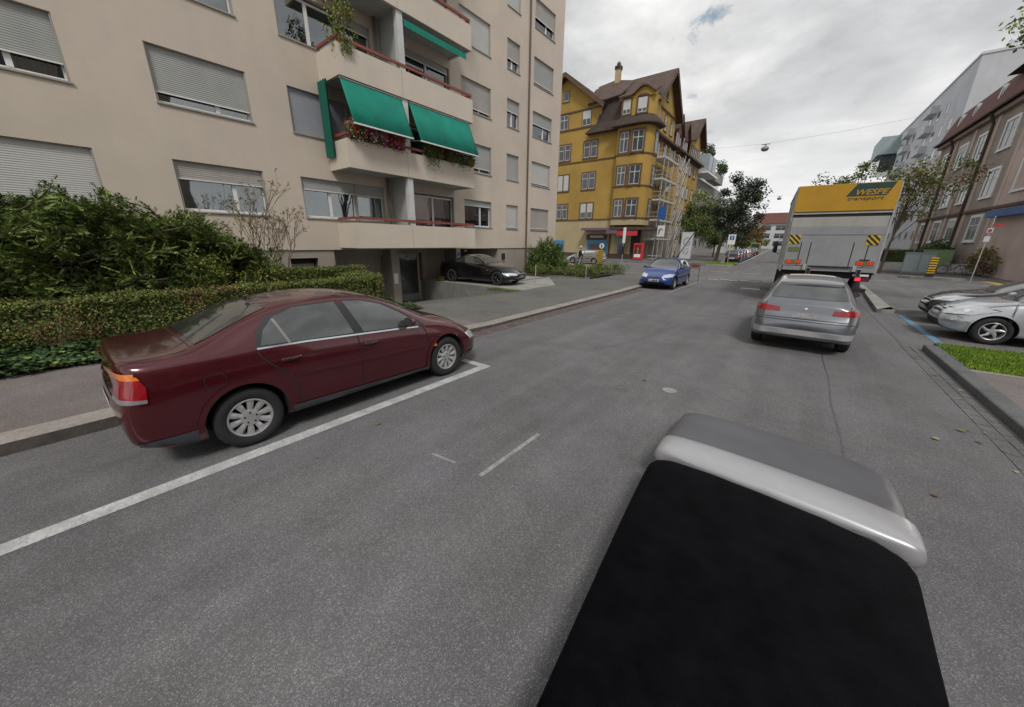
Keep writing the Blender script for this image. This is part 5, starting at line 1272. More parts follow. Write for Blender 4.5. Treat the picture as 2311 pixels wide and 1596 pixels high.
# ground cover ivy
lv = Leaves(['ivy', 'ivy_l', 'g_dark', 'g_light'])
for i in range(26000):
    x = -8.78-1.5*r.random(); y = r.uniform(-4, 6.6); 
    h = .14+.16*(.5+.5*sin(x*5)*cos(y*4.2))*min(1, (-8.75-x)*5+.25)
    p = Vector((x+.05*sin(y*7), y, h*r.uniform(.7, 1.05)+.02)); lv.leaf(p, Vector((r.gauss(0, 1), r.gauss(0, 1), .15)), Vector((0, 0, 1))+rv(r)*.6, r.uniform(.05, .10), r.uniform(.04, .075), pick(r, [5, 2.4, 2, .7]))
tag(lv.build('ivy'), 'dark green ivy ground cover spreading between the hedge and the pavement', 'ground cover', kind='stuff')
def leafy(name, label, cat, foot, cen, rad, n, mats, ws, seed, size=.07, stems=10, group=None, elong=1.0, hollow=.5):
    r = random.Random(seed); t = thing(name, label, cat, foot, 0, group); F = Vector(foot); lv = Leaves(mats); st = MB()
    cs = [(Vector((cen[0]+rad[0]*v.x*r.uniform(.3, .85), cen[1]+rad[1]*v.y*r.uniform(.3, .85), cen[2]+rad[2]*v.z*r.uniform(.3, .85))), r.uniform(.22, .45)) for v in [rv(r) for _ in range(stems*3)]]
    for i in range(stems):
        c_, q = cs[i]; st.tube([F*0, (c_-F)*.5+Vector((0, 0, .05)), c_-F], [.012, .008, .004], 'twig', 4, False)
    for i in range(n):
        c_, q = r.choice(cs); v = rv(r)*(q*r.uniform(hollow, 1.05)); p = c_+Vector((v.x*rad[0], v.y*rad[1], v.z*rad[2]))-F
        if p.z+F.z < .12: p.z = .12-F.z+r.random()*.1
        lv.leaf(p, rv(r)+Vector((0, 0, .4)), rv(r), size*r.uniform(.6, 1.4)*elong, size*r.uniform(.4, .7), pick(r, ws))
    st.build('stems', None, t); lv.build('foliage', t); return t
leafy('yellow_leaf_shrub', 'thin shrub with yellow green leaves growing out of the juniper above the hedge', 'shrub', (-11.3, 2.35, .1), (-11.25, 2.3, 1.35), (.35, .55, .55), 700, ['g_light', 'yellow', 'g_mid'], [3, 2.4, 2], 4, size=.06)
leafy('yellow_leaf_shrub', 'small bright shrub with mixed yellow leaves at the right end of the juniper', 'shrub', (-11.2, 3.45, .1), (-11.2, 3.5, 1.15), (.35, .75, .45), 1100, ['g_light', 'yellow', 'g_mid', 'g_dark'], [3, 1.4, 3, 2], 5, size=.06)
leafy('red_leaf_shrub', 'small shrub with reddish brown leaves left of the green hedge block', 'shrub', (-12.1, 4.2, .1), (-12.1, 4.15, 1.1), (.28, .22, .38), 420, ['red', 'brown', 'g_mid'], [3, 3, 1], 6, size=.06)
leafy('autumn_shrub', 'brown twiggy shrub standing in the ivy in front of the hedge', 'shrub', (-9.9, -.25, .1), (-9.95, -.25, .62), (.35, .6, .4), 900, ['brown', 'olive', 'g_mid', 'g_light'], [3, 2, 2, 1], 9, size=.05)
# bare magnolia-like bush
def bare_bush(label, foot, tips, seed, spread=.35):
    r = random.Random(seed); t = thing('bare_bush', label, 'shrub', foot); F = Vector(foot); st = MB(); lv = Leaves(['brown', 'olive', 'yellow'])
    def grow(p, d, ln, rad, depth):
        q = p+d*ln; st.tube([p, p+d*ln*.5+rv(r)*ln*.05, q], [rad, rad*.8, rad*.6], 'twig', 5, False)
        if depth == 0:
            for k in range(5): lv.leaf(q+rv(r)*.03, rv(r), rv(r), r.uniform(.04, .075), .03, pick(r, [3, 2, 1]))
            return
        for k in range(2 if depth > 2 else 3):
            dd = (d+rv(r)*spread*1.6+Vector((0, 0, .22))).normalized(); grow(p+d*ln*r.uniform(.6, 1), dd, ln*r.uniform(.6, .82), rad*.62, depth-1)
    for tip in tips:
        tp = Vector(tip)-F; grow(Vector((0, 0, 0)), (tp*.5+rv(r)*.1).normalized(), tp.length*.42, .03, 4)
    st.build('branches', None, t); lv.build('leaves', t)
bare_bush('tall nearly leafless bush with fine brown twigs in front of the ground floor window', (-12.4, 4.1, .1), [(-12.3, 3.3, 3.3), (-12.2, 4.7, 3.2), (-12.3, 4.95, 2.9), (-12.4, 4.2, 3.0), (-12.2, 4.6, 2.2), (-12.2, 2.9, 3.1), (-12.3, 3.7, 2.9)], 14)
# bed of low leafy plants at the junction
sp = [(-11.9, 19.7, .45, .5), (-11.0, 19.6, .42, .5), (-10.2, 19.5, .38, .42), (-9.8, 20.4, .45, .5), (-10.6, 20.7, .5, .6), (-9.7, 21.6, .5, .6), (-10.5, 22.0, .55, .6), (-11.5, 21.0, .5, .6), (-9.7, 22.9, .55, .75), (-10.7, 23.2, .5, .6), (-11.8, 22.6, .5, .6), (-9.3, 23.4, .5, .6)]
for i, (x, y, rr, h) in enumerate(sp):
    leafy('low_shrub', 'bushy low green plants filling the bed at the street corner', 'shrub', (x, y, .14), (x, y, .14+h*.55), (rr*1.25, rr*1.25, h*.6), 900, ['g_mid', 'g_light', 'g_dark', 'olive'], [4, 2.2, 3, 1], 30+i, size=.07, stems=8, group='low shrubs in the corner bed')
leafy('low_shrub', 'low dark shrub hugging the foot of the round evergreen bush', 'shrub', (-12.6, 18.6, .14), (-12.6, 18.7, .5), (.8, .7, .45), 1300, ['g_dark', 'con_mid', 'g_mid'], [3, 3, 1], 50, size=.06)
leafy('weed_clump', 'green weeds growing on the wall edge under the black coupe', 'plant', (-14.3, 12.25, .13), (-14.3, 12.28, .2), (.5, .12, .14), 220, ['g_mid', 'g_light'], [2, 1], 51, size=.05, stems=4)
# grass strips
def grass(name, label, pts, n, h, seed, z=.1, ms=('grass', 'grass2', 'g_mid'), ws=(3, 2, 1), wd=.012):
    r = random.Random(seed); lv = Leaves(list(ms)); x0, x1 = min(p[0] for p in pts), max(p[0] for p in pts); y0, y1 = min(p[1] for p in pts), max(p[1] for p in pts)
    for i in range(n):
        x, y = r.uniform(x0, x1), r.uniform(y0, y1); hh = h*r.uniform(.5, 1.2)
        lv.leaf(Vector((x, y, z-.005)), Vector((r.gauss(0, .45), r.gauss(0, .45), 1)), rv(r), hh, wd*r.uniform(.7, 1.4), pick(r, ws))
    tag(lv.build(name), label, 'grass', kind='stuff')
grass('grass', 'bright green grass strip between the kerb and the light silver hatchback', [(2.63, 9.3), (6.5, 11.32)], 42000, .085, 3)
grass('grass', 'mossy grass along the edge of the raised platform by the ramp', [(-10.9, 12.0), (-9.1, 12.16)], 1500, .07, 4, z=.1)
grass('grass', 'patch of grass around the parking sign across the junction', [(-8.2, 42.3), (-5.3, 47.5)], 5000, .12, 5, wd=.03)

def tree(name, label, foot, H_, crown, n, mats, ws, seed, size=.16, trunk=.14, limbs=9, group=None, clumps=46, gap=.55):
    """crown: (cx, cy, cz, rx, ry, rz) relative to foot"""
    r = random.Random(seed); t = thing(name, label, 'tree', foot, 0, group); cx, cy, cz, rx, ry, rz = crown
    tr = MB(); top = Vector((cx, cy, cz+rz*.5)); P = [Vector((0, 0, -.1)), Vector((cx*.15, cy*.15, cz*.35)), Vector((cx*.6, cy*.6, cz*.8)), top]
    tr.tube(P, [trunk*1.15, trunk*.85, trunk*.55, trunk*.15], 'bark', 9, False)
    cl = []
    for i in range(clumps):
        v = rv(r); q = r.random()**.45; c_ = Vector((cx+rx*v.x*q, cy+ry*v.y*q, cz+rz*v.z*q)); cl.append((c_, r.uniform(.16, .36), pick(r, ws)))
    for i in range(limbs):
        c_ = cl[i][0]; a = P[1]+(P[3]-P[1])*r.uniform(0, .6); m_ = a+(c_-a)*.5+Vector((0, 0, .1))
        tr.tube([a, m_, c_], [trunk*.4, trunk*.25, trunk*.06], 'bark', 6, False)
    tr.build('trunk', None, t)
    lv = Leaves(mats); R_ = (rx+ry+rz)/3
    for i in range(n):
        c_, q, mi = r.choice(cl); v = rv(r)*R_*q*(r.random()**.5)*1.15
        if r.random() < .35: mi = pick(r, ws)
        p = c_+Vector((v.x, v.y, v.z*.75))
        lv.leaf(p, rv(r)+Vector((0, 0, -.2)), rv(r)+Vector((0, 0, .6)), size*r.uniform(.6, 1.3), size*.62*r.uniform(.7, 1.2), mi)
    lv.build('crown', t); return t
tree('street_tree', 'dark purple green street tree overhanging the far pavement behind the parking sign', (-8.1, 50, .1), 10, (1.5, 0, 5.7, 2.3, 2.4, 4.0), 9500, ['tree_dk', 'tree_mid', 'g_dark'], [4, 2, .6], 21, size=.24, trunk=.2, clumps=60)
tree('street_tree', 'green and yellowish street tree in front of the scaffolded yellow facade', (-13.2, 60, .1), 9, (.1, 0, 5.6, 2.6, 3.4, 4.3), 8000, ['g_mid', 'olive', 'g_light', 'g_dark'], [3, 2.2, 1.2, 2], 22, size=.26, trunk=.16)
tree('street_tree', 'second green street tree further along the left pavement beside the dark tree', (-11.5, 68, .1), 8, (0, 0, 4.2, 2.2, 3, 3.4), 4500, ['g_mid', 'olive', 'g_dark'], [3, 2, 2], 23, size=.26, trunk=.14)
tree('small_tree', 'small round green tree low on the left pavement near the far parked cars', (-10.6, 63, .1), 4, (0, 0, 2.6, 1.4, 1.4, 1.3), 2500, ['g_mid', 'g_dark'], [2, 2], 24, size=.2, trunk=.1)
tree('autumn_tree', 'red brown autumn tree behind the dark street tree', (-10.5, 84, .1), 7, (1.5, 0, 4.6, 2.8, 3, 2.2), 3500, ['brown', 'red', 'olive'], [3, 1.2, 1], 25, size=.3, trunk=.14)
for i, (x, y, h) in enumerate(((-12, 108, 4), (-13.5, 122, 5), (-14.5, 140, 6), (-11.5, 150, 4.5))):
    tree('far_tree', ['distant green tree behind the orange van', 'distant bushy green tree down the left side of the street', 'distant tall green tree near the end of the street', 'distant bright yellow green tree before the far building'][i], (x, y, .1), h, (0, 0, h*.65, h*.5, h*.5, h*.45), 1500, ['g_mid', 'g_light', 'g_dark'] if i < 3 else ['g_light', 'yellow', 'g_mid'], [2, 1.5, 2], 60+i, size=.4, trunk=.15, clumps=24)
# sparse trees behind and right of the truck
tree('plane_tree', 'open crowned tree with thin leaning trunk just right of the truck', (5.2, 41.5, .1), 9, (.6, 0, 6.3, 2.9, 2.2, 2.3), 2500, ['olive', 'g_mid', 'brown', 'g_light'], [3, 2, 1.2, 1], 26, size=.2, trunk=.09, limbs=22, clumps=44)
tree('plane_tree', 'open crowned tree showing its top leaves above the yellow truck header', (3.6, 52, .1), 9, (-.6, 0, 7.2, 3.6, 2.6, 2.4), 3600, ['g_mid', 'olive', 'g_dark', 'g_light'], [3, 3, 1, 1], 27, size=.24, trunk=.16, limbs=20, clumps=44)
tree('corner_tree', 'leafy branch tips reaching into the top right corner', (6.4, 18.8, .1), 9, (-.9, .6, 8.4, 1.9, 1.4, 1.1), 1300, ['g_mid', 'g_light', 'olive'], [2, 2, 1], 28, size=.13, trunk=.15, limbs=16, clumps=30)
# balcony plants
def flowers(label, y0, y1, z, cols, seed, x=-13.40, n=1300, h=.24, group=None):
    r = random.Random(seed); t = thing('flower_box', label, 'planter', (x, (y0+y1)/2, z)); b = MB(); hl = (y1-y0)/2
    b.prism([(-.07, -hl, -.13), (.07, -hl, -.13), (.09, -hl, .05), (-.09, -hl, .05)], (0, 2*hl, 0)); b.build('planter_box', 'trim_dark', t, bevel=.006)
    lv = Leaves(['g_mid', 'g_dark', 'g_light']+cols)
    for i in range(n):
        y = r.uniform(-hl, hl); p = Vector((r.gauss(.05, .11), y, .06+r.gauss(.06, h*.55)))
        k = 3+r.randrange(len(cols)) if r.random() < .45 and cols else pick(r, [3, 2, 1])
        lv.leaf(p, rv(r), rv(r)+Vector((1, -.6, 0)), .075 if k > 2 else .085, .06 if k > 2 else .05, k)
    lv.build('flowers', t)
flowers('flower box with red flowers and white blossoms at the left end of the second balcony', 7.55, 8.2, 5.72, ['redf', 'white', 'redf'], 1)
flowers('flower box overflowing with pink petunias under the left awning', 8.3, 9.0, 5.70, ['pink', 'pink', 'white'], 2)
flowers('flower box with crimson flowers next to the pink ones', 9.1, 9.8, 5.70, ['redf', 'pink'], 3)
flowers('planter with leafy green plants under the right awning', 11.0, 11.7, 5.72, [], 4, h=.45)
flowers('planter with reddish plants at the middle of the right balcony rail', 12.1, 12.7, 5.70, ['red', 'brown'], 5)
flowers('planter with a round green plant near the right end of the balcony', 12.8, 13.2, 5.72, [], 6, n=500, h=.35)
flowers('small terracotta planter at the right end of the second balcony', 13.35, 13.85, 5.70, ['yellow', 'red'], 7, n=400)
r = random.Random(77); t = thing('hanging_vine', 'light green vine hanging over the corner rail of the third balcony', 'plant', (-13.5, 7.6, 8.6)); lv = Leaves(['g_light', 'yellow', 'g_mid', 'olive']); st = MB()
for k in range(15):
    p0 = Vector((r.uniform(-.5, .25), r.uniform(-.35, .5), r.uniform(.2, 1.6))); q = p0.copy(); pts = [q.copy()]
    for j in range(9):
        q = q+Vector((r.gauss(.01, .03), r.gauss(.02, .03), -r.uniform(.06, .12))); pts.append(q.copy())
        for m_ in range(9): lv.leaf(q+rv(r)*.07, rv(r)+Vector((0, 0, -.5)), rv(r), .09, .045, pick(r, [3, 1, 2, 1]))
    st.tube(pts, .004, 'twig', 4, False)
for k in range(160): lv.leaf(Vector((.2, .25+r.gauss(0, .1), -.1-.4*r.random())), rv(r), rv(r), .08, .05, pick(r, [3, 1, 2, 1]))
st.build('stems', None, t); lv.build('foliage', t)
# ------------------------------------------------------------------ other buildings
def frame(ox, oy, oz, ux, uy):      # local u along the facade, v outward, w up
    u = Vector((ux, uy, 0)).normalized(); n_ = Vector((-u.y, u.x, 0)); m = Matrix((u, n_, Vector((0, 0, 1)))).transposed().to_4x4(); m.translation = Vector((ox, oy, oz)); return m
def facewin(T, u0, u1, z0, z1, parent, sur=.16, surm='trim_brown', fr='frame_far', cross=True, blind=0.0, halves=1, arch=False, sill=True, glass='glass_far', name='window', proud=.05):
    """window on a wall plane: surround, frame, pane (and blind)"""
    s = MB()
    if sur:
        s.box(u0-sur, u0, 0, proud, z0-sur*.4, z1+sur, None, T); s.box(u1, u1+sur, 0, proud, z0-sur*.4, z1+sur, None, T); s.box(u0, u1, 0, proud, z1, z1+sur, None, T)
        s.box(u0-sur-.03, u1+sur+.03, 0, proud+.05, z0-sur, z0-.0-sur*.4, None, T) if sill else None
        s.box(u0, u1, 0, proud*.6, z0-sur*.4, z0, None, T)
        if halves == 2: s.box((u0+u1)/2-.09, (u0+u1)/2+.09, 0, proud*.9, z0, z1, None, T)
        if arch:
            k = 8; cx = (u0+u1)/2; rr = (u1-u0)/2
            pts = [(cx+(rr+sur)*cos(pi*i/k), z1+(rr*.45+sur)*sin(pi*i/k)) for i in range(k+1)]
            s.prism([T @ Vector((a, .0, b)) for a, b in pts], (T.to_3x3() @ Vector((0, proud, 0))))
        w_ = put(s.build(name, surm), parent)
    else:
        w_ = None
    f = MB(); g_ = MB(); b_ = MB(); fw = .07
    fw = .05
    segs = [(u0, u1)] if halves == 1 else [(u0, (u0+u1)/2-.09), ((u0+u1)/2+.09, u1)]
    for a, b in segs:
        f.box(a, a+fw, .0, .04, z0, z1, None, T); f.box(b-fw, b, .0, .04, z0, z1, None, T); f.box(a+fw, b-fw, .0, .04, z0, z0+fw*1.4, None, T); f.box(a+fw, b-fw, 0, .04, z1-fw, z1, None, T)
        if cross and halves == 1: f.box((a+b)/2-.04, (a+b)/2+.04, 0, .042, z0+fw, z1-fw, None, T)
        if cross: f.box(a+fw, b-fw, 0, .044, z0+(z1-z0)*.66-.04, z0+(z1-z0)*.66+.04, None, T)
        g_.box(a+.01, b-.01, 0, .02, z0+.01, z1-.01, None, T)
        if blind: b_.box(a+fw, b-fw, .02, .047, z1-(z1-z0)*blind, z1-fw*.5, None, T)
    fo = put(f.build('frame' if w_ else name, fr), parent if not w_ else parent)
    if w_: fo.parent = w_; fo.data.transform(Matrix.Identity(4))
    ho = w_ or fo
    if w_: pass
    go = put(g_.build('pane', glass), parent); go.parent = ho
    if blind: bo = put(b_.build('blind', 'shutter_light'), parent); bo.parent = ho
    return ho
def tbox(T, *a, m=None): return None

# yellow corner building
yb = thing('corner_building', 'ochre yellow corner house with round bay, brown trim and steep tiled gables', 'building', (-24, 55, 0))
Ys = 46.9
w1 = MB()
w1.quad((-36, Ys, 5.05), (-20.25, Ys, 5.05), (-20.25, Ys, 15.5), (-36, Ys, 15.5), 'yellow_render')
w1.quad((-20.25, Ys, 12), (-17, Ys, 12), (-17, Ys, 18.6), (-20.25, Ys, 18.6), 'yellow_render'); 
w1.quad((-36, Ys, 15.5), (-23.3, Ys, 15.5), (-22.9, Ys, 18.3), (-36, Ys, 18.3), 'yellow_render')
w1.poly([(-33.4, Ys, 18.3), (-22.9, Ys, 18.3), (-28.1, Ys, 22.3)], 'yellow_render')
# east facade
w1.quad((-17, Ys, 5.05), (-17, 74, 5.05), (-17, 74, 14.8), (-17, Ys, 14.8), 'yellow_render')
w1.quad((-17, 48.3, 14.8), (-17, 57.3, 14.8), (-17, 57.3, 18.2), (-17, 48.3, 18.2), 'yellow_render'); w1.poly([(-17, 48.3, 18.2), (-17, 57.3, 18.2), (-17, 52.8, 22.2)], 'yellow_render')
w1.quad((-17, 66.2, 14.8), (-17, 73.4, 14.8), (-17, 73.4, 17.6), (-17, 66.2, 17.6), 'yellow_render'); w1.poly([(-17, 66.2, 17.6), (-17, 73.4, 17.6), (-17, 69.8, 20.9)], 'yellow_render')
w1.quad((-36, 60, 0), (-36, Ys, 0), (-36, Ys, 18), (-36, 60, 18), 'yellow_render')
w1.quad((-17, 74, 0), (-36, 74, 0), (-36, 74, 15), (-17, 74, 15), 'yellow_render')
# ground floor, cream, corner set back
w1.quad((-36, Ys, 0), (-19.9, Ys, 0), (-19.9, Ys, 5.05), (-36, Ys, 5.05), 'cream_render')
w1.quad((-19.9, Ys, 0), (-17.9, Ys+.8, 0), (-17.9, Ys+.8, 4.3), (-19.9, Ys, 4.3), 'cream_render'); w1.quad((-17.9, Ys+.8, 0), (-17.2, 49.3, 0), (-17.2, 49.3, 4.3), (-17.9, Ys+.8, 4.3), 'interior'); w1.quad((-17.1, 49.3, 0), (-17.1, 74, 0), (-17.1, 74, 5.05), (-17.1, 49.3, 5.05), 'brown_render')
w1.box(-20.1, -16.4, 46.3, 49.4, 4.22, 4.3, 'trim_dark'); w1.box(-36, -17.5, Ys-.05, Ys+.0, .0, .75, 'trim_dark')
put(w1.build('wall'), yb)
# round bay
def baypath(off=0.0):
    p = [(-20.3-off, Ys)]; p += [(-20.3-off, 46.15-off), (-20.1, 46.0-off)]; r_ = 1.45+off; cx, cy = -17.75, 47.45
    p += [(-18.6, 46.0-off)] + [(cx+r_*sin(pi/2*i/8), cy-r_*cos(pi/2*i/8)) for i in range(9)] + [(-16.3+off, 48.95), (-17, 49.1+off)]
    return p
def band(mb, path, z0, z1, m): 
    for a, b in zip(path, path[1:]): mb.quad((a[0], a[1], z0), (b[0], b[1], z0), (b[0], b[1], z1), (a[0], a[1], z1), m)
by = MB(); P0 = baypath(); band(by, P0, 4.3, 5.05, 'cream_render'); band(by, P0, 5.05, 15.6, 'yellow_render'); by.poly([(x, y, 4.3) for x, y in P0], 'cream_render'); band(by, baypath(-.12), 15.9, 18.4, 'yellow_render')
put(by.build('bay', smooth=False), yb)
tr_ = MB()
def ledge(path, z, h, out_path, m='trim_brown'):
    tr_.add([(x, y, z) for x, y in out_path]+[(x, y, z+h) for x, y in out_path]+[(x, y, z) for x, y in path]+[(x, y, z+h) for x, y in path], sum([[(i, i+1, i+1+len(path), i+len(path)), (i+len(path), i+1+len(path), i+1+3*len(path), i+3*len(path)), (i, i+2*len(path), i+1+2*len(path), i+1)] for i in range(len(path)-1)], []), m)
for z in (5.03, 8.72, 12.22): ledge(P0, z, .14, baypath(.09))
for z, x0 in ((5.03, -36), (12.28, -36)): tr_.box(x0, -20.39, Ys-.09, Ys, z, z+.14, 'trim_brown')
for z in (16.25, 18.25): tr_.box(-36, -23.0, Ys-.1, Ys, z, z+.17, 'trim_brown')
tr_.box(-20.55, -20.38, Ys-.14, Ys, .2, 15.4, 'trim_dark')
for z in (15.0, 18.0): tr_.box(-17, -16.88, 49.15, 57.3, z, z+.2, 'trim_brown')
tr_.box(-17, -16.7, 57.3, 74, 14.6, 14.9, 'trim_dark')
put(tr_.build('ledges'), yb)
TS = frame(0, Ys, 0, -1, 0)   # south facade, u = -x
def sw(x0, x1, z0, z1, **k): return facewin(TS, -x1, -x0, z0, z1, yb, **k)
for i, (z0, z1) in enumerate(((5.3, 7.15), (8.95, 10.9), (12.75, 14.6))):
    sw(-25.1, -23.3, z0, z1, halves=2, cross=(i > 0), blind=.6 if i == 0 else 0); sw(-28.9, -27.2, z0, z1, halves=2, blind=[0, .95, 0][i]); sw(-32.6, -30.8, z0, z1, halves=2)
sw(-25.6, -24.45, 16.5, 18.15, sur=.1, blind=.55); sw(-28.9, -27.75, 16.5, 18.15, sur=.1); sw(-32.2, -31.0, 16.5, 18.15, sur=.1); sw(-28.6, -27.8, 19.75, 20.75, sur=.12, cross=False)
TBs = frame(0, 46.0, 0, -1, 0)
for z0, z1 in ((5.3, 7.25), (8.95, 11.0), (12.55, 14.7)):
    facewin(TBs, 18.85, 19.85, z0, z1, yb, sur=.2); facewin(TBs, 16.95+.15, 18.05, z0, z1, yb, sur=.2) if 0 else None
    T2 = frame(-17.32, 46.07, 0, -cos(.17), -sin(.17)); facewin(T2, -.25, .95, z0, z1, yb, sur=.2, proud=.09)
    T3 = frame(-16.3, 0, 0, 0, -1); facewin(T3, -48.8, -47.9, z0, z1, yb, sur=.18)
Tt = frame(0, 46.12, 0, -1, 0)
facewin(Tt, 19.0, 19.9, 16.6, 18.05, yb, sur=.16, blind=.7); T2 = frame(-17.32, 46.19, 0, -cos(.17), -sin(.17)); facewin(T2, -.2, .8, 16.5, 18.0, yb, sur=.18, blind=.75, arch=True, proud=.08)
TE = frame(-17, 0, 0, 0, -1)
def ew(y0, y1, z0, z1, **k): return facewin(TE, -y1, -y0, z0, z1, yb, **k)
for y in (50.0, 52.6, 55.2):
    ew(y, y+.9, 16.0, 17.6, sur=.14)
ew(52.3, 53.0, 19.2, 20.2, sur=.12, cross=False)
for z0 in (5.6, 9.2, 12.8):
    for y in (50.6, 53.6, 56.6, 62, 65): ew(y, y+1.3, z0, z0+1.6, sur=.2, surm='timber_red')
    for y in (67.5, 70.6): ew(y, y+1.2, z0, z0+1.6, sur=.2, surm='timber_red')
for y in (67.2, 68.3, 69.4, 70.5, 71.6): ew(y, y+.6, 15.2, 16.9, sur=.16)
# roofs
rf = MB()
def slab_poly(mb, pts, th=.16, m='tiles'):
    a, b, c_ = Vector(pts[0]), Vector(pts[1]), Vector(pts[2]); n_ = (b-a).cross(c_-a).normalized()
    if n_.z < 0: n_ = -n_
    mb.prism([Vector(p)-n_*0 for p in pts], n_*th, m)
slab_poly(rf, [(-22.4, Ys-.9, 18.2), (-28.1, Ys-.9, 22.6), (-28.1, 56, 22.6), (-22.4, 56, 18.2)]); slab_poly(rf, [(-33.8, Ys-.9, 18.2), (-28.1, Ys-.9, 22.6), (-28.1, 56, 22.6), (-33.8, 56, 18.2)])
slab_poly(rf, [(-16.1, 47.8, 17.75), (-16.1, 52.8, 22.35), (-27, 52.8, 22.35), (-27, 47.8, 17.75)]); slab_poly(rf, [(-16.1, 57.8, 17.75), (-16.1, 52.8, 22.35), (-27, 52.8, 22.35), (-27, 57.8, 17.75)])
slab_poly(rf, [(-16.1, 65.8, 17.2), (-16.1, 69.8, 21.0), (-27, 69.8, 21.0), (-27, 65.8, 17.2)]); slab_poly(rf, [(-16.1, 73.8, 17.2), (-16.1, 69.8, 21.0), (-27, 69.8, 21.0), (-27, 73.8, 17.2)])
slab_poly(rf, [(-24.9, 46.7, 18.6), (-20.6, 46.7, 18.9), (-20.4, 50.2, 21.3), (-23.1, 50.6, 22.0), (-25.2, 50.2, 21.6)], .12); slab_poly(rf, [(-20.7, 47.3, 18.75), (-17.0, 47.3, 18.3), (-18.6, 50.4, 21.1), (-20.4, 50.3, 21.3)], .12)
slab_poly(rf, [(-17.0, 57.6, 15.0), (-17.0, 66, 15.0), (-20.5, 66, 20.3), (-20.5, 57.6, 20.3)])
# eyebrow over the round bay
k = 12; vs = []
for i in range(k+1):
    t_ = i/k; x = -20.4+4.2*t_; zz = 18.45+.75*max(0, sin(pi*min(1, max(0, (t_-.38)/.62))))**1.2; vs += [(x, 45.75+.9*max(0, t_-.7)**1.5*3, zz), (x, 48.4, max(zz+.55, 19.6))]
rf.add(vs, [(2*i, 2*i+2, 2*i+3, 2*i+1) for i in range(k)], 'tiles'); rf.add([(x, y, z-.16) for x, y, z in vs], [(2*i, 2*i+1, 2*i+3, 2*i+2) for i in range(k)], 'trim_dark')
rf.add([vs[2*i] for i in range(k+1)]+[(vs[2*i][0], vs[2*i][1], vs[2*i][2]-.16) for i in range(k+1)], [(i, i+1, i+k+2, i+k+1) for i in range(k)], 'trim_brown')
rf.add([(vs[2*i][0], max(46.1, vs[2*i][1]+.35), vs[2*i][2]-.1) for i in range(k+1)]+[(vs[2*i][0], max(46.1, vs[2*i][1]+.35), 18.1) for i in range(k+1)], [(i, i+1, i+k+2, i+k+1) for i in range(k)], 'yellow_render')
put(rf.build('roof'), yb)
mr = MB()   # steep lower roof and the skirt around the bay
mr.quad((-24.7, 46.1, 15.45), (-20.3, 46.1, 15.45), (-20.3, 46.75, 16.4), (-23.6, 46.75, 16.4), 'tiles_dark'); mr.quad((-23.6, 46.75, 16.4), (-20.3, 46.75, 16.4), (-20.2, 47.1, 18.9), (-22.9, 47.1, 18.7), 'tiles_dark')
mr.box(-24.7, -20.3, 46.1, 46.9, 15.3, 15.45, 'trim_dark')
Pa, Pb = baypath(.75), baypath(-.1)
for i in range(len(Pa)-1):
    if i == 0: continue
    mr.quad((Pa[i][0], Pa[i][1], 15.45), (Pa[i+1][0], Pa[i+1][1], 15.45), (Pb[i+1][0], Pb[i+1][1], 16.35), (Pb[i][0], Pb[i][1], 16.35), 'tiles_dark'); mr.quad((Pa[i][0], Pa[i][1], 15.28), (Pa[i+1][0], Pa[i+1][1], 15.28), (Pa[i+1][0], Pa[i+1][1], 15.45), (Pa[i][0], Pa[i][1], 15.45), 'trim_dark')
    mr.quad((Pa[i][0], Pa[i][1], 15.28), (Pb[i][0], Pb[i][1], 15.2), (Pb[i+1][0], Pb[i+1][1], 15.2), (Pa[i+1][0], Pa[i+1][1], 15.28), 'trim_dark')
mr.box(-16.98, -16.3, 49.2, 57.6, 14.75, 14.98, 'trim_dark'); mr.box(-16.98, -16.2, 57.6, 74, 14.75, 15.0, 'trim_dark')
put(mr.build('lower_roof'), yb)
for (x, ya, za, yb_, zb_) in ((-16.1, 47.8, 17.75, 52.8, 22.35), (-16.1, 57.8, 17.75, 52.8, 22.35), (-16.1, 65.8, 17.2, 69.8, 21.0), (-16.1, 73.8, 17.2, 69.8, 21.0)):
    bg_ = MB(); bg_.prism([(x, ya, za), (x, yb_, zb_), (x, yb_, zb_-.35), (x, ya, za-.35)], (-.1, 0, 0)); put(bg_.build('barge_board', 'trim_brown'), yb)
for xa in (-22.4, -33.8): bg_ = MB(); bg_.prism([(xa, Ys-.9, 18.2), (-28.1, Ys-.9, 22.6), (-28.1, Ys-.9, 22.25), (xa, Ys-.9, 17.85)], (0, .1, 0)); put(bg_.build('barge_board', 'trim_brown'), yb)
dm = MB()
for y in (59.6, 63.4):
    dm.prism([(-17.0, y-1.4, 15.0), (-17.0, y+1.4, 15.0), (-17.0, y+1.4, 17.2), (-17.0, y, 19.2), (-17.0, y-1.4, 17.2)], (-3, 0, 0), 'timber_red')
    for q in (-.9, 0, .9): dm.box(-17.05, -16.98, y+q-.3, y+q+.3, 15.4, 17.0, 'glass_far')
    for s_ in (-1, 1): dm.prism([(-16.6, y, 19.35), (-16.6, y+s_*1.7, 17.0), (-16.6, y+s_*1.7, 16.85), (-16.6, y, 19.15)], (-3.4, 0, 0), 'tiles')
put(dm.build('dormer'), yb)
ch = MB(); ch.box(-22.95, -22.35, 49.7, 50.3, 20.8, 22.9, 'cream_render'); ch.box(-23.02, -22.28, 49.63, 50.37, 22.9, 23.3, 'dark'); ch.box(-22.85, -22.45, 49.8, 50.2, 23.3, 23.6, 'dark'); ch.lathe([(0, 23.85), (.16, 23.75), (.2, 23.6)], (-22.65, 50, 0), 'Z', 'dark', 10)
put(ch.build('chimney', bevel=.02), yb)
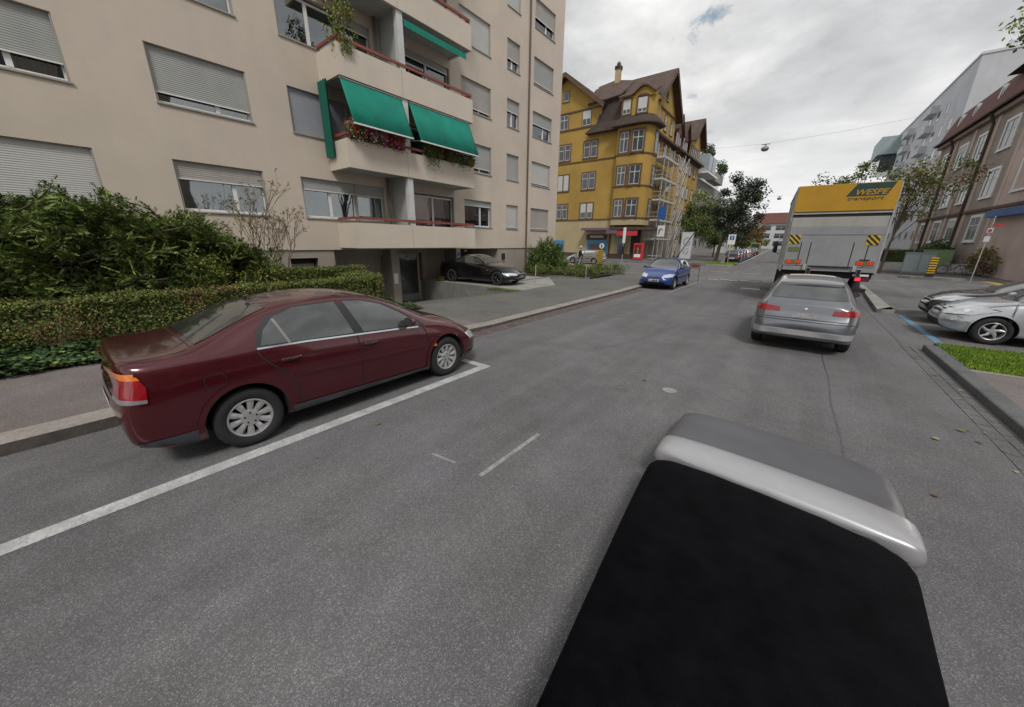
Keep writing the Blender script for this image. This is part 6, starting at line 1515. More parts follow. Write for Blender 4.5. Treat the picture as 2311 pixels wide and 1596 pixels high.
# shop front
cn = MB(); cn.box(-24.05, -20.0, 45.4, Ys, 3.68, 3.98, 'purple'); cn.prism([(-20.0, 45.4, 3.68), (-16.6, 45.4, 3.68), (-15.2, 46.8, 3.68), (-15.2, 49.4, 3.68), (-17, 49.4, 3.68), (-17.2, 46.9, 3.68), (-20, 46.9, 3.68)], (0, 0, .35), 'trim_dark')
put(cn.build('canopy'), yb)
sh = MB(); sh.box(-23.85, -20.9, Ys-.12, Ys, 2.5, 3.2, 'trim_dark'); sh.box(-23.3, -21.3, Ys-.14, Ys-.12, 2.75, 3.05, 'rail_metal'); put(sh.build('blind_box'), yb)
sw_ = MB(); sw_.box(-23.75, -23.35, Ys-.06, Ys, .5, 2.42, 'shop_blue'); sw_.box(-21.1, -20.75, Ys-.06, Ys, .5, 2.42, 'shop_blue'); sw_.box(-23.35, -21.1, Ys-.06, Ys, 2.0, 2.42, 'shop_blue'); sw_.box(-23.35, -21.1, Ys-.03, Ys, .5, 2.0, 'glass_far'); sw_.box(-23.3, -21.2, Ys-.05, Ys-.03, 1.15, 1.5, 'lamp_dark_red'); put(sw_.build('shop_window'), yb)
s2 = MB(); s2.box(-28.9, -27.4, Ys-.05, Ys, .45, 2.4, 'shop_blue'); s2.box(-28.6, -27.6, Ys-.07, Ys-.05, .7, 1.9, 'interior'); put(s2.build('shop_poster'), yb)
ds = MB(); ds.box(-19.3, -18.5, Ys+.05, Ys+.3, .1, 2.75, 'shop_blue'); ds.box(-19.2, -18.6, Ys+.0, Ys+.05, .5, 2.6, 'glass_far'); put(ds.build('shop_door'), yb)
rs = MB(); rs.box(-18.9, -16.3, 45.32, 45.4, 3.0, 3.55, 'sign_red'); rs.box(-20.4, -18.95, 45.32, 45.4, 3.25, 3.65, 'purple'); put(rs.build('fascia_sign'), yb)

# vending machine / red kiosk
vm = thing('vending_machine', 'red drinks vending machine standing at the shop corner', 'vending machine', (-15.6, 44.3, .1), radians(8))
MB().box(-.55, .55, 0, .85, .06, 2.0).build('cabinet', 'sign_red', vm, bevel=.05); MB().box(-.44, .34, -.012, 0, .35, 1.85).build('front_panel', 'lamp_dark_red', vm)
m_ = MB(); m_.box(-.42, .32, -.02, -.012, .38, .75, 'sign_white'); m_.lathe([(0, 0), (.12, 0)], (-.05, -.02, 1.4), 'Y', 'terracotta', 12); m_.box(-.12, .06, -.02, -.012, .8, 1.3, 'olive'); m_.build('picture', None, vm)
rk = thing('sales_rack', 'low outdoor display rack beside the red vending machine', 'rack', (-14.0, 45.4, .1))
m_ = MB(); m_.box(-.7, .7, -.3, .3, .55, .62, 'galv'); m_.box(-.7, .7, -.3, .3, .25, .3, 'galv')
m_.build('shelf', None, rk)
for x in (-.65, .65):
    for y in (-.27, .27): MB().tube([(x, y, 0), (x, y, .85)], .02).build('leg', 'rail_metal', rk)
# scaffold
sc = thing('scaffold', 'metal scaffold with white decks and a ladder tower on the yellow house', 'scaffold', (-16, 52, .1))
st = MB(); dk = MB(); rl = MB(); lev = [2.6, 4.9, 7.3, 9.7, 12.1]
for x in (-16.75, -15.35):
    for y in (49.2, 50.9, 53, 55.1, 57.2): st.tube([(x, y, .1), (x, y, 13.4)], .035, None, 6)
for z in lev:
    dk.box(-16.8, -15.3, 49.1, 55.3, z-.08, z); dk.box(-15.32, -15.27, 49.05, 55.3, z-.02, z+.16); dk.box(-16.8, -15.3, 49.05, 49.1, z-.02, z+.16)
    for h in (.5, 1.0):
        rl.tube([(-15.3, 49.1, z+h), (-15.3, 57.3, z+h)], .024, None, 5); rl.tube([(-16.8, 49.1, z+h), (-15.3, 49.1, z+h)], .024, None, 5)
    for y in (50.9, 53, 55.1): st.tube([(-16.75, y, z-.1), (-15.35, y, z-.1)], .025, None, 5)
zz = [.1]+lev
for i in range(len(zz)-1): rl.tube([(-15.33, 49.2 if i % 2 else 53, zz[i]), (-15.33, 53 if i % 2 else 49.2, zz[i+1])], .022, None, 5)
put(st.build('standards', 'plank'), sc); put(dk.build('decks', 'plank'), sc); put(rl.build('guard_rails', 'plank'), sc)
ld = MB()
for i in range(len(zz)-1):
    for x in (-15.15, -14.6): ld.tube([(x, 55.4, zz[i]), (x, 57.3, zz[i+1])], .035, None, 5); ld.tube([(x, 55.4, zz[i]+1), (x, 57.3, zz[i+1]+1)], .025, None, 5)
    for k in range(9):
        t_ = (k+.5)/9; ld.box(-15.15, -14.6, 55.3+1.9*t_, 55.5+1.9*t_, zz[i]+(zz[i+1]-zz[i])*t_-.02, zz[i]+(zz[i+1]-zz[i])*t_)
for x in (-15.2, -14.55):
    for y in (55.3, 57.4): ld.tube([(x, y, .1), (x, y, 13.2)], .035, None, 6)
put(ld.build('ladder_tower', 'plank'), sc)
MB().build if 0 else None
b1 = MB().box(-15.15, -14.3, 48.9, 48.95, 5.0, 6.5).build('blue_banner', 'sign_blue'); tag(b1, 'small blue and white banner hanging on the scaffold at first floor height', 'banner')
tb2 = thing('poster_board', 'white poster with grey drawing hung on the scaffold below the blue banner', 'poster', (-14.5, 48.6, 3.6)); MB().box(-.45, .45, -.02, .02, -.65, .65).build('board', 'sign_white', tb2); m_ = MB(); m_.prism([(-.3, -.03, .2), (0, -.03, .4), (.3, -.03, .1), (.2, -.03, 0), (0, -.03, .25), (-.2, -.03, -.45), (-.3, -.03, -.4)], (0, .008, 0)); m_.build('drawing', 'rail_metal', tb2)

# grey and white houses further down on the left
def house(name, label, x0, x1, y0, y1, h, m, wins=True, zs=None, eastx=True, group=None, fr='frame_white', step=3.2, wz=1.5):
    t = thing(name, label, 'building', ((x0+x1)/2, (y0+y1)/2, 0), 0, group); b = MB(); b.box(x0, x1, y0, y1, 0, h); put(b.build('wall', m), t)
    T = frame(x1, 0, 0, 0, -1) if eastx else frame(x0, 0, 0, 0, 1)
    if wins:
        z = 1.2
        while z+2 < h:
            y = y0+1
            while y+1.6 < y1:
                if eastx: facewin(T, -y-1.4, -y, z, z+wz, t, sur=.0, cross=False)
                else: facewin(T, y, y+1.4, z, z+wz, t, sur=.0, cross=False)
                y += step
            z += 3.1
    return t
gh_ = house('terraced_house', 'grey modern house with glazed boxes and planted roof terraces behind the yellow house', -30, -17.6, 74.2, 102, 13.6, 'concrete_light', step=3.6)
m_ = MB(); m_.box(-18.5, -15.9, 75, 82, 14.3, 17.1, 'cabinet_grey'); m_.box(-15.92, -15.84, 75.3, 78.2, 14.6, 16.8, 'glass_far'); m_.box(-15.92, -15.84, 78.6, 81.7, 14.6, 16.8, 'glass_far'); m_.box(-17.6, -15.6, 74.6, 83.5, 14.0, 14.3, 'sign_white'); put(m_.build('glazed_box'), gh_)
for y0, y1, z in ((83.5, 92, 15.1), (84, 96, 9.4), (84, 96, 6.3)):
    m_ = MB(); m_.box(-17.6, -16.1, y0, y1, z-1.2, z-1.0); m_.box(-16.2, -16.1, y0, y1, z-1.0, z+.3); m_.box(-17.6, -16.2, y0, y0+.1, z-1.0, z+.3); put(m_.build('balcony', 'concrete_light'), gh_)
put(MB().box(-30, -18.6, 83, 102, 13.6, 17).build('penthouse', 'sign_white'), gh_)
leafy('roof_plants', 'bushy plants on the upper roof terrace of the grey house', 'plants', (-17, 79, 17.2), (-16.9, 79.5, 18.4), (1.2, 4, 1.3), 1300, ['tree_dk', 'g_dark', 'g_mid'], [3, 2, 1], 71, size=.3)
leafy('roof_plants', 'bushy plants on the lower terrace of the grey house further along', 'plants', (-16.6, 90, 15.4), (-16.4, 90, 16.8), (1.2, 5.5, 1.7), 1500, ['tree_dk', 'g_dark', 'g_mid'], [3, 2, 1], 72, size=.3)
house('white_house', 'bright white house far down the left side behind the trees', -26, -15.3, 104, 145, 12.5, 'render_white', step=4)
house('far_house', 'pale terrace of houses at the end of the left pavement', -34, -18.8, 147, 240, 12, 'concrete_light', step=5)
fb = thing('school_building', 'long grey building with red brown roof closing the far end of the street', 'building', (-2, 250, 0))
put(MB().box(-24, 45, 250, 262, 0, 13.2).build('wall', 'grey_light'), fb)
m_ = MB(); m_.prism([(-25, 249, 13.2), (-25, 263, 13.2), (-25, 256, 18.9), (-25, 254, 18.9)], (71, 0, 0)); put(m_.build('roof', 'tiles_red'), fb)
T = frame(0, 250, 0, -1, 0)
for z in (1.5, 5.5, 9.6):
    for i in range(9): facewin(T, -40+i*7, -35+i*7, z, z+2.6, fb, sur=0, cross=True, fr='frame_white')

# right side: brown and pink house
a2 = radians(2); ux, uy = -sin(a2), cos(a2)
bx, bY = 11.28, 42.0
TB = frame(bx, bY, 0, ux, uy)
br_ = thing('brown_house', 'brown rendered house with pale pilasters, tall windows and red brown mansard at right', 'building', (bx+5, 55, 0))
m_ = MB()
def lb(u0, u1, v0, v1, z0, z1, m): m_.box(u0, u1, v0, v1, z0, z1, m, TB)
lb(4.6, 25.2, -12, 0, 0, 13.1, 'brown_render'); lb(-8, 4.6, -12, .05, 0, 4.9, 'pink_render'); lb(-8, 4.6, -12, .05, 4.9, 13.1, 'pink_render')
put(m_.build('wall'), br_)
m_ = MB(); lb(-8, 25.4, .0, .18, 4.95, 5.15, 'trim_brown')
for u in (4.6, 10.3, 15.0, 19.8, 24.6): lb(u-.28, u+.28, 0, .09, .4, 4.95, 'pink_render'); lb(u-.28, u+.28, 0, .09, 5.15, 12.7, 'pink_render')
lb(-8, 25.4, 0, .35, 12.75, 13.1, 'brown_render'); put(m_.build('pilasters'), br_)
m_ = MB()
for u in (10.8, 20.3): m_.tube([TB @ Vector((u, .2, .3)), TB @ Vector((u, .2, 12.2)), TB @ Vector((u, .55, 13.0))], .11, 'trim_dark', 8); put(m_.build('down_pipe'), br_); m_ = MB()
TBw = TB
for i, (u0, u1) in enumerate(((6.2, 8.4), (11.7, 13.7), (16.1, 18.3), (20.9, 22.9))):
    facewin(TB, u0+.1, u1-.1, 2.65, 4.5, br_, sur=.2, surm='sign_white', blind=.35 if i == 1 else 0, proud=.08); facewin(TB, u0+.1, u1-.1, 6.1, 8.1, br_, sur=.18, surm='sign_white', proud=.08, blind=.5 if i % 2 else 0); facewin(TB, u0+.1, u1-.1, 9.7, 11.7, br_, sur=.18, surm='sign_white', proud=.08, blind=.3 if i == 2 else 0)
facewin(TB, .8, 2.6, 9.7, 11.7, br_, sur=.18, surm='sign_white', proud=.12); facewin(TB, .8, 2.6, 6.1, 8.1, br_, sur=.18, surm='sign_white', proud=.12)
m_ = MB(); m_.prism([TB @ Vector(p) for p in ((-8, .5, 13.1), (-8, -.5, 16.0), (-8, -12, 16.0), (-8, -12, 13.1))], TB.to_3x3() @ Vector((33.4, 0, 0)), 'tiles_red')
m_.prism([TB @ Vector(p) for p in ((-8, .7, 13.1), (-8, .7, 13.25), (-8, -.2, 13.25), (-8, -.2, 13.1))], TB.to_3x3() @ Vector((33.5, 0, 0)), 'trim_dark')
m_.prism([TB @ Vector(p) for p in ((-8, .4, 15.7), (-8, -6, 19.6), (-8, -12, 16.2))], TB.to_3x3() @ Vector((19, 0, 0)), 'tiles_dark'); put(m_.build('roof'), br_)
for u in (2, 7.3, 12.7, 18.1, 22):
    m_ = MB(); m_.prism([TB @ Vector(p) for p in ((u-.3, .05, 13.6), (u+.3, .05, 13.6), (u+.3, -.1, 15.5), (u-.3, -.1, 15.5))], TB.to_3x3() @ Vector((0, -1.4, 0)), 'sign_white'); m_.prism([TB @ Vector(p) for p in ((u-.2, .08, 13.75), (u+.2, .08, 13.75), (u+.2, -.05, 15.3), (u-.2, -.05, 15.3))], TB.to_3x3() @ Vector((0, -.05, 0)), 'glass_far'); put(m_.build('dormer'), br_)
m_ = MB(); lb(-6, 3.9, .05, .55, 4.25, 4.75, 'blue_trim'); put(m_.build('blue_awning', None), br_)
# low garden wall, hedge, cabinet, signs
m_ = MB(); m_.box(4.5, 9.2, 46.6, 46.8, .1, .75); m_.box(9.0, 9.2, 46.8, 66, .1, .75); m_.box(9.2, 12.3, 46.2, 46.4, .1, .75)
tag(m_.build('garden_wall', 'render_white'), 'low whitish garden wall behind the grey cabinet across the junction', 'wall')
make_hedge('dark green hedge behind the low white garden wall at the junction', [(4.5, 8.9, 46.9, 47.7, .5, 1.9), (9.3, 10.2, 47.5, 64, .5, 1.7)], 21, [5, 3, .8, .6, .3, .1], dens=260)
for o_ in bpy.data.objects:
    pass
leafy('red_flowering_plants', 'reddish flowering plants in front of the hedge right of the truck', 'plants', (5.5, 46.4, .8), (5.6, 46.5, 1.55), (1.1, .35, .3), 500, ['red', 'g_dark', 'brown'], [2, 2, 1], 81, size=.14)
leafy('garden_shrub', 'dark shrubs growing against the brown facade behind the hedge', 'shrub', (9.8, 52, .2), (9.8, 52, 1.9), (.8, 4.5, .8), 1600, ['g_dark', 'g_mid', 'tree_mid'], [3, 2, 1], 82, size=.2)
leafy('autumn_creeper', 'reddish autumn creeper climbing the foot of the pink corner wall', 'shrub', (10.9, 44.4, .1), (10.8, 43.6, 1.1), (.6, 2.6, 1.2), 1900, ['brown', 'olive', 'red', 'yellow', 'g_mid'], [3, 2, 1.4, 1, 1.2], 83, size=.16)
eb = thing('cable_cabinet', 'pale grey electric cabinet standing before the garden wall', 'cabinet', (7.15, 41.4, .1))
MB().box(-.78, .78, -.25, .25, .12, 1.5).build('housing', 'cabinet_grey', eb, bevel=.02); MB().box(-.82, .82, -.29, .29, 1.5, 1.56).build('lid', 'cabinet_grey', eb, bevel=.01); MB().box(-.8, .8, -.27, .27, 0, .12).build('plinth', 'concrete', eb)
MB().box(-.01, .01, -.256, -.25, .2, 1.45).build('door_seam', 'dark', eb)
gb_ = thing('green_banner', 'pale green banner fixed behind the cabinet along the garden', 'banner', (8.9, 46.0, .6)); MB().box(-.85, .85, -.02, .02, .05, 1.25).build('cloth', mat('banner_green', (.24, .33, .19), .7), gb_, bevel=.004)
m_ = MB(); [m_.tube([(x, 0, -.5), (x, 0, 1.3)], .03, None, 6) for x in (-.85,)]; m_.build('post', 'rail_metal', gb_); m_ = MB(); m_.tube([(.85, 0, -.5), (.85, 0, 1.3)], .03, None, 6); m_.build('post', 'rail_metal', gb_)
isl = slab('traffic_island', [(5.6, 36.9), (6.1, 36.2), (7.9, 35.8), (8.6, 36.2), (8.3, 37.0), (6.3, 37.7)], -.01, .14, 'concrete')
def beacon(label, x, y, s_=1.0):
    t = thing('traffic_bollard', label, 'bollard', (x, y, .1)); m_ = MB(); m_.box(-.17*s_, .17*s_, -.12*s_, .12*s_, 0, .28*s_); m_.build('base', 'sign_black', t, bevel=.01)
    m_ = MB()
    m_.box(-.17*s_, .17*s_, -.10*s_, .10*s_, .28*s_, 1.25*s_, 'hazard_yellow')
    for k in range(6):
        z = (.34+k*.155)*s_; m_.box(-.173*s_, .173*s_, -.103*s_, .103*s_, z, z+.07*s_, 'sign_black')
    m_.build('striped_post', None, t); return t
beacon('yellow and black striped bollard on the traffic island by the grey cabinet', 7.0, 36.5, 1.05)
bo_ = beacon('yellow and black striped bollard behind the low shrubs near the walking person', -13.6, 29.5, 1.1)
kr = thing('keep_right_sign', 'small round white sign with a dark arrow above the striped bollard', 'sign', (-13.6, 29.7, .1)); m_ = MB(); m_.tube([(0, 0, 0), (0, 0, 1.5)], .03, None, 8); m_.build('pole', 'galv', kr)
m_ = MB(); m_.lathe([(0, -.02), (.22, -.02), (.22, .02), (0, .02)], (0, -.05, 1.75), 'Y', 'sign_white', 20); m_.build('disc', None, kr); m_ = MB(); m_.prism([(-.05, -.075, 1.6), (.05, -.075, 1.6), (.05, -.075, 1.85), (.0, -.075, 1.92), (-.05, -.075, 1.85)], (0, .003, 0)); m_.build('arrow', 'sign_black', kr)
def sign(name, label, x, y, H_, boards, rz=0, pole='galv', r_=.03, cat='sign', lower=None):
    t = thing(name, label, cat, (x, y, .1), rz); m_ = MB(); m_.tube([(0, 0, 0), (0, 0, H_)], r_, None, 8); m_.build('pole', pole, t)
    if lower: m_ = MB(); m_.tube([(0, 0, lower[0]), (0, 0, lower[1])], r_+.015, None, 8); m_.build('pole_band', lower[2], t)
    for (x0, x1, z0, z1, m) in boards: MB().box(x0, x1, -r_-.025, -r_, z0, z1).build('sign_plate', m, t, bevel=.004)
    return t
ps = sign('parking_sign', 'blue and white parking sign on a pole in the grass across the junction', -5.85, 43.3, 3.0, [(-.33, .33, 1.98, 2.95, 'sign_white')], lower=(1.2, 1.9, 'hazard_yellow'))
MB().box(-.2, .2, -.062, -.056, 2.42, 2.84).build('blue_field', 'sign_blue', ps); m_ = MB(); m_.box(-.03, .03, -.068, -.063, 2.46, 2.8); m_.box(-.09, .09, -.068, -.063, 2.68, 2.74); m_.build('symbol', 'sign_white', ps)
m_ = MB(); m_.box(-6.65, -6.35, 44.4, 44.9, .1, .95); tag(m_.build('concrete_post', 'concrete_light', bevel=.02), 'short pale concrete post at the foot of the first far parked car', 'post')
sign('bus_stop_sign', 'tall narrow blue and white stop sign in front of the shop entrance', -15.0, 38.0, 3.6, [(-.13, .17, 2.0, 3.55, 'sign_white'), (-.12, .16, .9, 1.7, 'sign_black')], r_=.035)
rs_ = sign('direction_sign', 'sign pole with white plates and a red arrow plate at the right junction corner', 8.25, 34.0, 3.7, [(-.13, .10, 2.8, 3.05, 'grey_light'), (-.13, .10, 2.3, 2.6, 'grey_light')], r_=.026)
m_ = MB(); m_.prism([(.04, -.07, 3.15), (.42, -.07, 3.15), (.48, -.07, 3.2), (.42, -.07, 3.25), (.04, -.07, 3.27)], (0, .03, 0)); m_.build('arrow_plate', 'sign_red', rs_); MB().box(-.08, .05, -.075, -.066, 2.85, 3.0).build('red_symbol', 'sign_red', rs_)
g2 = sign('garden_sign', 'pale pinkish sign board on a thin post above the hedge', 7.5, 46.1, 3.1, [(-.55, .02, 2.75, 3.02, 'pink_render')], r_=.025)
# white advertising board with a dark pole across it
ab = thing('advertising_board', 'tall grey advertising board with a large letter G leaning beside the pavement', 'board', (-11.0, 47.5, .1), radians(-6))
MB().box(-.68, .68, -.06, .06, .25, 3.35).build('frame', 'galv', ab, bevel=.01); MB().box(-.6, .6, -.07, -.06, .33, 3.27).build('poster', 'grey_light', ab); text_obj('letter', 'G', 1.35, Matrix.Translation((0, -.075, 2.2)) @ Matrix.Rotation(pi/2, 4, 'X'), 'galv', ab, bold=.02); text_obj('letter', 'G', 1.0, Matrix.Translation((0, -.075, 1.1)) @ Matrix.Rotation(pi/2, 4, 'X'), 'galv', ab, bold=.02)
for x in (-.5, .5): m_ = MB(); m_.tube([(x, .3, 0), (x, 0, .5)], .04, None, 6); m_.build('foot', 'rail_metal', ab)
bp_ = MB(); bp_.tube([(-11.6, 45.2, .1), (-9.9, 45.4, 3.3)], .05, None, 8); tag(bp_.build('leaning_pole', 'dark'), 'thin dark pole leaning in front of the grey advertising board', 'pole')
# small barrier behind the blue car
bf = thing('street_barrier', 'thin red and white tubular barrier behind the blue hatchback', 'barrier', (-4.6, 22.6, 0))
for x in (-.24, .24): m_ = MB(); m_.tube([(x, 0, 0), (x, 0, 1.05)], .018, None, 6); m_.build('post', 'timber_red', bf)
m_ = MB(); m_.tube([(-.24, 0, 1.05), (.24, 0, 1.05)], .018, None, 6); m_.tube([(-.24, 0, .75), (.24, 0, .75)], .014, None, 6); m_.build('rail', 'timber_red', bf); MB().box(-.2, .2, -.015, .0, .82, .98).build('plate', 'timber_red', bf)
# thin grey post by the coupe
mp = thing('marker_post', 'thin pale metal post standing on the platform edge right of the black coupe', 'post', (-10.25, 14.9, .12)); m_ = MB(); m_.tube([(0, 0, 0), (0, 0, .92)], .022, None, 8); m_.build('tube', 'galv', mp); MB().box(-.02, .02, -.02, .02, .92, .94).build('cap', 'dark', mp)
mp2 = thing('marker_post', 'thin metal post at the front corner of the low shrub bed', 'post', (-9.6, 19.1, .12)); m_ = MB(); m_.tube([(0, 0, 0), (0, 0, .75)], .02, None, 8); m_.build('tube', 'galv', mp2)
# bicycle and bike rack
bk = thing('bicycle', 'bicycle leaning at the pink corner wall behind the direction sign', 'bicycle', (10.2, 41.2, .1), radians(12))
for x in (-.5, .55):
    m_ = MB(); k = 20
    for i in range(k):
        a, b = 2*pi*i/k, 2*pi*(i+1)/k; m_.tube([(x+.33*cos(a), 0, .34+.33*sin(a)), (x+.33*cos(b), 0, .34+.33*sin(b))], .018, None, 4, False)
    m_.build('wheel', 'tyre', bk)
m_ = MB(); 
for a, b in (((-.5, .34), (-.1, .75)), ((-.1, .75), (.4, .8)), ((-.1, .75), (.02, .3)), ((.02, .3), (.42, .72)), ((.4, .85), (.55, .34)), ((-.5, .34), (.02, .3))): m_.tube([(a[0], 0, a[1]), (b[0], 0, b[1])], .022, None, 5)
m_.build('frame', 'purple', bk); m_ = MB(); m_.box(-.22, .04, -.06, .06, .9, .95); m_.tube([(-.1, 0, .75), (-.1, 0, .92)], .015, None, 5); m_.build('saddle', 'dark', bk); m_ = MB(); m_.tube([(.38, -.25, 1.0), (.42, 0, .98), (.38, .25, 1.0)], .014, None, 5); m_.tube([(.42, 0, .98), (.4, 0, .8)], .014, None, 5); m_.build('handlebar', 'galv', bk)
b2 = copy_tree(bk); b2.location = (9.1, 42.3, .1); b2.rotation_euler = (0, 0, radians(20)); b2['label'] = 'second bicycle, standing left of the direction sign pole'
bk['group'] = b2['group'] = 'bicycles by the pink wall'
# hanging street lamps
def hang(label, x, y, z, sp_, s_=1.0):
    t = thing('street_lamp', label, 'lamp', (x, y, z), 0, 'lamps hung over the street'); m_ = MB()
    m_.lathe([(0, -.34), (.2, -.32), (.3, -.22), (.33, -.08), (.26, .02), (.1, .08), (.06, .22), (0, .22)], (0, 0, 0), 'Z', 'rail_metal', 16); o = m_.build('lamp_housing', None, t, smooth=True)
    m_ = MB(); m_.tube([(-.35, 0, .25), (.35, 0, .25)], .03, None, 6); m_.build('bracket', 'dark', t)
    m_ = MB(); m_.tube([(-sp_, 0, .9), (-sp_*.5, 0, .5), (0, 0, .3), (sp_*.5, 0, .5), (sp_, 0, .9)], .007, None, 4); m_.build('span_wire', 'rail_metal', t)
    t.scale = (s_,)*3; return t
hang('nearer street lamp hanging on a wire high over the far carriageway', -4.75, 45, 11.0, 11)
hang('farther street lamp hanging on a wire, smaller and lower in view', -4.9, 80, 9.8, 9)
# grey building behind the brown one
gB = thing('grey_apartment_block', 'tall blue grey apartment block rising behind the brown mansard roof at right', 'building', (20, 100, 0))
a15 = radians(1.5); TG = frame(13.2, 80, 0, -sin(a15), cos(a15)); m_ = MB()
m_.box(0, 46, -26, 0, 0, 25.6, None, TG); put(m_.build('wall', 'grey_render'), gB)
m_ = MB(); m_.box(-.1, 46, -26.2, .12, 25.6, 25.9, None, TG); m_.box(.5, 46, -25, -2.2, 25.9, 26.7, None, TG); put(m_.build('roof_edge', 'grey_light'), gB)
for z in (3, 6, 9, 12, 15, 18.2, 21.2):
    for u in (4, 8.2, 12.4, 17, 22, 27, 32, 37, 42):
        if u < 8 and z > 20: continue
        facewin(TG, u, u+1.7, z, z+1.5, gB, sur=0, cross=False)
for u in (14.8, 29.5):
    for z in (8, 11, 14, 17.2, 20.2, 23):
        m_ = MB(); m_.box(u, u+4.5, 0, .9, z-.2, z+.9, None, TG); put(m_.build('balcony', 'grey_light'), gB)
m_ = MB(); m_.box(40, 50, 0, 3.2, 21.5, 25.0, None, TG); put(m_.build('corner_balcony', 'cabinet_grey'), gB); m_ = MB(); m_.box(41, 49, -.1, 2.5, 18, 21.4, None, TG); put(m_.build('glazed_corner', 'glass_far'), gB)
house('far_right_house', 'plain pale house beyond the blue grey block', 10.5, 24, 132, 240, 15, 'grey_light', eastx=False, step=5)

# ------------------------------------------------------------------ walking person
def skin_figure(name, verts, edges, radii, root, m, parent, sub=2):
    me = bpy.data.meshes.new(name); me.from_pydata(verts, edges, []); o = bpy.data.objects.new(name, me); COL.objects.link(o)
    md = o.modifiers.new('skin', 'SKIN'); md.use_smooth_shade = True
    for i, r_ in enumerate(radii): me.skin_vertices[0].data[i].radius = r_ if isinstance(r_, tuple) else (r_, r_)
    me.skin_vertices[0].data[root].use_root = True
    s_ = o.modifiers.new('sub', 'SUBSURF'); s_.levels = sub; s_.render_levels = sub
    apply_mods(o); o.data.materials.clear(); o.data.materials.append(MT[m] if isinstance(m, str) else m); o.parent = parent; return o
mat_skin = mat('skin', (.42, .25, .18), .6); MT['skin'] = mat_skin
mk('cardigan', (.02, .02, .022), .85); mk('blouse', (.66, .66, .64), .8); mk('trousers_grey', (.24, .26, .27), .85); mk('hair_white', (.55, .52, .48), .85); mk('shoe', (.05, .05, .055), .6)
pe = thing('person', 'white haired person in black cardigan, white blouse and grey trousers walking by the shrubs', 'person', (-13.45, 25.6, .1), radians(-55))
# local: y forward (walking direction), x right
V_ = [(0, 0, .92), (0, .01, 1.08), (0, .0, 1.26), (0, -.005, 1.40), (0, .01, 1.50), (0, .03, 1.60), (0, .035, 1.69),
      (-.17, 0, 1.37), (-.24, -.10, 1.12), (-.25, -.02, .90), (-.25, .01, .80), (.17, 0, 1.37), (.23, .08, 1.12), (.26, .22, .92), (.26, .25, .82),
      (-.09, .0, .86), (-.10, .16, .50), (-.10, .20, .10), (-.10, .32, .05), (.09, 0, .86), (.10, -.06, .48), (.10, -.30, .16), (.10, -.22, .06)]
E_ = [(0, 1), (1, 2), (2, 3), (3, 4), (4, 5), (5, 6), (3, 7), (7, 8), (8, 9), (9, 10), (3, 11), (11, 12), (12, 13), (13, 14), (0, 15), (15, 16), (16, 17), (17, 18), (0, 19), (19, 20), (20, 21), (21, 22)]
R_ = [(.16, .11), (.14, .10), (.16, .11), (.13, .09), .05, .085, .075, .06, .048, .038, .03, .06, .048, .038, .03, .09, .065, .042, .035, .09, .065, .042, .035]
skin_figure('body', V_, E_, R_, 0, 'skin', pe)
skin_figure('blouse', [(0, 0, .90), (0, .012, 1.08), (0, .01, 1.26), (0, .0, 1.40)], [(0, 1), (1, 2), (2, 3)], [(.172, .125), (.155, .115), (.17, .125), (.12, .09)], 0, 'blouse', pe)
skin_figure('cardigan', [(0, -.03, .86), (0, -.02, 1.08), (0, -.02, 1.27), (0, -.02, 1.40), (-.18, -.01, 1.37), (-.24, -.10, 1.12), (-.25, -.03, .92), (.18, -.01, 1.37), (.23, .08, 1.12), (.26, .20, .94)], [(0, 1), (1, 2), (2, 3), (3, 4), (4, 5), (5, 6), (3, 7), (7, 8), (8, 9)], [(.19, .12), (.17, .11), (.18, .115), (.13, .09), .072, .062, .052, .072, .062, .052], 0, 'cardigan', pe)
skin_figure('trousers', [(0, 0, .95), (-.09, .0, .84), (-.10, .16, .50), (-.10, .20, .13), (.09, 0, .84), (.10, -.06, .48), (.10, -.29, .19)], [(0, 1), (1, 2), (2, 3), (0, 4), (4, 5), (5, 6)], [(.18, .13), .105, .08, .065, .105, .08, .065], 0, 'trousers_grey', pe)
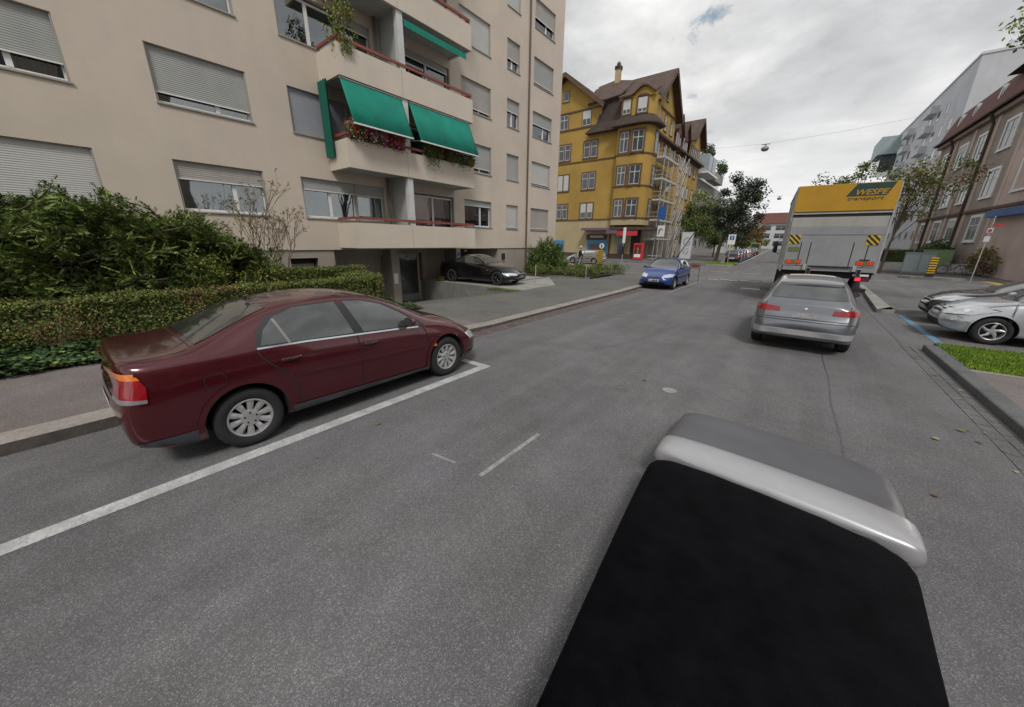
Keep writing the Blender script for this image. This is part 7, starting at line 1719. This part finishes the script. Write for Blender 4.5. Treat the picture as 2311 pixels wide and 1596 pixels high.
m_ = MB(); m_.lathe([(0, .115), (.06, .10), (.10, .05), (.105, 0), (.09, -.06), (.06, -.07)], (0, .0, 1.665), 'Z', 'hair_white', 16); m_.build('hair', None, pe, smooth=True)
m_ = MB(); m_.lathe([(0, .02), (.008, .012), (.012, 0)], (0, .118, 1.62), 'Y', 'skin', 8); [m_.lathe([(0, .004), (.012, 0)], (x, .108, 1.65), 'Y', 'dark', 8) for x in (-.03, .03)]; m_.box(-.022, .022, .112, .116, 1.572, 1.58, 'lamp_dark_red'); m_.build('face', None, pe)
for x, y, z, dy in ((-.10, .20, .0, .0), (.10, -.30, .08, 0)):
    m_ = MB(); m_.prism([(x-.045, y-.07, z), (x+.045, y-.07, z), (x+.05, y+.12, z), (x, y+.2, z), (x-.05, y+.12, z)], (0, 0, .075)); m_.build('shoe', 'shoe', pe, bevel=.015)
def hand(x, y, z):
    m_ = MB(); m_.tube([(x, y, z+.03), (x, y+.012, z-.04)], [.026, .03], None, 8)
    for k in range(4): m_.tube([(x-.024+.016*k, y+.012, z-.035), (x-.024+.016*k, y+.02, z-.075-.006*(k in (1, 2))), (x-.024+.016*k, y+.01, z-.10-.008*(k in (1, 2)))], [.008, .0075, .006], None, 6)
    m_.tube([(x+.02, y+.02, z-.0), (x+.04, y+.045, z-.03), (x+.035, y+.05, z-.055)], [.009, .008, .006], None, 6); m_.build('hand', 'skin', pe, smooth=True)
hand(-.25, .01, .80); hand(.26, .25, .82)

# houses on the near right side, outside the frame but mirrored in windows and paintwork
op = house('opposite_house', 'brownish terrace facing the beige block, mostly outside the frame', 17, 28, -45, 10, 17, 'brown_render', eastx=False, step=3.4)
for i, (x, y) in enumerate(((12.5, -14), (13, -4), (13, 5))):
    tree('street_tree', ['leafy tree beside the terrace, first from the left', 'leafy tree beside the terrace, in the middle', 'leafy tree beside the terrace, nearest the parking bay'][i], (x, y, .1), 9, (0, 0, 6, 2.6, 2.6, 2.8), 2600, ['g_mid', 'olive', 'g_dark'], [3, 2, 2], 90+i, size=.3, trunk=.16)
